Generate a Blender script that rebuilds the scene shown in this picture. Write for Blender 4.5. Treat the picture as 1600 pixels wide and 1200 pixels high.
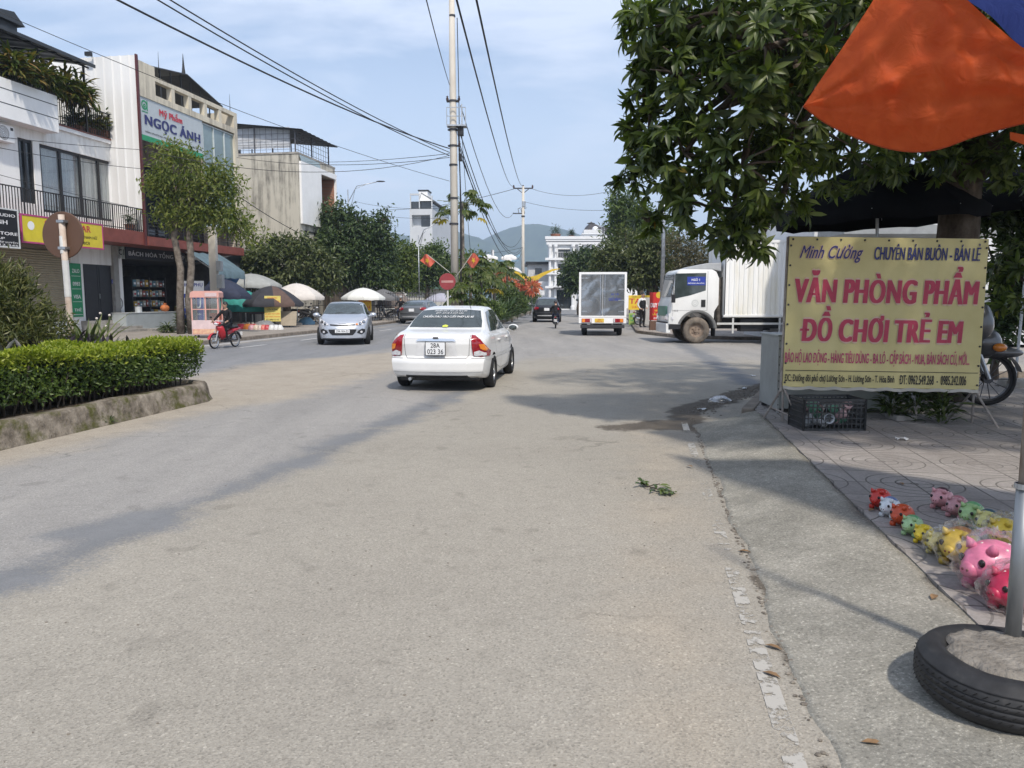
import bpy, bmesh, math, random
import numpy as np
from mathutils import Vector, Matrix, Euler

for o in list(bpy.data.objects): bpy.data.objects.remove(o)
SC = bpy.context.scene
COL = SC.collection
random.seed(7)
RNG = np.random.default_rng(11)
PI = math.pi
rad = math.radians

# ---------------------------------------------------------------- camera, sky, sun
CAM_H = 1.55
PITCH = math.atan((600 - 467) / 1200)
cam_data = bpy.data.cameras.new('camera')
cam_data.sensor_width = 36.0
cam_data.lens = 27.0
cam_data.clip_start = 0.05
cam_data.clip_end = 12000
camera = bpy.data.objects.new('camera', cam_data)
COL.objects.link(camera)
camera.location = (0, 0, CAM_H)
camera.rotation_euler = (PI / 2 - PITCH, 0, 0)
SC.camera = camera

SUN_VEC = Vector((0.27, -0.76, 1.0)).normalized()
SUN_EL = math.asin(SUN_VEC.z)
SUN_ROT = math.atan2(SUN_VEC.x, SUN_VEC.y)
world = bpy.data.worlds.new('World')
SC.world = world
world.use_nodes = True
nt = world.node_tree
nt.nodes.clear()
def wn(t, **k):
    n = nt.nodes.new(t)
    for a_, b_ in k.items(): setattr(n, a_, b_)
    return n
sky = wn('ShaderNodeTexSky', sky_type='NISHITA', sun_disc=False, sun_elevation=SUN_EL, sun_rotation=SUN_ROT,
         air_density=1.0, dust_density=1.6, ozone_density=1.2, altitude=50)
tc = wn('ShaderNodeTexCoord')
sep = wn('ShaderNodeSeparateXYZ')
nt.links.new(tc.outputs['Generated'], sep.inputs[0])
addz = wn('ShaderNodeMath', operation='ADD'); addz.inputs[1].default_value = 0.22
nt.links.new(sep.outputs['Z'], addz.inputs[0])
dx = wn('ShaderNodeMath', operation='DIVIDE'); dy = wn('ShaderNodeMath', operation='DIVIDE')
nt.links.new(sep.outputs['X'], dx.inputs[0]); nt.links.new(addz.outputs[0], dx.inputs[1])
nt.links.new(sep.outputs['Y'], dy.inputs[0]); nt.links.new(addz.outputs[0], dy.inputs[1])
cmb = wn('ShaderNodeCombineXYZ')
nt.links.new(dx.outputs[0], cmb.inputs[0]); nt.links.new(dy.outputs[0], cmb.inputs[1])
mp = wn('ShaderNodeMapping'); mp.inputs['Scale'].default_value = (0.8, 1.25, 1); mp.inputs['Location'].default_value = (3.1, 1.7, 0)
nt.links.new(cmb.outputs[0], mp.inputs[0])
nz = wn('ShaderNodeTexNoise'); nz.inputs['Scale'].default_value = 1.5; nz.inputs['Detail'].default_value = 9; nz.inputs['Roughness'].default_value = 0.56; nz.inputs['Distortion'].default_value = 0.6
nt.links.new(mp.outputs[0], nz.inputs['Vector'])
cr = wn('ShaderNodeValToRGB'); cr.color_ramp.elements[0].position = 0.36; cr.color_ramp.elements[1].position = 0.62
cr.color_ramp.elements[0].color = (0.08, 0.08, 0.08, 1); cr.color_ramp.elements[1].color = (0.9, 0.9, 0.9, 1)
nt.links.new(nz.outputs['Fac'], cr.inputs[0])
mixs = wn('ShaderNodeMixRGB'); mixs.inputs['Color2'].default_value = (4.9, 5.45, 6.6, 1)
lowz = wn('ShaderNodeMapRange'); lowz.inputs[1].default_value = 0.0; lowz.inputs[2].default_value = 0.42; lowz.inputs[3].default_value = 0.95; lowz.inputs[4].default_value = 0.0
nt.links.new(sep.outputs['Z'], lowz.inputs[0])
mxf = wn('ShaderNodeMath', operation='MAXIMUM'); nt.links.new(cr.outputs[0], mxf.inputs[0]); nt.links.new(lowz.outputs[0], mxf.inputs[1])
nt.links.new(mxf.outputs[0], mixs.inputs['Fac']); nt.links.new(sky.outputs[0], mixs.inputs['Color1'])
bg = wn('ShaderNodeBackground'); bg.inputs['Strength'].default_value = 0.118
nt.links.new(mixs.outputs[0], bg.inputs[0])
wo = wn('ShaderNodeOutputWorld')
nt.links.new(bg.outputs[0], wo.inputs[0])

sun_data = bpy.data.lights.new('sun', 'SUN')
sun_data.energy = 2.6
sun_data.angle = rad(2.5)
sun_data.color = (1.0, 0.93, 0.83)
sun = bpy.data.objects.new('sun', sun_data)
COL.objects.link(sun)
sun.rotation_euler = SUN_VEC.to_track_quat('Z', 'Y').to_euler()
sun.location = (10, -20, 30)
vs = SC.view_settings
vs.view_transform = 'Standard'; vs.look = 'None'; vs.exposure = 0.66; vs.gamma = 1.0; vs.use_curve_mapping = False
SC.cycles.use_denoising = True
SC.cycles.max_bounces = 6
SC.cycles.transparent_max_bounces = 12

# ---------------------------------------------------------------- coordinates: the road runs along s (9.7 degrees right of +Y), t to its right
RA = rad(9.7)
DV = Vector((math.sin(RA), math.cos(RA), 0)); RV = Vector((math.cos(RA), -math.sin(RA), 0))
RB = rad(4.3)                      # the road beyond the gap bends left
def W(s, t, z=0.0): return DV * s + RV * t + Vector((0, 0, z))
FWD = Vector((0, math.cos(PITCH), -math.sin(PITCH))); UPV = Vector((0, math.sin(PITCH), math.cos(PITCH)))
CP = Vector((0, 0, CAM_H))
def ray(u, v): return FWD + Vector((1, 0, 0)) * ((u - 800) / 1200) + UPV * ((600 - v) / 1200)
def G(u, v, z=0.0):
    R = ray(u, v); return CP + R * ((z - CAM_H) / R.z)
def AT(u, v, y):
    R = ray(u, v); return CP + R * (y / R.y)
def FACE(u, v, t=-22.0):           # where a sight line meets the vertical plane t
    R = ray(u, v); P = CP + R * ((t - CP.dot(RV)) / R.dot(RV)); return P.dot(DV), P.z
RF = PI / 2 - RA                   # yaw of a thing whose local -Y looks at the road from its left side

# ---------------------------------------------------------------- objects
def tag(o, label=None, cat=None, group=None, kind=None):
    if label: o['label'] = label
    if cat: o['category'] = cat
    if group: o['group'] = group
    if kind: o['kind'] = kind
    return o
def thing(name, label, cat, loc=(0, 0, 0), rz=0.0, group=None):
    o = bpy.data.objects.new(name, None); COL.objects.link(o)
    o.empty_display_size = 0.2
    o.location = loc; o.rotation_euler = (0, 0, rz)
    return tag(o, label, cat, group)
def kids(o): return list(o.children)
def copy_tree(o, parent=None):
    c = o.copy(); COL.objects.link(c)
    if parent: c.parent = parent
    for ch in kids(o): copy_tree(ch, c)
    return c

class MB:
    """collects verts and faces, builds ONE mesh object"""
    def __init__(s): s.v = []; s.f = []; s.mi = []; s.cur = 0
    def add(s, vs, fs):
        b = len(s.v); s.v.extend([tuple(x) for x in vs])
        for f in fs: s.f.append(tuple(b + i for i in f)); s.mi.append(s.cur)
        return s
    def box(s, x0, x1, y0, y1, z0, z1, M=None):
        vs = [(x0,y0,z0),(x1,y0,z0),(x1,y1,z0),(x0,y1,z0),(x0,y0,z1),(x1,y0,z1),(x1,y1,z1),(x0,y1,z1)]
        if M is not None: vs = [M @ Vector(q) for q in vs]
        return s.add(vs, [(0,3,2,1),(4,5,6,7),(0,1,5,4),(1,2,6,5),(2,3,7,6),(3,0,4,7)])
    def bar(s, p0, p1, w, h=None):
        h = h or w; p0 = Vector(p0); p1 = Vector(p1); d = p1 - p0; L = d.length
        if L < 1e-6: return s
        d.normalize(); u = Vector((0,0,1)) if abs(d.z) < .95 else Vector((1,0,0))
        x = d.cross(u).normalized(); z = x.cross(d)
        M = Matrix(((x.x,d.x,z.x,p0.x),(x.y,d.y,z.y,p0.y),(x.z,d.z,z.z,p0.z),(0,0,0,1)))
        return s.box(-w/2,w/2,0,L,-h/2,h/2,M)
    def tube(s, pts, r, n=8, r1=None, cap=True):
        pts = [Vector(p) for p in pts]; m = len(pts); vs = []; fs = []
        prev = None
        for i, p in enumerate(pts):
            d = (pts[min(i+1,m-1)] - pts[max(i-1,0)])
            d = d.normalized() if d.length > 1e-9 else Vector((0,0,1))
            if prev is None:
                u = Vector((0,0,1)) if abs(d.z) < .9 else Vector((1,0,0))
                x = d.cross(u).normalized()
            else:
                x = (prev - d * prev.dot(d)); x = x.normalized() if x.length > 1e-6 else d.orthogonal().normalized()
            prev = x; y = d.cross(x)
            if isinstance(r, (list, tuple)): rr = r[i]
            else: rr = r if r1 is None else r + (r1 - r) * i / max(1, m - 1)
            for k in range(n):
                a_ = 2*PI*k/n; vs.append(p + x*(rr*math.cos(a_)) + y*(rr*math.sin(a_)))
        for i in range(m-1):
            for k in range(n):
                k2 = (k+1) % n; fs.append((i*n+k, i*n+k2, (i+1)*n+k2, (i+1)*n+k))
        if cap: fs.append(tuple(range(n-1,-1,-1))); fs.append(tuple((m-1)*n+k for k in range(n)))
        return s.add(vs, fs)
    def lathe(s, prof, n=24, M=None, a0=0, a1=2*PI):
        """prof: (r,z) list turned round z"""
        full = abs(a1-a0-2*PI) < 1e-6; c = n if full else n+1; vs = []; fs = []
        for (r_, z_) in prof:
            for k in range(c):
                a_ = a0+(a1-a0)*k/n; q = Vector((r_*math.cos(a_), r_*math.sin(a_), z_))
                vs.append(M @ q if M is not None else q)
        for i in range(len(prof)-1):
            for k in range(n):
                k2 = (k+1) % c; fs.append((i*c+k, i*c+k2, (i+1)*c+k2, (i+1)*c+k))
        return s.add(vs, fs)
    def prism(s, poly, y0, y1, M=None):
        """poly in (x,z), extruded along y"""
        n = len(poly); vs = [(x,y0,z) for x,z in poly] + [(x,y1,z) for x,z in poly]
        if M is not None: vs = [M @ Vector(q) for q in vs]
        fs = [tuple(range(n)), tuple(range(2*n-1,n-1,-1))] + [(i,i+n,(i+1)%n+n,(i+1)%n) for i in range(n)]
        return s.add(vs, fs)
    def slab(s, poly, z0, z1):
        """poly in world (x,y), extruded in z"""
        n = len(poly); vs = [(p[0],p[1],z0) for p in poly] + [(p[0],p[1],z1) for p in poly]
        return s.add(vs, [tuple(range(n-1,-1,-1)), tuple(range(n,2*n))] + [(i,(i+1)%n,(i+1)%n+n,i+n) for i in range(n)])
    def grid(s, P):
        """P[i][j] points"""
        m = len(P); n = len(P[0]); vs = [q for row in P for q in row]
        return s.add(vs, [(i*n+j, i*n+j+1, (i+1)*n+j+1, (i+1)*n+j) for i in range(m-1) for j in range(n-1)])
    def sphere(s, c, r, n=12, m=8, M=None):
        r = r if isinstance(r, (tuple, list)) else (r, r, r); vs = []; fs = []
        for i in range(m+1):
            th = PI*i/m
            for k in range(n):
                ph = 2*PI*k/n
                q = Vector((c[0]+r[0]*math.sin(th)*math.cos(ph), c[1]+r[1]*math.sin(th)*math.sin(ph), c[2]-r[2]*math.cos(th)))
                vs.append(M @ q if M is not None else q)
        for i in range(m):
            for k in range(n):
                k2 = (k+1) % n; fs.append((i*n+k, i*n+k2, (i+1)*n+k2, (i+1)*n+k))
        return s.add(vs, fs)
    def build(s, name, mat=None, parent=None, smooth=False, bevel=0.0, loc=None, rot=None, fix=False, auto=None):
        me = bpy.data.meshes.new(name)
        me.from_pydata(s.v, [], s.f)
        mats = mat if isinstance(mat, (list, tuple)) else ([mat] if mat else [])
        for m_ in mats: me.materials.append(m_)
        if len(mats) > 1: me.polygons.foreach_set('material_index', s.mi)
        if bevel or fix:
            bm = bmesh.new(); bm.from_mesh(me)
            bmesh.ops.remove_doubles(bm, verts=bm.verts, dist=1e-5)
            bmesh.ops.recalc_face_normals(bm, faces=bm.faces)
            if bevel:
                es = [e for e in bm.edges if len(e.link_faces) == 2 and e.calc_face_angle(0) > 0.6]
                bmesh.ops.bevel(bm, geom=es, offset=bevel, segments=2, profile=0.6, affect='EDGES', clamp_overlap=True)
            bm.to_mesh(me); bm.free()
        if smooth: me.polygons.foreach_set('use_smooth', [True]*len(me.polygons))
        if auto is not None:
            me.polygons.foreach_set('use_smooth', [True]*len(me.polygons))
            me.set_sharp_from_angle(angle=auto)
        me.update()
        o = bpy.data.objects.new(name, me); COL.objects.link(o)
        if parent: o.parent = parent
        if loc is not None: o.location = loc
        if rot is not None: o.rotation_euler = rot
        return o
def part(name, mat, parent, fn, **k):
    m = MB(); fn(m); return m.build(name, mat, parent, **k)

# ---------------------------------------------------------------- materials
MATS = {}
def pm(name, col, rough=0.6, metal=0.0, var=0.12, scale=4.0, bump=0.0, bscale=40.0, spec=0.5, col2=None, coat=0.0, lo=0.35, hi=0.68, detail=6, stretch=None, emit=None, trans=0.0):
    if name in MATS: return MATS[name]
    m = bpy.data.materials.new(name); m.use_nodes = True; t = m.node_tree; b = t.nodes['Principled BSDF']
    b.inputs['Roughness'].default_value = rough; b.inputs['Metallic'].default_value = metal
    b.inputs['Specular IOR Level'].default_value = spec
    b.inputs['Coat Weight'].default_value = coat
    b.inputs['Transmission Weight'].default_value = trans
    c1 = tuple(max(0, c*(1-var)) for c in col) if col2 is None else col
    c2 = tuple(min(1, c*(1+var)) for c in col) if col2 is None else col2
    tcx = t.nodes.new('ShaderNodeTexCoord'); src = tcx.outputs['Object']
    if stretch:
        mpx = t.nodes.new('ShaderNodeMapping'); mpx.inputs['Scale'].default_value = stretch
        t.links.new(src, mpx.inputs[0]); src = mpx.outputs[0]
    n = t.nodes.new('ShaderNodeTexNoise'); n.inputs['Scale'].default_value = scale; n.inputs['Detail'].default_value = detail; n.inputs['Roughness'].default_value = 0.6
    t.links.new(src, n.inputs['Vector'])
    r = t.nodes.new('ShaderNodeValToRGB'); r.color_ramp.elements[0].position = lo; r.color_ramp.elements[1].position = hi
    r.color_ramp.elements[0].color = (*c1, 1); r.color_ramp.elements[1].color = (*c2, 1)
    t.links.new(n.outputs['Fac'], r.inputs[0]); t.links.new(r.outputs[0], b.inputs['Base Color'])
    if bump:
        n2 = t.nodes.new('ShaderNodeTexNoise'); n2.inputs['Scale'].default_value = bscale; n2.inputs['Detail'].default_value = 5
        t.links.new(tcx.outputs['Object'], n2.inputs['Vector'])
        bp = t.nodes.new('ShaderNodeBump'); bp.inputs['Strength'].default_value = bump; bp.inputs['Distance'].default_value = 0.02
        t.links.new(n2.outputs['Fac'], bp.inputs['Height']); t.links.new(bp.outputs[0], b.inputs['Normal'])
    if emit:
        b.inputs['Emission Color'].default_value = (*emit[0], 1); b.inputs['Emission Strength'].default_value = emit[1]
    MATS[name] = m
    return m
def leafmat(name, cols, trans=0.3, rough=0.45, spec=0.4):
    """leaves: every leaf (mesh island) has its own tint"""
    if name in MATS: return MATS[name]
    m = bpy.data.materials.new(name); m.use_nodes = True; t = m.node_tree; b = t.nodes['Principled BSDF']
    b.inputs['Roughness'].default_value = rough; b.inputs['Specular IOR Level'].default_value = spec
    g = t.nodes.new('ShaderNodeNewGeometry'); r = t.nodes.new('ShaderNodeValToRGB')
    e = r.color_ramp.elements
    n = len(cols)
    e[0].position = 0; e[0].color = (*cols[0], 1); e[1].position = 1; e[1].color = (*cols[-1], 1)
    for i in range(1, n-1):
        q = e.new(i/(n-1)); q.color = (*cols[i], 1)
    t.links.new(g.outputs['Random Per Island'], r.inputs[0])
    t.links.new(r.outputs[0], b.inputs['Base Color'])
    tr = t.nodes.new('ShaderNodeBsdfTranslucent')
    hs = t.nodes.new('ShaderNodeMixRGB'); hs.blend_type = 'MULTIPLY'; hs.inputs[0].default_value = 1.0; hs.inputs[2].default_value = (1.3, 1.5, 0.5, 1)
    t.links.new(r.outputs[0], hs.inputs[1]); t.links.new(hs.outputs[0], tr.inputs[0])
    mx = t.nodes.new('ShaderNodeMixShader'); mx.inputs[0].default_value = trans
    out = t.nodes['Material Output']
    t.links.new(b.outputs[0], mx.inputs[1]); t.links.new(tr.outputs[0], mx.inputs[2]); t.links.new(mx.outputs[0], out.inputs[0])
    MATS[name] = m
    return m
def stained(name, col, dirt, amount=0.5, rough=0.85):
    """plaster with rain streaks running down and mould from the top edge (real stains with a shape of their own)"""
    if name in MATS: return MATS[name]
    m = bpy.data.materials.new(name); m.use_nodes = True; t = m.node_tree; b = t.nodes['Principled BSDF']
    b.inputs['Roughness'].default_value = rough; b.inputs['Specular IOR Level'].default_value = 0.2
    tcx = t.nodes.new('ShaderNodeTexCoord')
    def noise(scl, s, d=7):
        mpx = t.nodes.new('ShaderNodeMapping'); mpx.inputs['Scale'].default_value = scl; t.links.new(tcx.outputs['Object'], mpx.inputs[0])
        n = t.nodes.new('ShaderNodeTexNoise'); n.inputs['Scale'].default_value = s; n.inputs['Detail'].default_value = d; n.inputs['Roughness'].default_value = .65
        t.links.new(mpx.outputs[0], n.inputs['Vector']); return n.outputs['Fac']
    st = noise((1.6, 1.6, 0.12), 2.2); bl = noise((1, 1, 0.6), 0.6)
    mul = t.nodes.new('ShaderNodeMath'); mul.operation = 'MULTIPLY'; t.links.new(st, mul.inputs[0]); t.links.new(bl, mul.inputs[1])
    r = t.nodes.new('ShaderNodeValToRGB'); r.color_ramp.elements[0].position = 0.38 - 0.16*amount; r.color_ramp.elements[1].position = 0.5 - 0.1*amount
    r.color_ramp.elements[0].color = (*col, 1); r.color_ramp.elements[1].color = (*dirt, 1)
    r.color_ramp.elements[0].position, r.color_ramp.elements[1].position = 0.22, 0.46 - .1*amount
    t.links.new(mul.outputs[0], r.inputs[0]); t.links.new(r.outputs[0], b.inputs['Base Color'])
    MATS[name] = m
    return m
def filmmat(name, tint=(1, 1, 1), gloss=0.18, rough=0.08):
    if name in MATS: return MATS[name]
    m = bpy.data.materials.new(name); m.use_nodes = True; t = m.node_tree; t.nodes.remove(t.nodes['Principled BSDF'])
    tr = t.nodes.new('ShaderNodeBsdfTransparent'); tr.inputs[0].default_value = (*tint, 1)
    gl = t.nodes.new('ShaderNodeBsdfGlossy'); gl.inputs['Roughness'].default_value = rough
    df = t.nodes.new('ShaderNodeBsdfDiffuse'); df.inputs[0].default_value = (.8, .8, .8, 1)
    fr = t.nodes.new('ShaderNodeLayerWeight'); fr.inputs[0].default_value = 0.35
    m1 = t.nodes.new('ShaderNodeMixShader'); m1.inputs[0].default_value = 0.35
    t.links.new(gl.outputs[0], m1.inputs[1]); t.links.new(df.outputs[0], m1.inputs[2])
    ad = t.nodes.new('ShaderNodeMath'); ad.operation = 'MULTIPLY'; ad.inputs[1].default_value = 0.55
    ad2 = t.nodes.new('ShaderNodeMath'); ad2.operation = 'ADD'; ad2.inputs[1].default_value = gloss; ad2.use_clamp = True
    t.links.new(fr.outputs['Facing'], ad.inputs[0]); t.links.new(ad.outputs[0], ad2.inputs[0])
    m2 = t.nodes.new('ShaderNodeMixShader'); t.links.new(ad2.outputs[0], m2.inputs[0])
    t.links.new(tr.outputs[0], m2.inputs[1]); t.links.new(m1.outputs[0], m2.inputs[2])
    t.links.new(m2.outputs[0], t.nodes['Material Output'].inputs[0])
    MATS[name] = m
    return m

white_paint = pm('white paint', (.82,.82,.81), .55, var=.05, scale=1.2)
white_wall = stained('white wall', (.84,.84,.82), (.5,.48,.44), 0.15)
black_metal = pm('black metal', (.025,.025,.027), .45, .3)
dark_metal = pm('dark metal', (.06,.06,.065), .45, .5)
steel = pm('galvanised steel', (.42,.44,.46), .42, .85, var=.25, scale=9)
rubber = pm('rubber', (.018,.018,.019), .72, spec=.3, var=.3, scale=15)
dusty_rubber = pm('dusty rubber', (.03,.028,.026), .85, spec=.2, col2=(.19,.165,.14), scale=6, lo=.3, hi=.75)
car_glass = pm('car glass', (.045,.058,.058), .04, spec=.8, var=.2)
win_glass = pm('window glass', (.03,.036,.04), .06, spec=.8, var=.3, scale=1)
chrome = pm('chrome', (.75,.75,.76), .12, 1.0, var=.03)
red_lamp = pm('red lamp', (.28,.012,.02), .12, coat=.6, var=.25, scale=20)
amber_lamp = pm('amber lamp', (.75,.24,.03), .15, coat=.5, var=.15)
clear_lamp = pm('clear lamp', (.62,.62,.64), .12, coat=.7, var=.2, scale=25)
plate_white = pm('number plate white', (.74,.75,.76), .4, var=.03)
ink_black = pm('black lettering', (.012,.012,.014), .5, var=.1)
ink_white = pm('white lettering', (.82,.82,.82), .5, var=.04)
ink_red = pm('red lettering', (.50,.028,.05), .5, var=.12)
ink_crimson = pm('crimson lettering', (.40,.035,.075), .55, var=.14, scale=9)
ink_pink = pm('magenta lettering', (.44,.05,.14), .55, var=.14, scale=9)
ink_navy = pm('navy lettering', (.025,.03,.14), .55, var=.1)
ink_blue = pm('blue lettering', (.02,.045,.30), .5, var=.1)
ink_green = pm('green lettering', (.02,.26,.11), .5, var=.1)
ink_orange = pm('orange lettering', (.62,.14,.02), .5, var=.1)
ink_yellow = pm('yellow lettering', (.75,.55,.04), .5, var=.1)
concrete = pm('weathered concrete', (.24,.225,.20), .9, bump=.4, bscale=30, col2=(.40,.38,.35), scale=3, spec=.2)
pole_concrete = pm('pole concrete', (.48,.44,.38), .9, col2=(.62,.58,.51), scale=2.5, stretch=(1,1,.25), spec=.2, bump=.15)
bark = pm('bark', (.055,.042,.032), .95, bump=1.0, bscale=22, col2=(.15,.125,.10), scale=5, stretch=(1,1,.35), spec=.15)
pale_bark = pm('pale bark', (.085,.07,.055), .95, bump=.9, bscale=18, col2=(.24,.21,.18), scale=6, spec=.15)
skin = pm('skin', (.42,.25,.17), .55, var=.08)
hair_black = pm('black hair', (.012,.010,.009), .5)
cloth_black = pm('black cloth', (.018,.018,.02), .9, var=.3, scale=12, spec=.2)
cloth_white = pm('white cloth', (.62,.62,.61), .9, var=.1, spec=.2)
cloth_navy = pm('navy cloth', (.02,.025,.05), .9, var=.2, spec=.2)

# ---------------------------------------------------------------- lettering
GLY = {}
def font_mesh(body, off=0.0):
    cu = bpy.data.curves.new('glyph', 'FONT'); cu.body = body; cu.offset = off; cu.resolution_u = 4
    ob = bpy.data.objects.new('glyph', cu); COL.objects.link(ob)
    me = bpy.data.meshes.new_from_object(ob.evaluated_get(bpy.context.evaluated_depsgraph_get()))
    bpy.data.objects.remove(ob); bpy.data.curves.remove(cu)
    V = [tuple(v.co[:2]) for v in me.vertices]; F = [tuple(p.vertices) for p in me.polygons]; A = sum(p.area for p in me.polygons)
    bpy.data.meshes.remove(me); return V, F, A
def wide(body):
    V = font_mesh(body)[0]; return max(v[0] for v in V)-min(v[0] for v in V)
def glyph(c):
    """outline filled without holes closing up, and its advance"""
    if c in GLY: return GLY[c]
    b = {'Đ': 'D', 'đ': 'd'}.get(c, c)
    adv = wide('|'+b+'|')-wide('||')
    if b == ' ': g = ([], [], adv)
    else:
        best = min((font_mesh(b, o_) + (o_,) for o_ in (0, .004, .008)), key=lambda q: q[2]-4*q[3]); V, F = list(best[0]), list(best[1])
        if b != c:
            x0, x1, y_ = (-.05, .30, .35) if c == 'Đ' else (.26, adv+.05, .58)
            n_ = len(V); V += [(x0,y_-.035),(x1,y_-.035),(x1,y_+.035),(x0,y_+.035)]; F.append((n_,n_+1,n_+2,n_+3))
        g = (V, F, adv)
    GLY[c] = g; return g
def lettering(body, mat, parent, cx, cz, w, h, y=-0.006, shear=0.0, bold=0.012, name='lettering', heavy=0.0, edge=0.0):
    """one line of raised letters fitted to w x h round (cx, cz) on a board looking at -Y"""
    V = []; F = []; x = 0.0
    for c in body:
        gv, gf, adv = glyph(c); n_ = len(V)
        V += [(x+a_+shear*b_, b_, -.01*(len(V) % 1)) for a_, b_ in gv]; F += [tuple(n_+i for i in f_) for f_ in gf]; x += adv*(1.08 if heavy > .006 else 1.02)
    me = bpy.data.meshes.new(name); me.from_pydata(V, [], F)
    heavy = max(heavy, bold*h*1.1)
    co = np.array(V, np.float32); n = len(V)
    lo = co.min(0); hi = co.max(0)
    X = (co[:,0]-(lo[0]+hi[0])/2)/max(1e-6, hi[0]-lo[0])*w + cx
    Z = (co[:,1]-(lo[1]+hi[1])/2)/max(1e-6, hi[1]-lo[1])*h + cz
    new = np.stack([X, np.full(n, y, np.float32), Z], 1).astype(np.float32)
    shifts = []
    if heavy: shifts = [(-heavy,0),(heavy,0)]
    if edge: shifts += [(edge*math.cos(q*PI/4), edge*math.sin(q*PI/4)) for q in range(8)]
    me.vertices.foreach_set('co', new.ravel())
    me.materials.clear(); me.materials.append(mat); me.name = name; me.update()
    if shifts:
        bm = bmesh.new(); bm.from_mesh(me)
        for i, (ax_, az_) in enumerate(shifts):
            m2 = me.copy(); m2.vertices.foreach_set('co', (new+np.array([ax_, -.0005*(i+1), az_], np.float32)).ravel()); bm.from_mesh(m2); bpy.data.meshes.remove(m2)
        bm.to_mesh(me); bm.free()
    o = bpy.data.objects.new(name, me); COL.objects.link(o); o.parent = parent
    return o
def sign_board(parent, w, h, mat, z0=0.0, thick=0.03, x0=None, frame=None, fw=0.03, name='board'):
    x0 = -w/2 if x0 is None else x0
    part(name, mat, parent, lambda m: m.box(x0, x0+w, 0, thick, z0, z0+h), bevel=min(.004, thick/4))
    if frame:
        def f(m):
            m.box(x0-fw, x0, -.012, thick+.01, z0-fw, z0+h+fw); m.box(x0+w, x0+w+fw, -.012, thick+.01, z0-fw, z0+h+fw)
            m.box(x0, x0+w, -.012, thick+.01, z0+h, z0+h+fw); m.box(x0, x0+w, -.012, thick+.01, z0-fw, z0)
        part('frame', frame, parent, f)

# ---------------------------------------------------------------- foliage
def leaf_mesh(name, P, U, N, L, Wd, mat, parent=None, bend=0.0, rich=False, mats=None, mi=None):
    """one leaf per row: base P, direction U, normal N, length L, width Wd"""
    n = len(P)
    U = U/np.maximum(np.linalg.norm(U, axis=1, keepdims=True), 1e-9)
    S = np.cross(U, N); S /= np.maximum(np.linalg.norm(S, axis=1, keepdims=True), 1e-9)
    N = np.cross(S, U)
    L = np.broadcast_to(np.asarray(L, float), (n,))[:,None]; Wd = np.broadcast_to(np.asarray(Wd, float), (n,))[:,None]
    if rich:
        m1 = P + U*L*.36 + N*L*(-bend*.12); m2 = P + U*L*.70 + N*L*(-bend*.45); tip = P + U*L*.96 + N*L*(-bend*.95)
        up = N*Wd*.16
        V = np.stack([P, m1, m2, tip, m1+S*Wd*.46+up, m2+S*Wd*.42+up, m1-S*Wd*.46+up, m2-S*Wd*.42+up], 1)
        F = np.array([[0,1,4,0],[1,2,5,4],[2,3,5,2],[0,6,1,0],[1,6,7,2],[2,7,3,2]])
        tri = np.array([3,4,3,3,4,3]); k = 8
        loops = []
        for f_, c_ in zip(F, tri): loops += list(f_[:c_])
        loops = np.array(loops); starts = np.concatenate([[0], np.cumsum(tri)[:-1]])
    else:
        mid = P + U*L*.45 + N*L*(-bend*.2); tip = P + U*L + N*L*(-bend)
        up = N*Wd*.2
        V = np.stack([P, mid+S*Wd*.5+up, tip, mid-S*Wd*.5+up], 1)
        loops = np.array([0,1,2,0,2,3]); tri = np.array([3,3]); starts = np.array([0,3]); k = 4
    nl = len(loops); nf = len(tri)
    me = bpy.data.meshes.new(name)
    me.vertices.add(n*k); me.vertices.foreach_set('co', V.reshape(-1).astype(np.float32))
    off = (np.arange(n)*k)[:,None]
    me.loops.add(n*nl); me.loops.foreach_set('vertex_index', (loops[None,:]+off).reshape(-1).astype(np.int32))
    me.polygons.add(n*nf)
    me.polygons.foreach_set('loop_start', (starts[None,:]+(np.arange(n)*nl)[:,None]).reshape(-1).astype(np.int32))
    for m_ in (mats or [mat]): me.materials.append(m_)
    if mi is not None: me.polygons.foreach_set('material_index', np.repeat(mi, nf).astype(np.int32))
    me.polygons.foreach_set('use_smooth', [rich]*(n*nf))
    me.update(calc_edges=True); me.validate()
    o = bpy.data.objects.new(name, me); COL.objects.link(o)
    if parent: o.parent = parent
    return o
def rdirs(n):
    v = RNG.normal(size=(n,3)); return v/np.linalg.norm(v, axis=1, keepdims=True)
def blob_leaves(blobs, n, shell=(0.55,1.05), clump=0.0, nclump=0):
    """points spread through ellipsoid blobs (c, r), denser near the skin, gathered in clumps; returns P and outward normals"""
    vol = np.array([b[1][0]*b[1][1]+b[1][0]*b[1][2]+b[1][1]*b[1][2] for b in blobs]); pr = vol/vol.sum()
    idx = RNG.choice(len(blobs), size=n, p=pr)
    C = np.array([b[0] for b in blobs], float)[idx]; R = np.array([b[1] for b in blobs], float)[idx]
    if nclump:
        cd = rdirs(nclump*len(blobs)).reshape(len(blobs), nclump, 3); cr_ = RNG.uniform(shell[0], shell[1], (len(blobs), nclump))
        ci = RNG.integers(0, nclump, n); D = cd[idx, ci]; q = cr_[idx, ci][:,None]
        P = C + D*R*q + RNG.normal(size=(n,3))*clump
    else:
        D = rdirs(n); q = RNG.uniform(shell[0]**2, shell[1]**2, n)[:,None]**.5
        P = C + D*R*q
    return P, D
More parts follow.
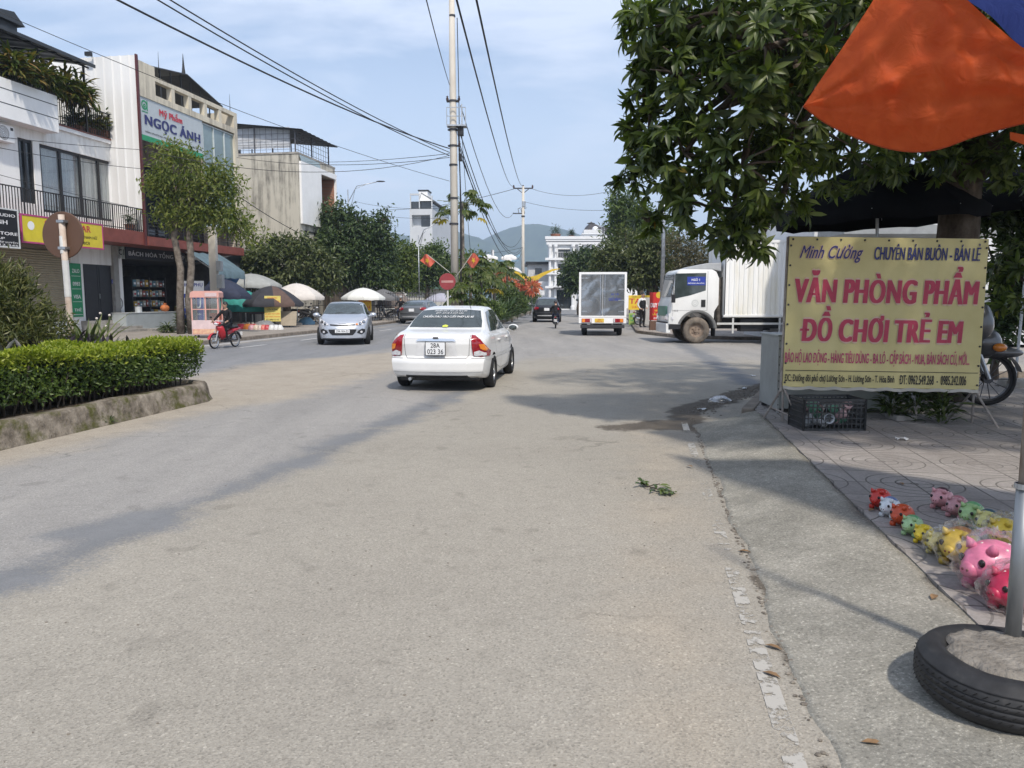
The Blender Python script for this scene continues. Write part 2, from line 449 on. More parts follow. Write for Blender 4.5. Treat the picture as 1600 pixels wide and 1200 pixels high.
def limb(m, p0, p1, r0, r1, seg=5, wob=0.06, n=7):
    p0 = Vector(p0); p1 = Vector(p1); L = (p1-p0).length; pts = []
    for i in range(seg+1):
        k = i/seg; q = p0.lerp(p1, k)
        if 0 < i < seg: q += Vector((random.uniform(-1,1), random.uniform(-1,1), random.uniform(-.5,.5)))*wob*L
        q.z += math.sin(k*PI)*0.06*L
        pts.append(q)
    m.tube(pts, [r0+(r1-r0)*i/seg for i in range(seg+1)], n)
    return pts
def tree(name, label, loc, blobs, leaf, nleaf, mat, trunk_h, tr, bmat=None, group=None, nclump=60, clump=0.25, shell=(.5,1.05), droop=0.3, wl=0.42, cat='tree', trunks=None):
    """blobs in local coordinates"""
    bmat = bmat or bark
    t = thing(name, label, cat, loc, 0, group)
    m = MB()
    for (bx, by) in (trunks or [(0,0)]):
        pts = limb(m, (bx,by,-.05), (bx*1.1+.02, by*1.1, trunk_h), tr*1.25, tr*.85, 5, .03, 9)
        for c, r_ in blobs:
            limb(m, (bx*1.1+.02, by*1.1, trunk_h*random.uniform(.72,.98)), (c[0], c[1], c[2]-r_[2]*.1), tr*.5, tr*.12, 4, .07, 6)
            for q in range(3):
                e = Vector(c) + Vector((random.uniform(-.7,.7)*r_[0], random.uniform(-.7,.7)*r_[1], random.uniform(-.3,.8)*r_[2]))
                limb(m, Vector(c)-Vector((0,0,r_[2]*.25)), e, tr*.16, tr*.05, 3, .08, 5)
    m.build('trunk', bmat, t, smooth=True)
    P, D = blob_leaves(blobs, nleaf, shell, clump, nclump)
    n = len(P)
    U = D*0.6 + rdirs(n)*0.8; U[:,2] -= droop
    N = D*0.5 + rdirs(n)*0.6; N[:,2] += .5
    leaf_mesh('crown', P, U, N, leaf*RNG.uniform(.7,1.3,n), leaf*wl*RNG.uniform(.8,1.2,n), mat, t, bend=.15)
    return t
# ================================================================ THE GROUND
def NT(name):
    m = bpy.data.materials.new(name); m.use_nodes = True; t = m.node_tree
    def N(ty, **k):
        n = t.nodes.new(ty)
        for q, v in k.items():
            if q.startswith('i_'):
                n.inputs[int(q[2:])].default_value = v
            else: setattr(n, q, v)
        return n
    def Lk(a_, b_): t.links.new(a_, b_)
    return m, t, N, Lk, t.nodes['Principled BSDF']
def ramp(N, Lk, src, stops):
    r = N('ShaderNodeValToRGB'); e = r.color_ramp.elements
    e[0].position, e[0].color = stops[0][0], (*stops[0][1], 1); e[1].position, e[1].color = stops[-1][0], (*stops[-1][1], 1)
    for p_, c_ in stops[1:-1]:
        q = e.new(p_); q.color = (*c_, 1)
    Lk(src, r.inputs[0]); return r.outputs[0]
def g3(x): return (x, x, x)

# road surface: one sheet of asphalt; smooth bitumen patch, dust and damp gutter are stains in it
def road_material():
    m, t, N, Lk, b = NT('road asphalt')
    tcx = N('ShaderNodeTexCoord'); O = tcx.outputs['Object']
    def noise(s, d=6, r=.6, stretch=None):
        src = O
        if stretch:
            mpx = N('ShaderNodeMapping'); mpx.inputs['Scale'].default_value = stretch; mpx.inputs['Rotation'].default_value = (0, 0, RA); Lk(O, mpx.inputs[0]); src = mpx.outputs[0]
        n = N('ShaderNodeTexNoise'); n.inputs['Scale'].default_value = s; n.inputs['Detail'].default_value = d; n.inputs['Roughness'].default_value = r
        Lk(src, n.inputs['Vector']); return n.outputs['Fac']
    def attr(nm): return N('ShaderNodeAttribute', attribute_name=nm).outputs['Fac']
    def mathn(op, a_, b_):
        n = N('ShaderNodeMath', operation=op)
        for i, q in enumerate((a_, b_)):
            if isinstance(q, (int, float)): n.inputs[i].default_value = q
            else: Lk(q, n.inputs[i])
        return n.outputs[0]
    def mask(nm, noise_out, amp, lo, hi):
        a_ = mathn('ADD', attr(nm), mathn('MULTIPLY', mathn('SUBTRACT', noise_out, .5), amp))
        r = N('ShaderNodeMapRange'); r.interpolation_type = 'SMOOTHSTEP'; r.inputs[1].default_value = lo; r.inputs[2].default_value = hi
        Lk(a_, r.inputs[0]); return r.outputs[0]
    def mix(f, c1, c2, bl='MIX'):
        n = N('ShaderNodeMixRGB', blend_type=bl)
        for i, q in enumerate((f, c1, c2)):
            if isinstance(q, (int, float)): n.inputs[i].default_value = q
            elif isinstance(q, tuple): n.inputs[i].default_value = (*q, 1)
            else: Lk(q, n.inputs[i])
        return n.outputs[0]
    big = noise(.28, 5, .55); mid = noise(1.6, 6, .62); streak = noise(1.2, 6, .6, (1.0, .16, 1)); fine = noise(95, 3, .7); fine2 = noise(38, 4, .7)
    beige = ramp(N, Lk, big, [(.3, (.292,.268,.228)), (.5, (.328,.302,.256)), (.72, (.36,.332,.282))])
    grey = ramp(N, Lk, streak, [(.3, (.252,.242,.228)), (.7, (.335,.318,.294))])
    slate = ramp(N, Lk, streak, [(.3, (.185,.188,.192)), (.7, (.25,.25,.252))])
    col = mix(mask('grey', mid, .5, .38, .62), beige, grey)
    col = mix(mask('slate', mid, .4, .4, .6), col, slate)
    tan = ramp(N, Lk, mid, [(.3, (.33,.285,.225)), (.7, (.40,.35,.28))])
    col = mix(mathn('MULTIPLY', mask('dust', mid, .75, .3, .8), .85), col, tan)
    pat = ramp(N, Lk, mid, [(.3, (.15,.155,.162)), (.7, (.205,.208,.212))])
    pmk = mask('patch', mathn('ADD', mathn('MULTIPLY', mid, .6), mathn('MULTIPLY', fine2, .4)), 1.9, .34, .78)
    col = mix(pmk, col, pat)
    # damp and dirty gutter
    wet = mask('wet', noise(3.5, 7, .7, (1, 1, 1)), .9, .42, .62)
    col = mix(mathn('MULTIPLY', wet, .85), col, (.085,.07,.055))
    # aggregate: light and dark stones
    vo = N('ShaderNodeTexVoronoi'); vo.inputs['Scale'].default_value = 105; Lk(O, vo.inputs['Vector'])
    agg = ramp(N, Lk, vo.outputs['Color'], [(.0, g3(.55)), (.3, g3(.88)), (.62, g3(1.0)), (.86, g3(1.15)), (1, g3(1.6))])
    pits = ramp(N, Lk, fine, [(.28, g3(.45)), (.42, g3(.95)), (.6, g3(1.05)), (.75, g3(1.25))])
    fac = N('ShaderNodeMapRange'); fac.inputs[1].default_value = 0; fac.inputs[2].default_value = 1; fac.inputs[3].default_value = .75; fac.inputs[4].default_value = .25
    Lk(pmk, fac.inputs[0])
    col = mix(fac.outputs[0], col, agg, 'MULTIPLY'); col = mix(fac.outputs[0], col, pits, 'MULTIPLY')
    blot = ramp(N, Lk, noise(5.5, 4, .55), [(.25, g3(.86)), (.45, g3(1.0)), (.6, g3(1.02)), (.8, g3(1.1))])
    col = mix(.7, col, blot, 'MULTIPLY')
    # hairline cracks
    nd = N('ShaderNodeTexNoise'); nd.inputs['Scale'].default_value = 2.2; nd.inputs['Detail'].default_value = 6; Lk(O, nd.inputs['Vector'])
    va = N('ShaderNodeVectorMath', operation='MULTIPLY_ADD'); va.inputs[1].default_value = (.9,.9,0); Lk(nd.outputs['Color'], va.inputs[0]); Lk(O, va.inputs[2])
    vc = N('ShaderNodeTexVoronoi', feature='DISTANCE_TO_EDGE'); vc.inputs['Scale'].default_value = .42; Lk(va.outputs[0], vc.inputs['Vector'])
    ck = ramp(N, Lk, vc.outputs['Distance'], [(0, g3(.45)), (.0045, g3(.6)), (.011, g3(1))])
    col = mix(ramp(N, Lk, noise(.35, 3, .5), [(.5, g3(0)), (.62, g3(.5))]), col, mix(1.0, col, ck, 'MULTIPLY'))
    # tyre tracks and oil drips
    oil = ramp(N, Lk, noise(3.1, 2, .4), [(.66, g3(1)), (.73, g3(.72))])
    col = mix(.6, col, oil, 'MULTIPLY')
    Lk(col, b.inputs['Base Color']); b.inputs['Roughness'].default_value = .93; b.inputs['Specular IOR Level'].default_value = .18
    bp = N('ShaderNodeBump'); bp.inputs['Strength'].default_value = .5; bp.inputs['Distance'].default_value = .006
    Lk(mathn('ADD', fine, mathn('MULTIPLY', vo.outputs['Distance'], .8)), bp.inputs['Height']); Lk(bp.outputs[0], b.inputs['Normal'])
    return m

def axis(fine0, fine1, st, lo, hi, grow=1.22):
    v = list(np.arange(fine0, fine1, st)); x = fine1; d = st
    while x < hi: v.append(x); d *= grow; x += d
    v.append(hi); x = fine0; d = st
    while x > lo:
        d *= grow; x -= d
        if x > lo: v.append(x)
    v.append(lo); return np.array(sorted(set(v)))
xs = axis(-14, 8, .16, -90, 90); ys = axis(1.0, 26, .16, -25, 330)
XX, YY = np.meshgrid(xs, ys); PX = XX.ravel(); PY = YY.ravel()
def dist_poly(pts, widths=None):
    """distance to a polyline; with widths, distance minus the width there"""
    best = np.full(len(PX), 1e9)
    for i in range(len(pts)-1):
        a_ = pts[i]; b_ = pts[i+1]; ex, ey = b_[0]-a_[0], b_[1]-a_[1]; L2 = ex*ex+ey*ey
        k = np.clip(((PX-a_[0])*ex+(PY-a_[1])*ey)/L2, 0, 1)
        d_ = np.hypot(PX-a_[0]-k*ex, PY-a_[1]-k*ey)
        if widths is not None: d_ = d_ - (widths[i]+(widths[i+1]-widths[i])*k)
        best = np.minimum(best, d_)
    return best
S_ = PX*DV.x+PY*DV.y; T_ = PX*RV.x+PY*RV.y
# bitumen strip: the strip runs up the middle of the carriageway
strip = [G(-200,985), G(-60,925), G(60,890), G(150,850), G(220,822), G(300,792), G(400,752), G(500,708), G(600,664), G(690,626), G(735,604)]
d1 = dist_poly(strip, [.34,.30,.22,.24,.30,.16,.18,.22,.26,.24,.1]); d2 = np.minimum(dist_poly([G(120,832), G(235,812)], [.22,.28]), dist_poly([G(1050,530), G(1100,556), G(1172,600)], [.3,.3,.3]))
patch = np.clip(.5-np.minimum(d1, d2)*1.3, 0, 1)
tstrip = np.interp(S_, [p_.dot(DV) for p_ in strip], [p_.dot(RV) for p_ in strip])
grey = np.clip(.5-(T_-tstrip)*.8, 0, 1); grey = np.maximum(grey, np.clip((S_-13)/14, 0, 1))
slate = np.clip(.5-(T_-(-8.3+np.clip((S_-16)*.05, 0, 1)))*.6, 0, 1)
kerb1 = [W(-6,-6.5), W(10.6,-6.55), W(11.4,-7.3), W(11.3,-8.6)]
dust = np.clip(1.0-dist_poly(kerb1)/1.5, 0, 1)
gap = [G(330,618), G(420,592), G(520,570), G(640,556)]
dust = np.maximum(dust, np.clip(.95-dist_poly(gap, [.9,1.2,1.3,.8])*.6, 0, 1)*.95)
dust = np.maximum(dust, np.clip(.62-np.abs(T_-.15)*.55, 0, 1)*(S_ < 13))
dust = np.maximum(dust, np.clip(.55-np.abs(T_+14.2)*.4, 0, 1))
wet = np.clip(.62-dist_poly([G(960,668), G(1040,664), G(1080,668)], [.12,.3,.22])*1.5, 0, 1)
wet = np.maximum(wet, np.clip(.66-dist_poly([G(1075,668), G(1072,640), G(1120,628), G(1195,601)], [.12,.16,.2,.1])*1.7, 0, 1))
wet = np.maximum(wet, np.clip(.52-dist_poly([W(10,.68), W(6,.66), W(3,.64), W(1,.64)], [.03,.03,.02,.02])*4, 0, 1))
nx, ny = len(xs), len(ys)
me = bpy.data.meshes.new('road')
me.vertices.add(nx*ny); me.vertices.foreach_set('co', np.stack([PX, PY, np.zeros_like(PX)], 1).ravel().astype(np.float32))
ii, jj = np.meshgrid(np.arange(nx-1), np.arange(ny-1)); q = (jj*nx+ii).ravel()
fa = np.stack([q, q+1, q+1+nx, q+nx], 1)
me.loops.add(fa.size); me.loops.foreach_set('vertex_index', fa.ravel().astype(np.int32))
me.polygons.add(len(fa)); me.polygons.foreach_set('loop_start', (np.arange(len(fa))*4).astype(np.int32))
for nm, arr in (('patch', patch), ('grey', grey), ('slate', slate), ('dust', dust), ('wet', wet)):
    at_ = me.attributes.new(nm, 'FLOAT', 'POINT'); at_.data.foreach_set('value', arr.astype(np.float32))
me.update(calc_edges=True); me.materials.append(road_material())
road = bpy.data.objects.new('road', me); COL.objects.link(road); road['kind'] = 'structure'

ground_mat = pm('far ground', (.09,.10,.055), .95, scale=.03, col2=(.2,.17,.12), spec=.1)
g = part('ground', ground_mat, None, lambda m: m.slab([(-3000,-200),(3000,-200),(3000,3600),(-3000,3600)], -3.0, -.05)); g['kind'] = 'structure'

# worn white paint
def worn_paint(name, col, thr):
    m, t, N, Lk, b = NT(name)
    b.inputs['Base Color'].default_value = (*col, 1); b.inputs['Roughness'].default_value = .85
    tcx = N('ShaderNodeTexCoord'); n = N('ShaderNodeTexNoise'); n.inputs['Scale'].default_value = 13; n.inputs['Detail'].default_value = 8; n.inputs['Roughness'].default_value = .72
    n2 = N('ShaderNodeTexNoise'); n2.inputs['Scale'].default_value = 1.1; n2.inputs['Detail'].default_value = 2
    Lk(tcx.outputs['Object'], n.inputs['Vector']); Lk(tcx.outputs['Object'], n2.inputs['Vector'])
    ad = N('ShaderNodeMath', operation='ADD'); Lk(n.outputs['Fac'], ad.inputs[0]); Lk(n2.outputs['Fac'], ad.inputs[1])
    r = N('ShaderNodeMapRange'); r.inputs[1].default_value = thr; r.inputs[2].default_value = thr+.07; Lk(ad.outputs[0], r.inputs[0])
    Lk(r.outputs[0], b.inputs['Alpha'])
    return m
worn = worn_paint('worn road paint', (.41,.39,.35), 1.0)
worn2 = worn_paint('road paint', (.56,.55,.53), .84)
def strip_mark(s0, s1, t0, t1, mat, name='road_marking'):
    def f(m):
        n = max(1, int((s1-s0)/.5))
        for i in range(n):
            a_, b_ = s0+(s1-s0)*i/n, s0+(s1-s0)*(i+1)/n
            m.add([W(a_,t0,.004), W(a_,t1,.004), W(b_,t1,.004), W(b_,t0,.004)], [(0,1,2,3)])
    o = part(name, mat, None, f, fix=True); o['kind'] = 'structure'
strip_mark(.8, 9.9, .49, .565, worn)
strip_mark(8, 34, -14.35, -14.22, worn2)
for i in range(7): strip_mark(9.5+i*4.4, 11.2+i*4.4, -12.75, -12.62, worn2)

# concrete with coarse aggregate (ramp between road and pavement)
def ramp_concrete():
    m, t, N, Lk, b = NT('ramp concrete')
    tcx = N('ShaderNodeTexCoord'); O = tcx.outputs['Object']
    def noise(s, d=6, r=.6):
        n = N('ShaderNodeTexNoise'); n.inputs['Scale'].default_value = s; n.inputs['Detail'].default_value = d; n.inputs['Roughness'].default_value = r; Lk(O, n.inputs['Vector']); return n.outputs['Fac']
    base = ramp(N, Lk, noise(1.7, 8, .68), [(.28, (.20,.19,.162)), (.5, (.285,.27,.23)), (.74, (.40,.375,.32))])
    sp = ramp(N, Lk, noise(70, 4, .75), [(.3, g3(.35)), (.44, g3(.9)), (.58, g3(1.1)), (.68, g3(2.1))])
    mx = N('ShaderNodeMixRGB', blend_type='MULTIPLY'); mx.inputs[0].default_value = .85; Lk(base, mx.inputs[1]); Lk(sp, mx.inputs[2])
    sp2 = ramp(N, Lk, noise(17, 4, .7), [(.3, g3(.8)), (.62, g3(1.05)), (.75, g3(1.4))])
    mx2 = N('ShaderNodeMixRGB', blend_type='MULTIPLY'); mx2.inputs[0].default_value = .7; Lk(mx.outputs[0], mx2.inputs[1]); Lk(sp2, mx2.inputs[2])
    Lk(mx2.outputs[0], b.inputs['Base Color']); b.inputs['Roughness'].default_value = .95; b.inputs['Specular IOR Level'].default_value = .15
    bp = N('ShaderNodeBump'); bp.inputs['Strength'].default_value = .7; bp.inputs['Distance'].default_value = .01; Lk(noise(60, 5, .7), bp.inputs['Height']); Lk(bp.outputs[0], b.inputs['Normal'])
    return m
ramp_mat = ramp_concrete()
# paving: square blocks pressed with arcs
def paver_material(name='pressed paving', tile=.42, c1=(.235,.212,.193), c2=(.355,.325,.30), arcs=True):
    m, t, N, Lk, b = NT(name)
    tcx = N('ShaderNodeTexCoord'); mp_ = N('ShaderNodeMapping'); mp_.inputs['Rotation'].default_value = (0, 0, RA); mp_.inputs['Scale'].default_value = (1/tile, 1/tile, 1)
    Lk(tcx.outputs['Object'], mp_.inputs[0]); V = mp_.outputs[0]
    def vm(op, a_, b_=None):
        n = N('ShaderNodeVectorMath', operation=op); Lk(a_, n.inputs[0])
        if b_ is not None:
            if isinstance(b_, tuple): n.inputs[1].default_value = b_
            else: Lk(b_, n.inputs[1])
        return n
    def mth(op, a_, b_=None):
        n = N('ShaderNodeMath', operation=op)
        for i, q in enumerate((a_, b_)):
            if q is None: continue
            if isinstance(q, (int, float)): n.inputs[i].default_value = q
            else: Lk(q, n.inputs[i])
        return n.outputs[0]
    fr = vm('FRACTION', V).outputs[0]
    sx = N('ShaderNodeSeparateXYZ'); Lk(fr, sx.inputs[0])
    def edge(c, w):
        d_ = mth('ABSOLUTE', mth('SUBTRACT', c, .5)); return mth('GREATER_THAN', d_, .5-w)
    lines = mth('MAXIMUM', edge(sx.outputs[0], .017), edge(sx.outputs[1], .017))
    if arcs:
        # each pair of blocks carries rings round its shared corner
        mp2 = N('ShaderNodeMapping'); mp2.inputs['Scale'].default_value = (.5, .5, 1); Lk(V, mp2.inputs[0])
        f2 = vm('FRACTION', mp2.outputs[0]).outputs[0]; c0 = vm('SUBTRACT', f2, (.5,.5,0)); sc_ = vm('MULTIPLY', c0.outputs[0], (1,1,0))
        ln = vm('LENGTH', sc_.outputs[0]).outputs['Value']
        rings = mth('GREATER_THAN', mth('SINE', mth('MULTIPLY', ln, 50)), .93)
        rings = mth('MULTIPLY', rings, mth('LESS_THAN', ln, .46))
        lines = mth('MAXIMUM', lines, rings)
    n = N('ShaderNodeTexNoise'); n.inputs['Scale'].default_value = 2.2; n.inputs['Detail'].default_value = 8; n.inputs['Roughness'].default_value = .65; Lk(tcx.outputs['Object'], n.inputs['Vector'])
    n3 = N('ShaderNodeTexNoise'); n3.inputs['Scale'].default_value = 55; n3.inputs['Detail'].default_value = 4; Lk(tcx.outputs['Object'], n3.inputs['Vector'])
    base = ramp(N, Lk, n.outputs['Fac'], [(.3, c1), (.7, c2)])
    wn_ = N('ShaderNodeTexWhiteNoise'); fl = vm('FLOOR', V); Lk(fl.outputs[0], wn_.inputs['Vector'])
    tone = ramp(N, Lk, wn_.outputs['Value'], [(0, g3(.88)), (1, g3(1.1))])
    m0 = N('ShaderNodeMixRGB', blend_type='MULTIPLY'); m0.inputs[0].default_value = 1; Lk(base, m0.inputs[1]); Lk(tone, m0.inputs[2])
    sp = ramp(N, Lk, n3.outputs['Fac'], [(.3, g3(.78)), (.7, g3(1.15))])
    m1 = N('ShaderNodeMixRGB', blend_type='MULTIPLY'); m1.inputs[0].default_value = .7; Lk(m0.outputs[0], m1.inputs[1]); Lk(sp, m1.inputs[2])
    m2 = N('ShaderNodeMixRGB'); m2.inputs[2].default_value = (.075,.066,.058, 1)
    wear = N('ShaderNodeMapRange'); wear.inputs[1].default_value = .35; wear.inputs[2].default_value = .6; wear.inputs[3].default_value = .25; wear.inputs[4].default_value = .85; Lk(n.outputs['Fac'], wear.inputs[0])
    Lk(mth('MULTIPLY', lines, wear.outputs[0]), m2.inputs[0]); Lk(m1.outputs[0], m2.inputs[1]); Lk(m2.outputs[0], b.inputs['Base Color'])
    b.inputs['Roughness'].default_value = .88; b.inputs['Specular IOR Level'].default_value = .25
    bp = N('ShaderNodeBump'); bp.inputs['Strength'].default_value = .4; bp.inputs['Distance'].default_value = .008; bp.invert = True; Lk(lines, bp.inputs['Height']); Lk(bp.outputs[0], b.inputs['Normal'])
    return m
pav_mat = paver_material()
PZ = .12
corner_a = G(1092, 655); corner_b = G(1206, 600, 0)
def ramp_f(m):
    n = 150; rows = []
    for i in range(n+1):
        s_ = -4 + 13.6*i/n; row = []
        edge_t = .64 + .022*math.sin(s_*3.1) + .012*math.sin(s_*7.7+1) + .008*math.sin(s_*17)
        top_t = 1.48 + (0 if s_ < 8.6 else 0) + .012*math.sin(s_*9)
        prof = [(0,-.02),(.012,.005),(.05,.009),(.12,.016),(.22,.032),(.34,.052),(.46,.068),(.58,.082),(.7,.094),(.82,.105),(.92,.111),(1,PZ-.008),(1.0,PZ-.06)]
        for k, z_ in prof:
            row.append(W(s_, edge_t+(top_t-edge_t)*k, z_+(random.uniform(-.004,.004) if .02 < k < .95 else 0)))
        rows.append(row)
    # taper to the corner
    for q in (.35, .7, 1.0):
        s_ = 9.6+q*.75; row = []
        for k, z_ in prof:
            row.append(W(s_, .66+q*.55+(1.49-.66-q*.55)*k, z_*(1-.25*q)+.02*q*(k > 0)))
        rows.append(row)
    m.grid(rows)
o = part('ramp', ramp_mat, None, ramp_f, smooth=True); o['kind'] = 'structure'
# pavement slab by the camera, kerbs along the side street
pv = [W(-6,1.485), W(9.7,1.485), W(10.35,1.45), W(14.2,2.42), W(14.35,2.6), (30, 14.9), (30,-8)]
pv = [(p_[0], p_[1]) for p_ in pv]
o = part('pavement', pav_mat, None, lambda m: m.slab(pv, -.04, PZ)); o['kind'] = 'structure'
kerb_mat = pm('kerb stone', (.16,.135,.11), .9, scale=5, col2=(.29,.25,.21), bump=.4, bscale=25, spec=.2)
def kerb_line(pts, w, z, mat, name='kerb', seg=.9):
    def f(m):
        for i in range(len(pts)-1):
            a_ = Vector((pts[i][0], pts[i][1], 0)); b_ = Vector((pts[i+1][0], pts[i+1][1], 0)); L = (b_-a_).length; n = max(1, int(L/seg))
            for k in range(n):
                p0 = a_.lerp(b_, k/n); p1 = a_.lerp(b_, (k+.985)/n); m.bar(p0+Vector((0,0,z/2-.02)), p1+Vector((0,0,z/2-.02)), w, z+.04)
    o = part(name, mat, None, f, bevel=.012); o['kind'] = 'structure'; return o
nrm = Vector((-.35, .9, 0)).normalized()
kerb_line([W(10.3,1.36), W(14.15,2.32), (9, 15.05), (30, 15.0)], .16, PZ+.012, kerb_mat)
# far pavement on the right, beyond the side street
fp = [G(996,519), G(1000,521), G(1058,528), (8.5,29.2), (40,29.6), (40,34), (60,120), (14.5,120), (8.4,55)]
fp = [(p_[0], p_[1]) for p_ in fp]
fpav = paver_material('dusty paving', .4, (.24,.215,.185), (.36,.32,.28), False)
o = part('pavement', fpav, None, lambda m: m.slab(fp, -.04, PZ)); o['kind'] = 'structure'
kerb_line([(fp[8][0],fp[8][1]), fp[0], fp[1], fp[2], fp[3], fp[4]], .2, PZ+.01, kerb_mat)
# left pavement
def bend(y0, x0, L): return (x0+math.sin(RB)*L, y0+math.cos(RB)*L)
lk = [W(-8,-14.85), W(36,-14.85)]; e_ = bend(lk[1].y, lk[1].x, 150)
lp = [(p_.x,p_.y) for p_ in lk] + [e_, (-70, 180), (-60,-10)]
o = part('pavement', fpav, None, lambda m: m.slab(lp, -.04, PZ)); o['kind'] = 'structure'
kerb_line([(lk[0].x,lk[0].y), (lk[1].x,lk[1].y), e_], .2, PZ+.012, kerb_mat, seg=1.2)
# ---- medians
def mossy():
    m, t, N, Lk, b = NT('mossy kerb concrete')
    tcx = N('ShaderNodeTexCoord'); O = tcx.outputs['Object']
    def noise(s, d=7, r=.65):
        n = N('ShaderNodeTexNoise'); n.inputs['Scale'].default_value = s; n.inputs['Detail'].default_value = d; n.inputs['Roughness'].default_value = r; Lk(O, n.inputs['Vector']); return n.outputs['Fac']
    base = ramp(N, Lk, noise(5), [(.28, (.065,.055,.042)), (.45, (.17,.145,.115)), (.6, (.27,.235,.19)), (.8, (.36,.32,.265))])
    mo = ramp(N, Lk, noise(3.1), [(.5, g3(0)), (.62, g3(1))])
    mx = N('ShaderNodeMixRGB'); mx.inputs[2].default_value = (.085,.085,.03, 1); Lk(mo, mx.inputs[0]); Lk(base, mx.inputs[1])
    Lk(mx.outputs[0], b.inputs['Base Color']); b.inputs['Roughness'].default_value = .97; b.inputs['Specular IOR Level'].default_value = .1
    bp = N('ShaderNodeBump'); bp.inputs['Strength'].default_value = 1; bp.inputs['Distance'].default_value = .03; Lk(noise(16), bp.inputs['Height']); Lk(bp.outputs[0], b.inputs['Normal'])
    return m
moss_mat = mossy()
soil = pm('soil', (.07,.052,.036), .97, scale=6, col2=(.15,.115,.08), bump=.6, bscale=30, spec=.1)
MZ = .28
def nose_path(s0, s1, ta, tb, n=8):
    """outline of an island from s0 to its rounded nose at s1, in (s,t)"""
    pts = [(s, ta) for s in np.linspace(s0, s1-.75, 26)]
    c = (ta+tb)/2; w_ = (ta-tb)/2
    for i in range(1, n):
        a_ = PI/2 - PI*i/n; pts.append((s1-.75+.75*math.cos(a_), c+w_*math.sin(a_)))
    pts += [(s, tb) for s in np.linspace(s1-.75, s0, 14)]
    return pts
def island(s0, s1, ta, tb, z, wid=.2):
    P = nose_path(s0, s1, ta, tb); rows = []
    cs = sum(p_[0] for p_ in P)/len(P); ct = (ta+tb)/2
    for i, (s, t_) in enumerate(P):
        j0, j1 = P[max(0,i-1)], P[min(len(P)-1,i+1)]
        tx, ty = j1[0]-j0[0], j1[1]-j0[1]; L = math.hypot(tx,ty) or 1; nx_, ny_ = -ty/L, tx/L
        if (ct-t_)*ny_ + (min(s,s1-1.2)-s)*nx_ < 0: nx_, ny_ = -nx_, -ny_
        w1 = random.uniform(-.02,.02); hh = z+random.uniform(-.02,.015)
        rows.append([W(s-nx_*.05, t_-ny_*.05, -.03), W(s+nx_*w1*.5, t_+ny_*w1*.5, .08), W(s+nx_*.02, t_+ny_*.02, hh*.6), W(s+nx_*.04, t_+ny_*.04, hh-.035), W(s+nx_*.075, t_+ny_*.075, hh), W(s+nx_*wid, t_+ny_*wid, hh+.005), W(s+nx_*(wid+.02), t_+ny_*(wid+.02), z-.08)])
    o = part('median_kerb', moss_mat, None, lambda m: m.grid(rows), smooth=True); o['kind'] = 'structure'
    inner = [((W(*p_)).x, (W(*p_)).y) for p_ in nose_path(s0, s1-.12, ta-.15, tb+.15)]
    o = part('soil', soil, None, lambda m: m.slab(inner, -.02, z-.04)); o['kind'] = 'structure'
island(-5, 11.35, -6.52, -9.15, MZ)
# second median: starts by the tall pole and follows the bend
def M2(y, off, z=0.0):            # off metres to the left of its right-hand edge
    return Vector((-.78+.0752*(y-46.5)-off, y, z))
def isl2(m):
    rows = []
    ysl = [28.6, 28.9, 29.5] + list(np.linspace(30.5, 160, 40))
    for y in ysl:
        w_ = 2.6 if y > 30 else {28.6:.7, 28.9:1.5, 29.5:2.2}[y]; c = 1.3
        a_, b_ = c-w_/2, c+w_/2
        rows.append([M2(y,a_,-.02), M2(y,a_+.02,.2), M2(y,a_+.16,.22), M2(y,a_+.2,.17), M2(y,b_-.2,.17), M2(y,b_-.16,.22), M2(y,b_-.02,.2), M2(y,b_,-.02)])
    m.grid(rows); m.add([rows[0][0],rows[0][1],rows[0][6],rows[0][7]], [(0,1,2,3)])
o = part('median_kerb', kerb_mat, None, isl2); o['kind'] = 'structure'

# ---- hills
def hill(name, cx, cy, wx, wy, h, seed, mat):
    rg = np.random.default_rng(seed); n = 70; k = 26; rows = []
    ph = rg.uniform(0, 6.28, 12); fr = rg.uniform(1, 9, 12); am = 1/fr
    for j in range(k+1):
        row = []; y = cy + wy*(j/k-.5)*2
        for i in range(n+1):
            x = cx + wx*(i/n-.5)*2; u = (i/n-.5)*2; v = (j/k-.5)*2
            f = max(0, 1-u*u)**.8*max(0, 1-v*v)
            q = sum(am[a_]*math.sin(fr[a_]*u*3.2+ph[a_]+v*fr[a_]*1.1) for a_ in range(12))*.16
            row.append((x, y, -2+h*max(0, f*(1+q))+ (rg.uniform(0,4.5) if f > .02 else 0)))
        rows.append(row)
    o = part(name, mat, None, lambda m: m.grid(rows), smooth=True); o['kind'] = 'structure'
hill_mat = pm('wooded hill', (.022,.04,.016), .95, scale=.035, col2=(.06,.085,.035), spec=.05, detail=10)
hill('hills', 60, 2300, 760, 420, 222, 3, hill_mat)
hill('hills', -560, 2700, 620, 420, 185, 5, hill_mat)
hill('hills', 900, 2900, 900, 450, 170, 8, hill_mat)
hz = bpy.data.materials.new('haze'); hz.use_nodes = True; t_ = hz.node_tree; t_.nodes.remove(t_.nodes['Principled BSDF'])
vol = t_.nodes.new('ShaderNodeVolumePrincipled'); vol.inputs['Color'].default_value = (.64,.80,1,1); vol.inputs['Density'].default_value = .00042
t_.links.new(vol.outputs[0], t_.nodes['Material Output'].inputs['Volume'])
o = part('haze', hz, None, lambda m: m.box(-3010,3010,-210,3610,-4,285)); o['kind'] = 'stuff'
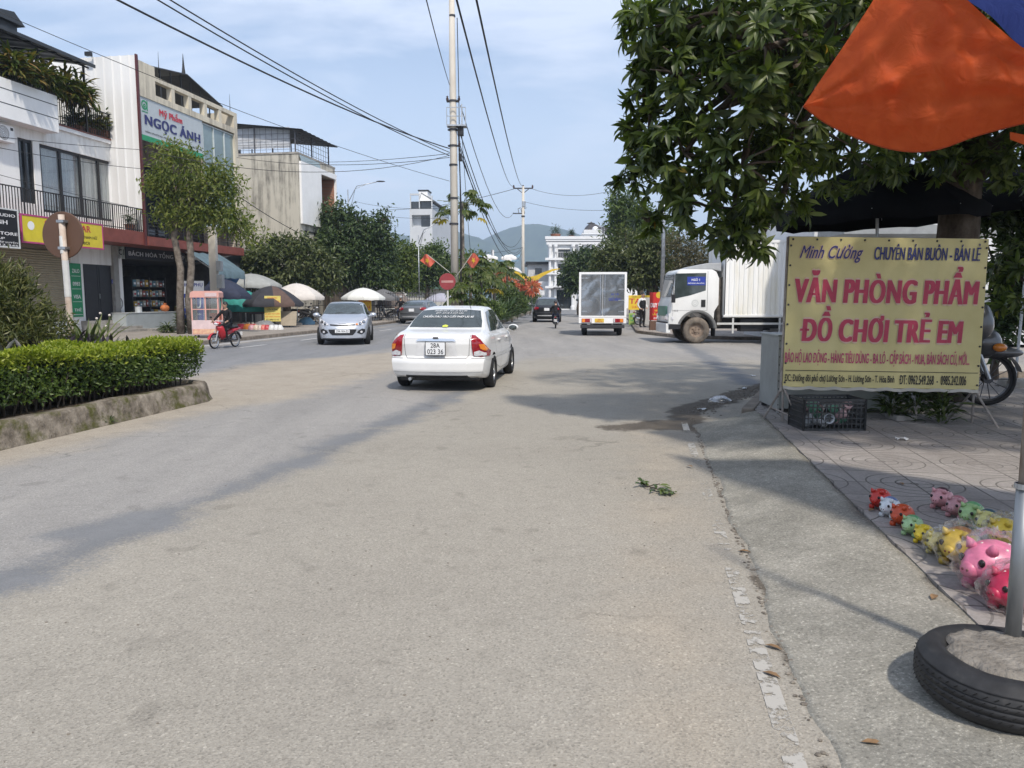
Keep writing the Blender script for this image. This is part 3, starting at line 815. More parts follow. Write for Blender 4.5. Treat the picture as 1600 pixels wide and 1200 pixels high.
# ================================================================ BUILDERS: cars, bikes, people, parasols
from mathutils.bvhtree import BVHTree
def interp_table(st, n=160, sig=.05):
    st = sorted(st); ys_ = np.array([q[0] for q in st]); yy = np.linspace(ys_[0], ys_[-1], n); out = [yy]
    step = yy[1]-yy[0]; k = int(max(1, 3*sig/step)); ker = np.exp(-.5*((np.arange(-k,k+1)*step)/sig)**2); ker /= ker.sum()
    for c in range(1, len(st[0])):
        v = np.interp(yy, ys_, [q[c] for q in st]); vp = np.pad(v, k, mode='reflect', reflect_type='odd'); out.append(np.convolve(vp, ker, 'valid'))
    return np.stack(out, 1)
def catmull(pts, sub=5):
    pts = [np.array(p_, float) for p_ in pts]; out = []
    for i in range(len(pts)-1):
        p0 = pts[max(0,i-1)]; p1 = pts[i]; p2 = pts[i+1]; p3 = pts[min(len(pts)-1,i+2)]
        for k in range(sub):
            t_ = k/sub
            out.append(.5*((2*p1)+(-p0+p2)*t_+(2*p0-5*p1+4*p2-p3)*t_**2+(-p0+3*p1-3*p2+p3)*t_**3))
    out.append(pts[-1]); return out
def boolean_cut(o, cutter_mb, mat):
    c = cutter_mb.build('cutter', mat, fix=True)
    md = o.modifiers.new('cut', 'BOOLEAN'); md.operation = 'DIFFERENCE'; md.object = c; md.solver = 'EXACT'
    try: md.material_mode = 'TRANSFER'
    except Exception: pass
    dg = bpy.context.evaluated_depsgraph_get(); dg.update()
    me_ = bpy.data.meshes.new_from_object(o.evaluated_get(dg))
    o.modifiers.clear()
    old = o.data; o.data = me_; me_.name = o.name
    bpy.data.meshes.remove(old)
    cm = c.data; bpy.data.objects.remove(c); bpy.data.meshes.remove(cm)
def car_body(parent, st, paint, L, bow_f, bow_r, wheels, wr_, endz_r=None, endz_f=None, name='body'):
    """lofted shell: st rows (y, ztop, zbelt, wbelt, wroof, zbottom)"""
    T = interp_table(st); rows = []
    y0, y1 = T[0,0], T[-1,0]
    def deform(p_):
        x, y, z = p_
        wmax = .84
        k = min(1, max(0, (y1-y)/.7)); k = 1-k; k = k*k*(3-2*k); y2 = y - bow_f*k*(abs(x)/wmax)**2.6
        k = min(1, max(0, (y-y0)/.7)); k = 1-k; k = k*k*(3-2*k); y2 += bow_r*k*(abs(x)/wmax)**2.6
        if endz_r is not None:
            k = min(1, max(0, (y-y0)/.5)); k = 1-k; y2 += k*np.interp(z, endz_r[0], endz_r[1])
        if endz_f is not None:
            k = min(1, max(0, (y1-y)/.5)); k = 1-k; y2 += k*np.interp(z, endz_f[0], endz_f[1])
        return (x, float(y2), z)
    for (y, zt, zb, wb, wr, z0) in T:
        h = max(.03, zt-zb)
        half = [(0,z0),(wb*.80,z0),(wb*.93,z0+.015),(wb*.975,z0+.12),(wb*1.0,z0+.5*(zb-z0)),(wb*.985,zb-.10),(wb*.965,zb-.03),(wb*.93,zb+.005),
                ((wb*.93)*.42+wr*.58+.012,zb+h*.52),(wr+.015,zb+h*.86),(wr*.86,zb+h*.965),(wr*.45,zb+h*.995),(0,zt)]
        half = catmull(half, 4)
        full = [(p_[0],p_[1]) for p_ in half] + [(-p_[0],p_[1]) for p_ in half[-2:0:-1]]
        rows.append([(p_[0], y, p_[1]) for p_ in full])
    m = MB(); n = len(rows[0]); K = len(rows)
    vs = [deform(p_) for r_ in rows for p_ in r_]
    fs = [(i*n+j, i*n+(j+1)%n, (i+1)*n+(j+1)%n, (i+1)*n+j) for i in range(K-1) for j in range(n)]
    m.add(vs, fs)
    hn = n//2
    for e_, rev in ((0, True), (K-1, False)):
        r_ = rows[e_]; g = []
        for j in range(1, hn):
            a_ = r_[j]; g.append([deform((a_[0]*(1-2*q/10), a_[1], a_[2])) for q in range(11)])
        mm = MB(); mm.grid(g); m.add(mm.v, mm.f)
        top = deform(r_[hn]); bot = deform(r_[0])
        m.add([bot]+g[0], [tuple(range(0,12))]); m.add([top]+g[-1], [tuple(range(11,-1,-1))])
    bm = bmesh.new()
    me_ = bpy.data.meshes.new('t'); me_.from_pydata(m.v, [], m.f); bm.from_mesh(me_)
    bmesh.ops.remove_doubles(bm, verts=bm.verts, dist=.0006); bmesh.ops.recalc_face_normals(bm, faces=bm.faces)
    bvh = BVHTree.FromBMesh(bm); bm.to_mesh(me_); bm.free()
    me_.materials.append(paint); me_.name = name
    o = bpy.data.objects.new(name, me_); COL.objects.link(o)
    cut = MB()
    for (wx, wy) in wheels:
        sg = 1 if wx > 0 else -1
        M = Matrix.Translation((0,wy,wr_)) @ Matrix.Rotation(PI/2, 4, 'Y')
        prof = [(0,sg*.52),(wr_*1.16,sg*.52),(wr_*1.16,sg*1.1),(0,sg*1.1)]
        cut.lathe(prof, 28, M)
    boolean_cut(o, cut, black_metal)
    o.data.polygons.foreach_set('use_smooth', [True]*len(o.data.polygons)); o.data.set_sharp_from_angle(angle=rad(38))
    o.parent = parent
    return o, bvh
def patch(bvh, poly, axis, mat, parent, name, off=.006, rings=5, seg=4, sgn=1, thick=0.0):
    """a shape drawn in a side/front/rear elevation, wrapped onto the shell. axis '+y','-y','+x','-x','+z'"""
    P = []
    n = len(poly)
    for i in range(n):
        a_, b_ = poly[i], poly[(i+1)%n]
        for k in range(seg): P.append((a_[0]+(b_[0]-a_[0])*k/seg, a_[1]+(b_[1]-a_[1])*k/seg))
    cx = sum(p_[0] for p_ in P)/len(P); cz = sum(p_[1] for p_ in P)/len(P)
    def proj(u, v):
        if axis in ('+y','-y'):
            s_ = 1 if axis == '+y' else -1; o_ = Vector((u, s_*6, v)); d = Vector((0,-s_,0))
        elif axis in ('+x','-x'):
            s_ = 1 if axis == '+x' else -1; o_ = Vector((s_*4, u, v)); d = Vector((-s_,0,0))
        else:
            o_ = Vector((u, v, 5)); d = Vector((0,0,-1))
        h = bvh.ray_cast(o_, d)
        if h[0] is None: return None
        return h[0] - d*off*.5 + h[1]*off
    m = MB(); vs = []; N_ = len(P)
    for r_ in range(rings+1):
        k = 1-r_/rings
        for p_ in P:
            q = proj(cx+(p_[0]-cx)*k, cz+(p_[1]-cz)*k)
            if q is None:
                for kk in (.97,.94,.9,.8,.6,.3,0):
                    q = proj(cx+(p_[0]-cx)*k*kk, cz+(p_[1]-cz)*k*kk)
                    if q is not None: break
                if q is None: q = Vector((0,0,1))
            vs.append(q)
    fs = [(r_*N_+i, r_*N_+(i+1)%N_, (r_+1)*N_+(i+1)%N_, (r_+1)*N_+i) for r_ in range(rings) for i in range(N_)]
    m.add(vs, fs)
    return m.build(name, mat, parent, smooth=True, fix=True)
def line_patch(bvh, pts, axis, mat, parent, name='panel_gap', w=.008, off=.003, n=14):
    m = MB(); L = []
    for i in range(len(pts)-1):
        for k in range(n): L.append((pts[i][0]+(pts[i+1][0]-pts[i][0])*k/n, pts[i][1]+(pts[i+1][1]-pts[i][1])*k/n))
    L.append(pts[-1]); A = []; B = []
    for i, p_ in enumerate(L):
        q0 = L[max(0,i-1)]; q1 = L[min(len(L)-1,i+1)]; tx, tz = q1[0]-q0[0], q1[1]-q0[1]; l = math.hypot(tx,tz) or 1; nx_, nz_ = -tz/l*w/2, tx/l*w/2
        pr = []
        for s_ in (1,-1):
            u, v = p_[0]+nx_*s_, p_[1]+nz_*s_
            if axis == '-y': h = bvh.ray_cast(Vector((u,-6,v)), Vector((0,1,0)))
            elif axis == '+y': h = bvh.ray_cast(Vector((u,6,v)), Vector((0,-1,0)))
            elif axis == '+x': h = bvh.ray_cast(Vector((4,u,v)), Vector((-1,0,0)))
            else: h = bvh.ray_cast(Vector((-4,u,v)), Vector((1,0,0)))
            pr.append(None if h[0] is None else h[0]+h[1]*off)
        if None in pr: continue
        A.append(pr[0]); B.append(pr[1])
    if len(A) > 1:
        m.grid([A, B]); return m.build(name, mat, parent, fix=True)
def mx(v): return [(-x, z) for x, z in v][::-1]
def wheel(parent, loc, r, w, side, rimmat, tyremat=rubber, spokes=5, name='wheel', rim_r=.63, hub=True):
    M = Matrix.Translation(loc) @ Matrix.Rotation(PI/2*side, 4, 'Y')
    h = w/2; rr = r*rim_r
    prof = [(rr,-h*.8),(rr*1.06,-h),(r*.9,-h),(r*.98,-h*.75),(r,-h*.4),(r,h*.4),(r*.98,h*.75),(r*.9,h),(rr*1.06,h),(rr,h*.8),(rr*.97,h*.3),(rr*.97,-h*.8)]
    o = part(name, tyremat, parent, lambda m: m.lathe(prof, 32, M), smooth=True, fix=True)
    def rim(m):
        m.lathe([(rr*.99,h*.75),(rr*.93,h*.72),(rr*.88,h*.45),(rr*.88,-h*.3)], 32, M)
        if spokes:
            for k in range(spokes):
                a_ = 2*PI*k/spokes; c, s_ = math.cos(a_), math.sin(a_); R = M @ Matrix.Rotation(a_, 4, 'Z')
                m.add([R @ Vector(q) for q in [(rr*.1,-rr*.17,h*.6),(rr*.1,rr*.17,h*.6),(rr*.92,rr*.13,h*.68),(rr*.92,-rr*.13,h*.68),(rr*.1,-rr*.2,h*.3),(rr*.1,rr*.2,h*.3),(rr*.92,rr*.15,h*.35),(rr*.92,-rr*.15,h*.35)]], [(0,1,2,3),(4,7,6,5),(0,3,7,4),(1,5,6,2),(0,4,5,1),(3,2,6,7)])
            m.lathe([(0,h*.66),(rr*.2,h*.64),(rr*.22,h*.3)], 16, M)
        else:
            m.lathe([(0,h*.5),(rr*.3,h*.5),(rr*.34,h*.25),(rr*.7,h*.2),(rr*.88,h*.5)], 32, M)
            for k in range(6):
                a_ = 2*PI*k/6; R = M @ Matrix.Translation((rr*.5*math.cos(a_), rr*.5*math.sin(a_), h*.22)); m.lathe([(0,.03),(.025,.03),(.025,0)], 8, R)
        m.lathe([(0,-h*.2),(rr*.88,-h*.25)], 24, M)
    part('rim', rimmat, o, rim, smooth=False, auto=rad(35))
    return o
def paint_mat(name, col, metal=0.0, rough=.28, coat=.6):
    return pm(name, col, rough, metal, var=.03, scale=2, coat=coat)
white_car_paint = paint_mat('white car paint', (.72,.72,.71), rough=.35)
silver_paint = paint_mat('silver car paint', (.50,.53,.58), .55, .32)
black_paint = paint_mat('black car paint', (.012,.012,.014))
grey_paint = paint_mat('grey car paint', (.16,.17,.18), .5, .3)
alloy = pm('alloy rim', (.45,.46,.47), .35, .8, var=.1)

def mirror(parent, x, y, z, paint, sg, back=True):
    """sg -1: glass looks back (-y)"""
    s_ = 1 if x > 0 else -1
    o = part('wing_mirror', paint, parent, lambda m: m.sphere((x+s_*.09, y, z), (.105,.075,.07), 14, 10).bar((x-s_*.03,y,z-.04),(x+s_*.04,y,z-.02),.05,.035), smooth=True)
    part('mirror_glass', car_glass, o, lambda m: m.sphere((x+s_*.09, y-.067, z), (.082,.02,.052), 12, 8), smooth=True)

# ---- white saloon seen from behind
def white_saloon(loc, rz):
    t = thing('saloon_car', 'white saloon car driving away in the middle of the near carriageway, lettered rear window', 'car', loc, rz)
    st = [(-2.12,.90,.84,.79,.66,.27),(-2.02,.965,.90,.82,.68,.23),(-1.8,.995,.93,.835,.69,.21),(-1.5,1.02,.945,.84,.68,.2),(-1.38,1.045,.945,.84,.665,.2),(-1.05,1.24,.94,.842,.61,.19),(-.72,1.375,.935,.843,.565,.18),(-.3,1.425,.93,.843,.555,.18),
          (.2,1.42,.925,.842,.56,.18),(.5,1.36,.92,.84,.575,.18),(1.1,1.0,.91,.835,.66,.18),(1.3,.94,.88,.83,.68,.18),(1.7,.86,.80,.81,.66,.2),(2.0,.74,.68,.77,.6,.22),(2.12,.62,.57,.72,.55,.26)]
    wheels = [(-.72,-1.22),(.72,-1.22),(-.72,1.30),(.72,1.30)]
    ez = ([.2,.27,.35,.52,.56,.60,.8,1.0], [.05,.0,-.05,-.055,-.02,.03,.0,.03])
    body, B = car_body(t, st, white_car_paint, 4.24, .22, .20, wheels, .29, endz_r=ez)
    patch(B, [(-.645,1.055),(.645,1.055),(.62,1.16),(.53,1.335),(.30,1.352),(-.30,1.352),(-.53,1.335),(-.62,1.16)], '-y', car_glass, t, 'rear_window', seg=6, rings=8)
    patch(B, [(-.64,1.04),(.64,1.04),(.5,1.34),(-.5,1.34)], '+y', car_glass, t, 'windscreen', seg=6)
    for ax in ('+x','-x'):
        patch(B, [(-1.18,.985),(-.34,.985),(-.34,1.335),(-.62,1.31),(-.9,1.17)], ax, car_glass, t, 'side_window', seg=6)
        patch(B, [(-.28,.985),(.78,.985),(.84,1.02),(.38,1.325),(.1,1.345),(-.28,1.34)], ax, car_glass, t, 'side_window', seg=6)
        for ln in ([(-.31,1.33),(-.31,.45),(-.30,.30)], [(.80,.95),(.86,.6),(.82,.28)], [(-1.1,.93),(-.92,.62),(-.78,.36),(-.30,.27),(.82,.27)]):
            line_patch(B, ln, ax, dark_metal, body, 'panel_gap')
        line_patch(B, [(-1.9,.56),(1.9,.52)], ax, pm('side moulding', (.55,.55,.54), .5), body, 'side_moulding', w=.05, off=.008, n=40)
        sg = 1 if ax == '+x' else -1
        for yy in (-.55,.52):
            part('door_handle', white_car_paint, t, lambda m: m.box(sg*.80,sg*.862,yy-.10,yy+.10,.80,.835), bevel=.01)
    tl = [(.575,.945),(.64,.935),(.72,.87),(.80,.77),(.835,.68),(.835,.60),(.74,.585),(.61,.60),(.59,.74)]
    for p_ in (tl, mx(tl)):
        o = patch(B, p_, '-y', red_lamp, t, 'tail_light', off=.014, seg=4)
        s_ = 1 if p_ is tl else -1
        def sub(v): return v if s_ > 0 else mx(v)
        patch(B, sub([(.70,.80),(.77,.80),(.82,.72),(.80,.69),(.72,.73)]), '-y', amber_lamp, o, 'indicator', off=.02)
        patch(B, sub([(.62,.675),(.70,.70),(.80,.655),(.80,.61),(.73,.60),(.62,.615)]), '-y', clear_lamp, o, 'reversing_lamp', off=.02)
    line_patch(B, [(-.56,.95),(-.54,.62),(-.50,.565),(.50,.565),(.54,.62),(.56,.95)], '-y', dark_metal, body, 'panel_gap', w=.007)
    line_patch(B, [(-.80,.563),(-.58,.562)], '-y', dark_metal, body, 'panel_gap', w=.006); line_patch(B, [(.58,.562),(.80,.563)], '-y', dark_metal, body, 'panel_gap', w=.006)
    # plate recess garnish and badge
    patch(B, [(-.34,.85),(.34,.85),(.30,.885),(0,.90),(-.30,.885)], '-y', chrome, t, 'boot_garnish', off=.016, seg=6)
    patch(B, [(-.045,.885),(.045,.885),(.045,.90),(-.045,.90)], '-y', dark_metal, t, 'badge', off=.026)
    patch(B, [(-.36,.60),(.36,.60),(.32,.845),(-.32,.845)], '-y', pm('plate recess', (.66,.66,.66), .4), t, 'plate_recess', off=.004)
    pl = part('number_plate', plate_white, t, lambda m: m.box(-.165,.165,-2.165,-2.15,.625,.84), bevel=.004)
    def fr(m):
        m.box(-.172,-.163,-2.168,-2.148,.618,.847); m.box(.163,.172,-2.168,-2.148,.618,.847); m.box(-.163,.163,-2.168,-2.148,.84,.847); m.box(-.163,.163,-2.168,-2.148,.618,.625)
    part('plate_frame', black_metal, pl, fr)
    lettering('28A', ink_black, pl, 0, .785, .155, .075, y=-2.168, bold=.0); lettering('023 36', ink_black, pl, 0, .683, .27, .08, y=-2.168, bold=.0)
    # bumper crease, exhaust, reflector
    line_patch(B, [(-.80,.34),(.80,.34)], '-y', pm('bumper crease', (.5,.5,.5), .5), body, 'bumper_crease', w=.012, n=40)
    patch(B, [(-.55,.235),(.55,.235),(.52,.285),(-.52,.285)], '-y', black_metal, t, 'bumper_lip', off=.004, seg=6)
    part('exhaust', steel, t, lambda m: m.tube([(-.45,-1.6,.23),(-.45,-2.12,.22)], .028, 12))
    part('underbody', black_metal, t, lambda m: m.box(-.68,.68,-1.9,1.85,.17,.26), bevel=.03)
    # lettering on the rear window, wrapped on the glass
    def glass_text(body_, w, h, cz, mat):
        o = lettering(body_, mat, t, 0, cz, w, h, y=0, bold=.01, shear=.15)
        for v in o.data.vertices:
            hit = B.ray_cast(Vector((v.co.x, -6, v.co.z)), Vector((0,1,0)))
            if hit[0] is not None: v.co = hit[0] + hit[1]*.017
    glass_text('CHUẨN ĐÀO TẠO LÁI XE & VN', .60, .035, 1.322, ink_white)
    glass_text('ĐT: 0218 3 824 656', .50, .026, 1.282, ink_white)
    glass_text('CHUẨN ĐÀO TẠO GIẤY PHÉP LÁI XE', .92, .058, 1.225, ink_white)
    patch(B, [(-.045,1.05),(.045,1.05),(.05,1.075),(0,1.09),(-.05,1.075)], '-y', pm('sticker yellow', (.62,.66,.08), .5), t, 'sticker', off=.014)
    part('antenna', black_metal, t, lambda m: m.bar((.35,-.75,1.36),(.35,-.95,1.52),.007))
    for wx, wy in wheels: wheel(t, (wx+(.045 if wx > 0 else -.045), wy, .29), .29, .185, 1 if wx > 0 else -1, alloy)
    mirror(t, -.84, .80, .98, white_car_paint, -1); mirror(t, .84, .80, .98, white_car_paint, -1)
    return t
# ---- hatchbacks and others
def hatchback(loc, rz, paint, label, plate='29A 004.53', H=1.46, name='hatchback_car', front=True, group=None):
    t = thing(name, label, 'car', loc, rz, group)
    k = H/1.46
    st = [(-2.0,.95*k,.80,.70,.55,.32),(-1.9,1.15*k,.90,.80,.58,.25),(-1.6,1.34*k,.96,.845,.58,.22),(-1.1,1.43*k,.96,.855,.575,.2),(-.4,1.46*k,.95,.86,.575,.19),(.1,1.44*k,.94,.86,.585,.19),(.45,1.37*k,.93,.86,.60,.19),(1.12,1.04,.93,.85,.68,.19),(1.3,.99,.91,.845,.70,.19),(1.6,.92,.85,.83,.68,.2),(1.85,.82,.74,.80,.62,.21),(1.98,.70,.62,.76,.56,.22),(2.03,.56,.50,.72,.5,.25)]
    wheels = [(-.74,-1.25),(.74,-1.25),(-.74,1.28),(.74,1.28)]
    body, B = car_body(t, st, paint, 4.0, .34, .16, wheels, .31)
    patch(B, [(-.70,1.03),(.70,1.03),(.56,1.38*k),(.2,1.405*k),(-.2,1.405*k),(-.56,1.38*k)], '+y', car_glass, t, 'windscreen', seg=6, rings=8)
    patch(B, [(-.62,1.02),(.62,1.02),(.5,1.33*k),(-.5,1.33*k)], '-y', car_glass, t, 'rear_window', seg=6)
    for ax in ('+x','-x'):
        patch(B, [(-1.55,1.03),(-.35,1.0),(-.35,1.36*k),(-1.0,1.34*k),(-1.45,1.2*k)], ax, car_glass, t, 'side_window', seg=5)
        patch(B, [(-.28,1.0),(.80,1.0),(.86,1.03),(.36,1.33*k),(-.28,1.365*k)], ax, car_glass, t, 'side_window', seg=5)
        line_patch(B, [(-.31,1.35),(-.31,.3)], ax, dark_metal, body, 'panel_gap')
        line_patch(B, [(.84,.96),(.88,.6),(.82,.28)], ax, dark_metal, body, 'panel_gap')
    hl = [(.44,.70),(.50,.665),(.62,.66),(.72,.72),(.77,.83),(.78,.90),(.70,.86),(.56,.77)]
    for p_ in (hl, mx(hl)):
        s_ = 1 if p_ is hl else -1
        o = patch(B, p_, '+y', clear_lamp, t, 'headlight', off=.012)
        for cx, cz, r_ in ((.57,.715,.045),(.68,.77,.05)):
            patch(B, [(s_*(cx+r_*math.cos(q*PI/5)), cz+r_*math.sin(q*PI/5)) for q in range(10)], '+y', black_metal, o, 'lamp_bowl', off=.02, seg=1, rings=2)
            patch(B, [(s_*(cx+r_*.55*math.cos(q*PI/5)), cz+r_*.55*math.sin(q*PI/5)) for q in range(10)], '+y', chrome, o, 'lamp_lens', off=.026, seg=1, rings=2)
        if s_ < 0: patch(B, [(s_*.42,.69),(s_*.50,.675),(s_*.50,.715),(s_*.45,.725)], '+y', amber_lamp, o, 'indicator', off=.024)
        fg = [(.47,.42),(.62,.36),(.73,.44),(.73,.53),(.64,.555),(.52,.50)]
        fo = patch(B, fg if s_ > 0 else mx(fg), '+y', black_metal, t, 'fog_lamp_recess', off=.008)
        patch(B, [(s_*(.61+.04*math.cos(q*PI/5)), .45+.04*math.sin(q*PI/5)) for q in range(10)], '+y', clear_lamp, fo, 'fog_lamp', off=.016, seg=1, rings=2)
    patch(B, [(-.42,.705),(-.1,.685),(.1,.685),(.42,.705),(.40,.665),(.2,.648),(-.2,.648),(-.40,.665)], '+y', black_metal, t, 'grille', off=.012)
    patch(B, [(-.13,.765),(.13,.765),(.12,.725),(-.12,.725)], '+y', paint, t, 'badge', off=.014)
    patch(B, [(-.46,.53),(.46,.53),(.42,.43),(.33,.345),(-.33,.345),(-.42,.43)], '+y', black_metal, t, 'lower_grille', off=.010)
    yp = B.ray_cast(Vector((0,6,.47)), Vector((0,-1,0)))[0].y + .03
    pl = thing('number_plate', None, None, (0, yp, .475), PI); pl.parent = t
    o = part('plate', plate_white, pl, lambda m: m.box(-.24,.24,0,.015,-.055,.055), bevel=.003)
    lettering(plate, ink_black, pl, 0, 0, .40, .07, y=-.004, bold=0)
    part('wiper', black_metal, t, lambda m: m.bar((.3,1.10,1.065),(-.25,.98,1.10),.015).bar((-.25,1.10,1.065),(-.62,.92,1.12),.015))
    part('underbody', black_metal, t, lambda m: m.box(-.68,.68,-1.8,1.8,.17,.26), bevel=.03)
    for wx, wy in wheels: wheel(t, (wx+(.04 if wx > 0 else -.04), wy, .31), .31, .195, 1 if wx > 0 else -1, alloy)
    for s_ in (1,-1):
        o = part('wing_mirror', paint, t, lambda m: m.sphere((s_*.97,.82,1.0), (.12,.08,.075), 14, 10).bar((s_*.82,.82,.96),(s_*.90,.82,.97),.05,.04), smooth=True)
    return t
def suv_rear(loc, rz, paint, label, name='suv', H=1.66, group=None):
    t = thing(name, label, 'car', loc, rz, group); k = H
    st = [(-2.3,.98,.86,.80,.66,.36),(-2.2,1.08,.98,.88,.68,.3),(-2.0,1.22,1.02,.91,.66,.26),(-1.5,k-.1,1.03,.925,.64,.25),(-.9,k-.01,1.02,.93,.63,.24),(-.2,k,1.01,.93,.63,.24),(.35,k-.06,1.0,.93,.65,.24),(1.05,1.14,.99,.925,.72,.24),(1.5,1.06,.95,.915,.74,.25),(2.0,.96,.86,.88,.68,.28),(2.3,.78,.66,.80,.6,.34)]
    wheels = [(-.80,-1.4),(.80,-1.4),(-.80,1.45),(.80,1.45)]
    body, B = car_body(t, st, paint, 4.6, .22, .2, wheels, .36)
    patch(B, [(-.68,1.13),(.68,1.13),(.55,1.50*k/1.66),(-.55,1.50*k/1.66)], '-y', car_glass, t, 'rear_window', seg=6)
    patch(B, [(-.66,1.14),(.66,1.14),(.5,1.52*k/1.66),(-.5,1.52*k/1.66)], '+y', car_glass, t, 'windscreen', seg=6)
    for ax in ('+x','-x'):
        patch(B, [(-1.5,1.08),(-.35,1.07),(-.35,1.53*k/1.66),(-1.2,1.5*k/1.66)], ax, car_glass, t, 'side_window', seg=5)
        patch(B, [(-.28,1.07),(.85,1.07),(.4,1.5*k/1.66),(-.28,1.53*k/1.66)], ax, car_glass, t, 'side_window', seg=5)
    tl = [(.52,.98),(.70,1.03),(.84,1.0),(.86,.88),(.80,.83),(.55,.88)]
    for p_ in (tl, mx(tl)): patch(B, p_, '-y', red_lamp, t, 'tail_light', off=.012)
    patch(B, [(-.8,.66),(.8,.66),(.78,.60),(-.78,.60)], '-y', dark_metal, t, 'bumper_crease', off=.008, seg=8)
    patch(B, [(-.62,.48),(.62,.48),(.6,.42),(-.6,.42)], '-y', pm('bright trim', (.5,.5,.5), .4, .5), t, 'skid_plate', off=.01, seg=8)
    yp = B.ray_cast(Vector((0,-6,.85)), Vector((0,1,0)))[0].y
    part('number_plate', plate_white, t, lambda m: m.box(-.17,.17,yp-.03,yp-.012,.77,.95), bevel=.003)
    part('underbody', black_metal, t, lambda m: m.box(-.72,.72,-2.0,2.0,.2,.32), bevel=.03)
    for wx, wy in wheels: wheel(t, (wx+(.04 if wx > 0 else -.04), wy, .36), .36, .24, 1 if wx > 0 else -1, alloy)
    mirror(t, -.92, .85, 1.08, paint, -1); mirror(t, .92, .85, 1.08, paint, -1)
    return t

# ---- motorbike: underbone scooter, front to +Y
def motorbike(loc, rz, paint, label, group=None, name='motorbike', lean=0.0, detail=True, plate=None, chunky=False):
    t = thing(name, label, 'motorbike', loc, rz, group); t.rotation_euler = (0, lean, rz)
    r = .285; yf, yr = .62, -.60; tw = .11 if chunky else .075
    def whl(y):
        M = Matrix.Translation((0,y,r)) @ Matrix.Rotation(PI/2, 4, 'Y'); h = tw/2
        o = part('wheel', rubber, t, lambda m: m.lathe([(r*.82,-h*.7),(r*.9,-h),(r*.98,-h*.5),(r,0),(r*.98,h*.5),(r*.9,h),(r*.82,h*.7),(r*.8,0),(r*.82,-h*.7)], 28, M), smooth=True)
        def rm(m):
            m.lathe([(r*.82,-h*.75),(r*.76,-h*.5),(r*.76,h*.5),(r*.82,h*.75)], 28, M); m.lathe([(0,-.05),(.05,-.05),(.05,.05),(0,.05)], 12, M)
            for k in range(14):
                a_ = 2*PI*k/14; m.bar(M @ Vector((.04*math.cos(a_),.04*math.sin(a_),.02*(-1)**k)), M @ Vector((r*.77*math.cos(a_+.2),r*.77*math.sin(a_+.2),0)), .007)
        part('rim', dark_metal if chunky else alloy, o, rm)
    whl(yf); whl(yr)
    def loft(m, rows):
        """rows (y, zc, half width, half height)"""
        R = []
        for (y, zc, hw, hh) in rows: R.append([(hw*math.cos(2*PI*k/14), y, zc+hh*math.sin(2*PI*k/14)) for k in range(15)])
        m.grid(R); m.add(R[0][:14], [tuple(range(14))]); m.add(R[-1][:14], [tuple(range(13,-1,-1))])
    part('rear_body', paint, t, lambda m: loft(m, [(-.92,.70,.03,.03),(-.80,.70,.085,.06),(-.5,.66,.12,.10),(-.2,.58,.11,.10),(.02,.50,.08,.08)]), smooth=True)
    def shield(m):
        rows = []
        for z_, w_, y_ in ((.33,.12,.22),(.45,.17,.28),(.60,.20,.36),(.75,.18,.42),(.84,.14,.44)):
            rows.append([(w_*q, y_-.13*abs(q)**1.5, z_) for q in (-1,-.7,-.3,0,.3,.7,1)])
        m.grid(rows); rows2 = [[(x, y-.06, z_) for x,y,z_ in rr] for rr in rows]; m.grid(rows2)
        m.grid([rows[i] for i in (0,)]+[rows2[0]]); m.grid([rows[-1], rows2[-1]])
        m.grid([[rr[0] for rr in rows],[rr[0] for rr in rows2]]); m.grid([[rr[-1] for rr in rows],[rr[-1] for rr in rows2]])
    part('leg_shield', paint, t, shield, smooth=True, fix=True)
    part('front_fender', paint, t, lambda m: m.grid([[(x*(.055 if not chunky else .075), yf+(r+.035)*math.cos(a_), r+(r+.035-.02*abs(x))*math.sin(a_)) for x in (-1,-.5,.5,1)] for a_ in np.linspace(.25,2.5,12)]), smooth=True)
    part('rear_fender', black_metal, t, lambda m: m.grid([[(x*.06, yr+(r+.04)*math.cos(a_), r+(r+.04)*math.sin(a_)) for x in (-1,-.5,.5,1)] for a_ in np.linspace(1.2,3.1,12)]), smooth=True)
    part('seat', pm('seat vinyl', (.02,.02,.02), .55), t, lambda m: loft(m, [(-.78,.775,.06,.03),(-.7,.79,.11,.05),(-.35,.775,.125,.05),(-.05,.755,.11,.05),(.08,.72,.06,.04)]), smooth=True)
    part('frame', dark_metal, t, lambda m: m.tube([(0,.40,.78),(0,.18,.42),(0,-.2,.40),(0,-.55,.55)], .035, 8).box(-.09,.09,-.18,.16,.22,.42).tube([(.09,yr,r),(.09,-.1,.30)], .02, 6).tube([(-.09,yr,r),(-.09,-.1,.30)], .02, 6).tube([(.12,yr,r),(.11,-.45,.62)], .025, 8).tube([(-.12,yr,r),(-.11,-.45,.62)], .025, 8))
    part('fork', steel, t, lambda m: m.tube([(.07,yf,r),(.07,.47,.66)], .022, 8).tube([(-.07,yf,r),(-.07,.47,.66)], .022, 8))
    part('exhaust', chrome, t, lambda m: m.tube([(.10,.1,.26),(.13,-.15,.22),(.14,-.3,.27),(.14,-.82,.40)], [.018,.02,.05,.055], 10), smooth=True)
    part('handlebar', black_metal, t, lambda m: m.tube([(-.34,.28,.98),(-.2,.36,.97),(0,.42,.93),(.2,.36,.97),(.34,.28,.98)], .016, 8))
    part('handlebar_cowl', paint, t, lambda m: m.sphere((0,.41,.94), (.17,.10,.07), 14, 10), smooth=True)
    part('headlight', clear_lamp, t, lambda m: m.sphere((0,.47,.925), (.095,.06,.055), 14, 10), smooth=True)
    part('tail_light', red_lamp, t, lambda m: m.sphere((0,-.90,.70), (.07,.05,.035), 12, 8), smooth=True)
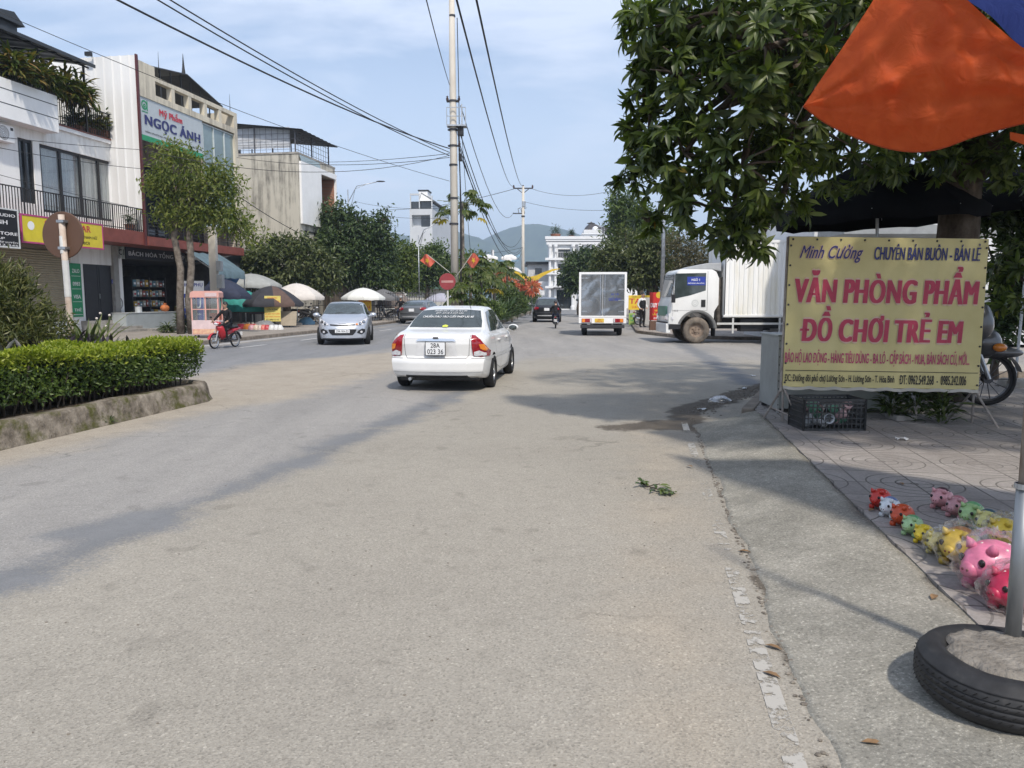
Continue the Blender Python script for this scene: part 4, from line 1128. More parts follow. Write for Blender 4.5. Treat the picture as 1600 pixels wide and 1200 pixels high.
    for s_ in (1,-1):
        part('wing_mirror', black_metal, t, lambda m: m.tube([(s_*.25,.33,.98),(s_*.30,.36,1.12)], .007, 6).sphere((s_*.31,.36,1.16), (.06,.02,.04), 10, 8), smooth=True)
    if chunky:
        part('front_apron', paint, t, lambda m: m.sphere((0,.50,.84), (.16,.15,.25), 16, 12).sphere((0,.57,.66), (.14,.17,.16), 14, 10).sphere((0,.74,.56), (.085,.22,.06), 12, 8), smooth=True)
        for s_ in (1,-1): part('indicator', amber_lamp, t, lambda m: m.sphere((s_*.13,.68,.62), (.05,.07,.045), 10, 8), smooth=True)
    pl = part('number_plate', plate_white, t, lambda m: m.box(-.095,.095,-.935,-.925,.44,.58), bevel=.003)
    if plate:
        lettering(plate[0], ink_black, pl, 0, .54, .13, .045, y=-.937, bold=0); lettering(plate[1], ink_black, pl, 0, .48, .15, .045, y=-.937, bold=0)
    return t

# ---- people
def person(label, loc, rz, J, mats, hair=None, helmet=None, shoes=None, hand_dirs=None, group=None):
    """J: joints (local, facing +Y); mats: (skin, top, trousers, shoes)"""
    t = thing('person', label, 'person', loc, rz, group)
    names = []; R = {}
    rad_ = dict(pelvis=.135, waist=.125, chest=.145, shoulders=.10, neck=.055, jaw=.078, head=.098, crown=.07, nose=.018,
                hipL=.10, hipR=.10, kneeL=.066, kneeR=.066, ankL=.045, ankR=.045, heelL=.045, heelR=.045, toeL=.035, toeR=.035,
                shL=.068, shR=.068, elL=.046, elR=.046, wrL=.030, wrR=.030, hdL=.036, hdR=.036)
    order = ['pelvis','waist','chest','shoulders','neck','jaw','head','crown','shL','elL','wrL','hdL','shR','elR','wrR','hdR','hipL','kneeL','ankL','toeL','hipR','kneeR','ankR','toeR']
    edges = [('pelvis','waist',1),('waist','chest',1),('chest','shoulders',1),('shoulders','neck',0),('neck','jaw',0),('jaw','head',0),('head','crown',0),
             ('shoulders','shL',1),('shL','elL',1),('elL','wrL',1),('wrL','hdL',0),('shoulders','shR',1),('shR','elR',1),('elR','wrR',1),('wrR','hdR',0),
             ('pelvis','hipL',2),('hipL','kneeL',2),('kneeL','ankL',2),('ankL','toeL',3),('pelvis','hipR',2),('hipR','kneeR',2),('kneeR','ankR',2),('ankR','toeR',3)]
    J = {k: Vector(v) for k, v in J.items()}
    for side, s_ in (('L',-1),('R',1)):
        J.setdefault('hip'+side, J['pelvis']+Vector((s_*.095,.01,-.04)))
    hd = J['head']; nk = J['neck']
    fw = J.get('face', Vector((0,1,0))).normalized() if 'face' in J else Vector((0,1,0))
    J.setdefault('jaw', hd-(hd-nk).normalized()*.08+fw*.02); J.setdefault('crown', hd+(hd-nk).normalized()*.085-fw*.01)
    me_ = bpy.data.meshes.new('body'); idx = {n_: i for i, n_ in enumerate(order)}
    me_.from_pydata([J[n_] for n_ in order], [(idx[a_], idx[b_]) for a_, b_, c in edges], [])
    o = bpy.data.objects.new('body', me_); COL.objects.link(o)
    sk = o.modifiers.new('skin', 'SKIN'); sk.use_smooth_shade = True
    for i, n_ in enumerate(order):
        d = me_.skin_vertices[0].data[i]; d.radius = (rad_[n_], rad_[n_]); d.use_root = (n_ == 'pelvis')
    o.modifiers.new('sub', 'SUBSURF').levels = 2
    dg = bpy.context.evaluated_depsgraph_get(); dg.update()
    m2 = bpy.data.meshes.new_from_object(o.evaluated_get(dg)); o.modifiers.clear(); o.data = m2; bpy.data.meshes.remove(me_); m2.name = 'body'
    bm = bmesh.new(); bm.from_mesh(m2)
    # fingers and thumb, nose, ears
    ex = MB()
    for side in 'LR':
        w_ = J['wr'+side]; h_ = J['hd'+side]; d = (h_-w_).normalized(); lat = d.cross(Vector((0,0,1)));
        lat = lat.normalized() if lat.length > .1 else Vector((0,1,0))
        dn = lat.cross(d)
        for q, ln in ((-1.5,.055),(-.5,.07),(.5,.066),(1.5,.05)):
            b0 = h_+lat*q*.019+d*.02; ex.tube([b0, b0+d*ln*.5-dn*.006, b0+d*ln*.85+dn*-.03], [.0095,.009,.007], 6)
        sd = 1 if side == 'L' else -1
        b0 = h_-d*.02+lat*sd*.03; ex.tube([b0, b0+lat*sd*.02+d*.025, b0+lat*sd*.022+d*.05-dn*.012], [.011,.010,.008], 6)
    lat = fw.cross(Vector((0,0,1))).normalized()
    nf = len(ex.f)
    ex.tube([hd+fw*.09+Vector((0,0,.015)), hd+fw*.112-Vector((0,0,.02))], [.010,.016], 6)
    for s_ in (1,-1): ex.sphere(hd+lat*s_*.092-Vector((0,0,.005)), (.014,.022,.032), 8, 6)
    ex.mi = [0]*len(ex.f)
    vs = [bm.verts.new(v) for v in ex.v]
    for f_ in ex.f: bm.faces.new([vs[i] for i in f_])
    for m_ in mats: m2.materials.append(m_)
    bm.faces.ensure_lookup_table()
    ne = len(bm.faces)-len(ex.f)
    for i, f_ in enumerate(bm.faces):
        f_.smooth = True
        if i >= ne: f_.material_index = 0; continue
        c = f_.calc_center_median(); best = 9; bi = 0
        for a_, b_, mi in edges:
            p0, p1 = J[a_], J[b_]; e_ = p1-p0; k = max(0, min(1, (c-p0).dot(e_)/max(1e-9, e_.length_squared)))
            dd = (c-p0-e_*k).length - .7*(rad_[a_]*(1-k)+rad_[b_]*k)
            if dd < best: best = dd; bi = mi
        f_.material_index = bi
    bmesh.ops.recalc_face_normals(bm, faces=bm.faces); bm.to_mesh(m2); bm.free(); m2.update()
    o.parent = t
    eye = pm('eye', (.02,.015,.012), .2)
    for s_ in (1,-1):
        part('eye', eye, t, lambda m: m.sphere(hd+fw*.089+lat*s_*.032+Vector((0,0,.018)), .011, 8, 6), smooth=True)
    part('mouth', pm('lips', (.33,.11,.09), .5), t, lambda m: m.sphere(hd+fw*.093-Vector((0,0,.048)), (.022,.010,.006), 8, 6), smooth=True)
    if hair: part('hair', hair, t, lambda m: m.lathe([(.102*math.sin(a_),.118*math.cos(a_)) for a_ in np.linspace(.02,1.75,9)], 18, Matrix.Translation(hd-fw*.022+Vector((0,0,.015)))), smooth=True)
    if helmet: part('helmet', helmet, t, lambda m: m.lathe([(.125*math.sin(a_),.135*math.cos(a_)) for a_ in np.linspace(.02,1.75,9)]+[(.115,-.02)], 20, Matrix.Translation(hd-fw*.01+Vector((0,0,.02)))), smooth=True)
    return t

# ---- parasol
def parasol(label, loc, R, rim, top, mats, n=8, rz=0.0, valance=.16, group='street parasols', sub=4, tilt=(0,0), polemat=None):
    t = thing('parasol', label, 'parasol', loc, rz, group)
    m = MB(); rings = 7
    for p_ in range(n):
        m.cur = p_ % len(mats)
        rows = []
        for i in range(rings+1):
            k = i/rings; row = []
            for j in range(sub+1):
                f = j/sub; a_ = 2*PI*(p_+f)/n
                sag = 1-.055*k*math.sin(PI*f)           # cloth pulled in between the ribs
                r_ = R*k*sag; z_ = rim+(top-rim)*(1-k**1.75)-.03*k*math.sin(PI*f)
                row.append((r_*math.cos(a_), r_*math.sin(a_), z_))
            rows.append(row)
        if valance: rows.append([(x*.985, y*.985, z_-valance*(1-.12*math.sin(PI*j/sub*2)**2)) for j, (x,y,z_) in enumerate(rows[-1])])
        m.grid(rows)
    c = m.build('canopy', mats, t, smooth=True)
    pm_ = polemat or steel
    part('pole', pm_, t, lambda m: m.tube([(0,0,0),(0,0,top+.06)], .022, 8))
    for k in range(n):
        a_ = 2*PI*k/n
        part('rib', pm_, t, lambda m: m.tube([(R*q*math.cos(a_), R*q*math.sin(a_), rim+(top-rim)*(1-q**1.75)-.012) for q in (0.02,.35,.7,1)], .007, 5))
    part('base', concrete, t, lambda m: m.lathe([(0,.12),(.2,.12),(.25,.09),(.26,0),(0,0)], 20), smooth=False)
    return t
# ================================================================ LEFT SIDE: houses and shops
def holes_wall(m, x0, x1, z0, z1, holes, y0=0.0, depth=.14):
    """street face of a wall with real openings and reveals"""
    X = sorted({x0, x1, *[h[0] for h in holes], *[h[1] for h in holes]}); Z = sorted({z0, z1, *[h[2] for h in holes], *[h[3] for h in holes]})
    def inh(x, z): return any(h[0] < x < h[1] and h[2] < z < h[3] for h in holes)
    for i in range(len(X)-1):
        for j in range(len(Z)-1):
            if not inh((X[i]+X[i+1])/2, (Z[j]+Z[j+1])/2): m.add([(X[i],y0,Z[j]),(X[i+1],y0,Z[j]),(X[i+1],y0,Z[j+1]),(X[i],y0,Z[j+1])], [(0,1,2,3)])
    for a_, b_, c, d in holes:
        y1 = y0+depth
        m.add([(a_,y0,c),(a_,y1,c),(a_,y1,d),(a_,y0,d)], [(0,1,2,3)]); m.add([(b_,y0,c),(b_,y0,d),(b_,y1,d),(b_,y1,c)], [(0,1,2,3)])
        m.add([(a_,y0,c),(b_,y0,c),(b_,y1,c),(a_,y1,c)], [(0,1,2,3)]); m.add([(a_,y0,d),(a_,y1,d),(b_,y1,d),(b_,y0,d)], [(0,1,2,3)])
def window(parent, x0, x1, z0, z1, y, nx=1, nz=1, fw=.06, frame=black_metal, glass=win_glass, curtain=None):
    f = part('window', frame, parent, lambda m: [m.box(x0+(x1-x0)*i/nx-(fw/2 if 0 < i < nx else 0)-(fw if i == nx else 0), x0+(x1-x0)*i/nx+(fw/2 if 0 < i < nx else 0)+(fw if i == 0 else 0), y-.05, y+.03, z0, z1) for i in range(nx+1)]
             + [m.box(x0+fw, x1-fw, y-.04, y+.02, z0+(z1-z0)*j/nz-(fw/2 if 0 < j < nz else 0)-(fw if j == nz else 0), z0+(z1-z0)*j/nz+(fw/2 if 0 < j < nz else 0)+(fw if j == 0 else 0)) for j in range(nz+1)])
    part('pane', glass, f, lambda m: m.add([(x0,y+.012,z0),(x1,y+.012,z0),(x1,y+.012,z1),(x0,y+.012,z1)], [(0,1,2,3)]))
    if curtain:
        def cu(m):
            n = 90; m.grid([[(x0+.05+(x1-x0-.1)*i/n, y+.16+.035*math.sin(i*1.7)+.02*math.sin(i*.6), z_) for i in range(n+1)] for z_ in (z0+.02, z1-.02)])
        part('curtain', curtain, f, cu, smooth=True)
    return f
def railing(parent, x0, x1, y, z0, z1, step=.13, mat=black_metal, name='railing', bars=True, rails=2, r=.012):
    def f(m):
        m.box(x0, x1, y-.025, y+.025, z1-.04, z1); m.box(x0, x1, y-.02, y+.02, z0+.06, z0+.09)
        n = int((x1-x0)/step)
        for i in range(n+1):
            x = x0+(x1-x0)*i/n; w_ = r*1.8 if i % 12 == 0 else r
            m.box(x-w_, x+w_, y-w_, y+w_, z0, z1-.04)
    return part(name, mat, parent, f)
clear_pane = filmmat('clear pane', (.75,.8,.8), .14, .03)
curtain_cloth = pm('curtain cloth', (.48,.5,.5), .9, var=.08)
red_brown = pm('red brown tile', (.20,.055,.04), .6, var=.15, scale=3)
S0 = 17.0
house = thing('townhouse', 'white three storey townhouse with red brown balcony band and plants under a roof terrace', 'house', W(S0,-23.5), RF)
def hx(u, v, t=-23.5):
    s, z = FACE(u, v, t); return s-S0, z
XE = 31.45-S0
wx0, wz1 = hx(61,224); wx1 = hx(182,256)[0]; wz0 = hx(186,348)[1]
nx0, nz1 = hx(27,214); nx1 = hx(51,221)[0]; nz0 = hx(50,318)[1]
dx0 = hx(129,412)[0]; dx1 = hx(175,415)[0]; dz1 = hx(129,412)[1]; dz0 = .62
sx1 = hx(110,400)[0]; sx0 = sx1-4.4; sz1 = hx(110,392)[1]
HZ = 8.35
part('wall', white_wall, house, lambda m: (holes_wall(m, 0, XE, .1, HZ, [(wx0,wx1,wz0,wz1),(nx0,nx1,nz0,nz1),(dx0,dx1,dz0,dz1),(sx0,sx1,.6,sz1)]),
     m.box(0, XE, .3, 11, .1, HZ-.01), m.box(0, XE, 2.3, 11, HZ-.01, 11.0), m.box(0, XE, -.0, 2.3, HZ-.3, HZ+.02) if False else None))
part('terrace_floor', white_paint, house, lambda m: m.box(0, XE, -.12, 2.3, HZ+.004, HZ+.16))
part('ledge', red_brown, house, lambda m: m.box(0, XE, -.16, -.0, HZ+.165, HZ+.2))
window(house, wx0, wx1, wz0, wz1, .10, 4, 1, .11, glass=clear_pane, curtain=curtain_cloth)
window(house, nx0, nx1, nz0, nz1, .10, 2, 1, .1)
dr = part('door', pm('dark door', (.03,.03,.035), .45), house, lambda m: [m.box(a_, b_, .06, .11, dz0, dz1) for a_, b_ in ((dx0,(dx0+dx1)/2-.01),((dx0+dx1)/2+.01,dx1))] + [m.box(a_+.12, b_-.12, .045, .06, c, d) for a_, b_ in ((dx0,(dx0+dx1)/2),((dx0+dx1)/2,dx1)) for c, d in ((dz0+.12,dz0+.9),(dz0+1.05,dz1-.12))])
part('handle', steel, dr, lambda m: m.box((dx0+dx1)/2+.04,(dx0+dx1)/2+.07,.01,.045,dz0+.95,dz0+1.15))
tan_shutter = pm('tan roller shutter', (.30,.26,.18), .6, var=.08)
def shut(m):
    n = int((sz1-.6)/.09)
    for i in range(n): m.add([(sx0,.07,.6+i*.09),(sx1,.07,.6+i*.09),(sx1,.045,.6+i*.09+.05),(sx0,.045,.6+i*.09+.05),(sx0,.07,.6+(i+1)*.09),(sx1,.07,.6+(i+1)*.09)], [(0,1,2,3),(3,2,5,4)])
part('roller_shutter', tan_shutter, house, shut)
part('shutter_housing', pm('brown housing', (.16,.12,.09), .5), house, lambda m: m.tube([(sx0-.1,-.16,sz1+.16),(sx1+.2,-.16,sz1+.16)], .2, 16), smooth=False)
part('steps', concrete, house, lambda m: [m.box(dx0-.3, dx1+.3, -1.5+.35*i, 0, .1+.13*i+.002*i, .1+.13*(i+1)) for i in range(4)])
# balcony slab with railing in front of the windows
part('balcony_slab', [red_brown, white_paint], house, lambda m: (m.box(0, 31.52-S0, -1.5, -.003, 3.93, 4.5)), bevel=.01)
railing(house, 0, 31.5-S0, -1.44, 4.5, hx(220,326,-22.05)[1])
# box balcony above
bx1, bz1 = hx(89,150,-22.9); bz0 = hx(89,207,-22.9)[1]
def bb(m):
    m.box(0, bx1, -.6, .0, bz0, bz1); 
part('box_balcony', white_paint, house, bb, bevel=.01)
part('groove', black_metal, house, lambda m: [m.box(0, bx1-.02, -.606, -.6, z_, z_+.03) for z_ in (bz0+(bz1-bz0)*.36, bz0+(bz1-bz0)*.72)])
rx1 = hx(177,190,-23.4)[0]
railing(house, bx1, rx1, -.08, HZ+.16, hx(176,180,-23.4)[1], .12)
railing(house, 0, bx1, -.5, bz1, bz1+.55, .12)
# terrace roof
ex0, ez0 = hx(0,40,-22.8); ex1, ez1 = hx(146,104,-22.8); ezm = (ez0+ez1)/2
roof_tin = pm('dark tin roof', (.05,.055,.06), .5, .3, var=.2)
def rf(m):
    n = 60; x0, x1 = -.5, ex1
    for dz in (0, -.03): m.grid([[(x0+(x1-x0)*i/n, y, z_+dz+.02*math.sin(i*2.1)) for i in range(n+1)] for y, z_ in ((-.75,ezm),(4.5,ezm+.75))])
    m.box(x0, x1, -.8, -.74, ezm-.10, ezm+.03)
rfo = part('terrace_roof', roof_tin, house, rf)
part('roof_beam', black_metal, house, lambda m: [m.bar((x,-.7,ezm-.1),(x,4.3,ezm+.62),.08) for x in np.arange(.4,ex1,1.3)] + [m.bar((0,y,ezm-.12+(y+.7)*.143),(ex1-.05,y,ezm-.12+(y+.7)*.143),.06) for y in (-.5,1.2,3)])
for x in (ex1-.1, ex1-2.6, ex1-5.2, 2): part('roof_post', black_metal, house, lambda m: m.bar((x,-.3,HZ+.16),(x,-.3,ezm),.07))
part('ridge_vent', roof_tin, house, lambda m: (m.box(hx(-30,0,-24)[0]-1, hx(20,0,-24)[0], .4, 2.5, ezm+.2, ezm+.75), m.prism([(hx(-30,0,-24)[0]-1.3, ezm+.75),(hx(23,0,-24)[0]+.1, ezm+.75),(hx(10,0,-24)[0], ezm+1.15)], .2, 2.7)))
# air conditioner
ax, az = hx(4,208,-23.3)
ac = thing('air_conditioner', 'white air conditioner unit with round fan grille on the white house wall', 'air conditioner', W(S0+ax,-23.5,az), RF)
part('casing', white_paint, ac, lambda m: m.box(-.42,.42,-.32,0,-.3,.3), bevel=.02)
part('fan_grille', pm('fan grey', (.3,.3,.3), .6), ac, lambda m: [m.lathe([(r_,0),(r_+.012,.012),(r_+.024,0)], 24, Matrix.Translation((-.08,-.322,0)) @ Matrix.Rotation(PI/2,4,'X')) for r_ in (.04,.09,.14,.19,.23)])
part('badge', dark_metal, ac, lambda m: m.box(.24,.36,-.328,-.32,.14,.24))
# floodlight on the cladding, meter box
fl = thing('floodlight', 'small black floodlight at the top of the white ribbed wall', 'lamp', W(31.3,-24.05,FACE(150,90,-24.05)[1]), RF)
part('lamp_head', black_metal, fl, lambda m: m.box(-.16,.0,-.14,.14,-.07,.1), bevel=.01); part('bracket', steel, fl, lambda m: m.bar((0,0,-.02),(.2,0,-.05),.04))
fern = leafmat('terrace leaves', [(.03,.055,.015),(.07,.10,.02),(.13,.13,.035),(.20,.12,.04)], .3)
def pot_plant(label, loc, h, r, n, leaf, mat, name='potted_plant', cat='plant', group=None, droop=.5, pot=True):
    t = thing(name, label, cat, loc, 0, group)
    if pot: part('pot', pm('clay pot', (.22,.09,.05), .8), t, lambda m: m.lathe([(0,0),(r*.42,0),(r*.5,h*.28),(r*.46,h*.28),(0,h*.26)], 14), smooth=False)
    P = np.zeros((n,3)); D = rdirs(n); P[:,2] = h*.25+RNG.uniform(0,.4,n)*h
    P += D*np.array([r*.5,r*.5,h*.25])*RNG.uniform(.1,1,(n,1)); U = D.copy(); U[:,2] = np.abs(U[:,2])*.9+.2-droop*RNG.uniform(0,1,n)
    leaf_mesh('foliage', P, U, rdirs(n)*.4+np.array([0,0,1]), leaf*RNG.uniform(.6,1.3,n), leaf*.2, mat, t, bend=.35, rich=True)
    return t
for i, (u, v, tt, h, r_, lab) in enumerate([(70,118,-23.2,1.5,.6,'fern spilling over the terrace rail of the white house, nearest the frame edge'),(100,128,-23.3,1.8,.7,'big yellowish fern hanging under the terrace roof of the white house'),(125,140,-23.35,1.6,.6,'leafy fern at the right end of the white house terrace'),(20,98,-23.0,1.4,.6,'dark plant behind the white box balcony'),(45,108,-23.1,1.5,.6,'reddish plant behind the white box balcony')]):
    s, z = FACE(u, v, tt); pot_plant(lab, W(s,tt,z-h*.55), h, r_*1.25, 330, .55, fern, group='terrace plants', droop=1.0, pot=False)
for i, (u, lab) in enumerate([(120,'bushy pot plant behind the upper railing, leftmost of three'),(142,'bushy pot plant behind the upper railing, middle of three'),(162,'taller pot plant behind the upper railing beside the ribbed wall')]):
    s, z = FACE(u, 205, -23.7); pot_plant(lab, W(s,-23.75,HZ+.16), 1.0+.25*i, .6, 240, .38, fern, group='railing plants', droop=.3)
s, z = FACE(213,352,-22.3)
pot_plant('small leafy plant on the lower balcony beside the white ribbed wall', W(31.0,-22.35,4.5), 1.1, .42, 110, .25, leafmat('balcony leaves', [(.05,.08,.03),(.10,.14,.06)], .3), droop=.2)

# ---- signs on the white house
yel = pm('sign yellow', (.66,.55,.04), .45, var=.06)
mag = pm('sign magenta', (.42,.06,.19), .5)
s0, zt = FACE(33,336,-21.95); s1, _ = FACE(161,351,-21.95); zb = FACE(162,390,-21.95)[1]; zt = FACE(161,351,-21.95)[1]
w_ = s1-s0; h_ = zt-zb
t = thing('shop_sign', 'yellow shop sign with magenta border on the red brown band', 'sign', W((s0+s1)/2,-21.98,zb), RF)
sign_board(t, w_-.1, h_-.1, yel, z0=.05, frame=mag, fw=.06)
lettering('SPORT WEAR', ink_red, t, .2, h_*.74, 2.4, .26, bold=.03); lettering('THỜI TRANG THỂ THAO NAM NỮ', ink_black, t, .35, h_*.45, 2.8, .17); lettering('ĐỒ BƠI', ink_black, t, .9, h_*.22, .8, .17)
part('emblem', ink_white, t, lambda m: m.lathe([(0,0),(.16,0)], 18, Matrix.Translation((-w_/2+.45,-.005,h_*.62)) @ Matrix.Rotation(PI/2,4,'X')))
s1, zt = FACE(27,330,-21.6); zb = FACE(27,386,-21.6)[1]
t = thing('lightbox_sign', 'black lightbox sign with white lettering and white frame at the left edge', 'sign', W(s1-1.4,-21.62,zb), RF)
sign_board(t, 2.8, zt-zb, ink_black, frame=pm('light frame', (.6,.62,.62), .4), fw=.05, thick=.22)
hh = zt-zb
for k, (tx, cz, ww, h2) in enumerate([('VÂN ANH STUDIO',.86,2.2,.13),('VÂN ANH',.67,1.5,.19),('VÂN ANH STORE',.36,2.3,.14),('ĐỒ TẬP',.22,1.2,.14),('ÁO DÀI CƯỚI VÀ TẬP LUYỆN',.11,2.3,.09),('ĐT: 0983 812 345',.035,2.3,.06)]): lettering(tx, ink_white, t, .2, hh*cz, ww, h2*hh/1.3)
s0, zt = FACE(110,411,-23.4); s1 = FACE(127,411,-23.4)[0]; zb = FACE(127,495,-23.4)[1]
t = thing('banner_sign', 'narrow upright green banner sign with white squares beside the tan shutter', 'sign', W((s0+s1)/2,-23.44,zb), RF)
sign_board(t, s1-s0, zt-zb, ink_green, thick=.03)
for k, tx in enumerate(['ZALO','0983','VISA','THẺ']):
    z_ = (zt-zb)*(.86-.24*k); lettering(tx, ink_white, t, 0, z_, (s1-s0)*.66, .16)
    part('panel_line', ink_white, t, lambda m: m.box(-(s1-s0)*.42,(s1-s0)*.42,-.006,0,z_-.22,z_-.205))
s, z = FACE(178,440,-23.45); t = thing('number_plaque', 'small blue house number plaque beside the dark door', 'plaque', W(s,-23.5,z), RF)
part('plate', ink_blue, t, lambda m: m.box(-.09,.09,-.012,0,-.09,.09)); lettering('27', ink_white, t, 0, 0, .11, .09, y=-.015)

# ---- cosmetics shop building next door
S1 = 31.57
cream = stained('cream wall', (.62,.57,.46), (.25,.22,.18), .45)
shop = thing('shop_building', 'cream three storey shop building with white ribbed side wall and open parapet', 'building', W(S1,-22), RF)
def sx(u, v, t=-22.0):
    s, z = FACE(u, v, t); return s-S1, z
PT = 11.55; ZG = 10.42; XW = 8.38
part('wall', cream, shop, lambda m: (m.box(.0,XW,3.0,16,3.5,10.4), m.box(.0,XW,6.6,16,.1,3.499), m.box(XW-.32,XW,0,3.0,4.36,PT), m.box(0,XW-.32,2.2,3.0,4.36,10.4), m.box(0,1.25,0,.3,ZG+.02,11.95), m.box(0,.12,.3,3.0,4.36,10.4)))
def parap(m):
    x0, x1 = 1.25, XW-.32
    m.box(x0, x1, 0, .28, PT-.2, PT); m.box(x0, x1, 0, .28, ZG+.02, ZG+.30)
    for i in range(1, 5): x = x0+(x1-x0)*i/5; m.box(x-.13, x+.13, .01, .27, ZG+.3, PT-.2)
    m.box(x0, x1, 2.0, 2.2, ZG, PT-.5)
part('parapet', cream, shop, parap)
ribw = pm('white cladding', (.74,.74,.73), .5, var=.06, scale=1.5, stretch=(1,1,.2))
def clad(m):
    y = -.0; pts = []; n = 30
    for i in range(n):
        b_ = i*.42; pts += [(b_,-.06),(b_+.28,-.06),(b_+.31,-.11),(b_+.37,-.11),(b_+.41,-.06)]
    m.grid([[(x_, yy, z_) for yy, x_ in pts if yy < 12] for z_ in (3.96, 12.1)])
part('cladding', ribw, shop, clad)
part('cladding_edge', pm('dark red trim', (.09,.02,.02), .5), shop, lambda m: m.box(-.13,-.0,-.07,-.0,3.9,12.12))
part('pier', pm('grey pier', (.30,.29,.27), .9), shop, lambda m: m.box(-.36,-.02,1.40,1.75,.1,3.92))
# dark recessed first floor, its windows
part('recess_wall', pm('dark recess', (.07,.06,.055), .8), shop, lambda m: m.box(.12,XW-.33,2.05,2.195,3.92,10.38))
for a_, b_ in ((.6,2.3),(2.9,4.6)): window(shop, a_, b_, 4.6, 8.0, 1.98, 2, 1, .07)
gx0, gz1 = sx(317,188); gx1 = sx(368,214)[0]
glass_blue = pm('blue green glazing', (.20,.27,.28), .08, spec=.9, var=.2, scale=.5)
window(shop, gx0+.05, gx1, 5.2, ZG-.05, .12, 3, 2, .05, frame=pm('pale frame', (.5,.55,.55), .4), glass=glass_blue)
part('balcony_slab', [red_brown], shop, lambda m: m.box(0.02, XW, -.12, 3.0, 3.93, 4.33))
def hr(m):
    for z_ in np.linspace(4.5, 5.25, 6): m.box(.05, XW-.05, -.08, -.05, z_, z_+.03)
    for x in np.arange(.05, XW, 1.35): m.box(x, x+.05, -.09, -.04, 4.33, 5.3)
part('railing', black_metal, shop, hr)
# tin gable roof with finials
gt = -23.2; ga = sx(217,100,gt); gb = sx(287,116,gt); gc = sx(343,166,gt)
def gab(m):
    for dz in (0, -.05):
        m.grid([[(ga[0],y,ga[1]+dz),((ga[0]+gb[0])/2,y,(ga[1]+gb[1])/2+dz),(gb[0],y,gb[1]+dz),((gc[0]+gb[0])/2,y,(gc[1]+gb[1])/2+dz),(gc[0],y,gc[1]+dz)] for y in (1.0, 9)])
    m.add([(ga[0],1.0,ga[1]-.05),(gb[0],1.0,gb[1]-.05),(gc[0],1.0,gc[1]-.05),(gc[0],1.0,gc[1]),(gb[0],1.0,gb[1]),(ga[0],1.0,ga[1])], [(0,1,4,5),(1,2,3,4)])
    for k in range(9): f = k/8; x = ga[0]+(gc[0]-ga[0])*f; z_ = (ga[1]+(gb[1]-ga[1])*f*2) if f < .5 else gb[1]+(gc[1]-gb[1])*(f-.5)*2; m.bar((x,1.3,10.4),(x,1.3,z_-.05),.05)
    m.bar((ga[0],1.3,ga[1]-.5),(gc[0],1.3,gc[1]-.3),.06)
part('roof', roof_tin, shop, gab)
part('finial', black_metal, shop, lambda m: m.tube([(gb[0],1.2,gb[1]),(gb[0],1.2,gb[1]+.35),(gb[0],1.2,gb[1]+1.0)], [.10,.06,.008], 8))
for x, y, z_ in ((ga[0]+1.5,1.2,ga[1]),(XW-.15,.3,PT)): part('lightning_rod', black_metal, shop, lambda m: m.tube([(x,y,z_),(x,y,z_+1.0)], [.025,.006], 6))
# open shop at street level
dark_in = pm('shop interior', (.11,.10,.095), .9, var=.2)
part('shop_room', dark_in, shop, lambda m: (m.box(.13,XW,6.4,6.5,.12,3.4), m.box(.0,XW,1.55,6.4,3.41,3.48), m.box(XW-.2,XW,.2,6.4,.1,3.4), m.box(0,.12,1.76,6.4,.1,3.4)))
part('shop_floor', concrete, shop, lambda m: m.box(-.2,XW,-.2,6.4,.1,.2))
t = thing('shop_sign', 'big grey cosmetics sign with navy and red letters and green foot band', 'sign', W(S1+2.53,-22.04,8.56), RF)
sgrey = pm('sign pale grey', (.44,.48,.50), .35, var=.04)
sign_board(t, 4.95, 1.88, sgrey, thick=.06)
part('foot_band', ink_green, t, lambda m: m.box(-2.47,2.47,-.012,0,.0,.24))
lettering('Mỹ Phẩm', ink_red, t, -.15, 1.48, 1.75, .46, y=-.02, heavy=.02); lettering('NGỌC ÁNH', ink_navy, t, .05, .93, 4.3, .66, y=-.02, heavy=.04); lettering('VĂN PHÒNG PHẨM - HOA TƯƠI - QUÀ TẶNG', ink_black, t, .1, .42, 4.5, .14, y=-.016)
part('emblem', ink_green, t, lambda m: (m.lathe([(.14,0),(.21,0)], 24, Matrix.Translation((-2.1,-.012,1.55)) @ Matrix.Rotation(PI/2,4,'X')), m.box(-1.93,-1.87,-.012,-.01,1.33,1.78), m.lathe([(.03,0),(.09,0)], 16, Matrix.Translation((-2.1,-.012,1.52)) @ Matrix.Rotation(PI/2,4,'X')), m.box(-2.3,-1.87,-.012,-.01,1.24,1.28)))
s0, zt = FACE(197,386,-23.45); s1 = FACE(290,394,-23.45)[0]; zb = zt-.52
t = thing('shop_sign', 'dark fascia sign with grey letters above the open general store', 'sign', W((s0+s1)/2,-23.48,zb), RF)
w_ = s1-s0; sign_board(t, w_, .56, pm('fascia dark', (.035,.035,.045), .5), thick=.05); lettering('BÁCH HÓA TỔNG HỢP', pm('fascia letters', (.62,.62,.64), .5), t, .05, .28, w_*.94, .36, heavy=.012)
s0 = FACE(185,386,-23.45)[0]; s1 = FACE(196,386,-23.45)[0]
t = thing('small_sign', 'little grey box sign at the left end of the dark fascia', 'sign', W((s0+s1)/2,-23.5,zb-.02), RF); sign_board(t, s1-s0, .6, pm('sign grey green', (.34,.37,.33), .5)); lettering('C1', ink_black, t, 0, .3, .35, .26)
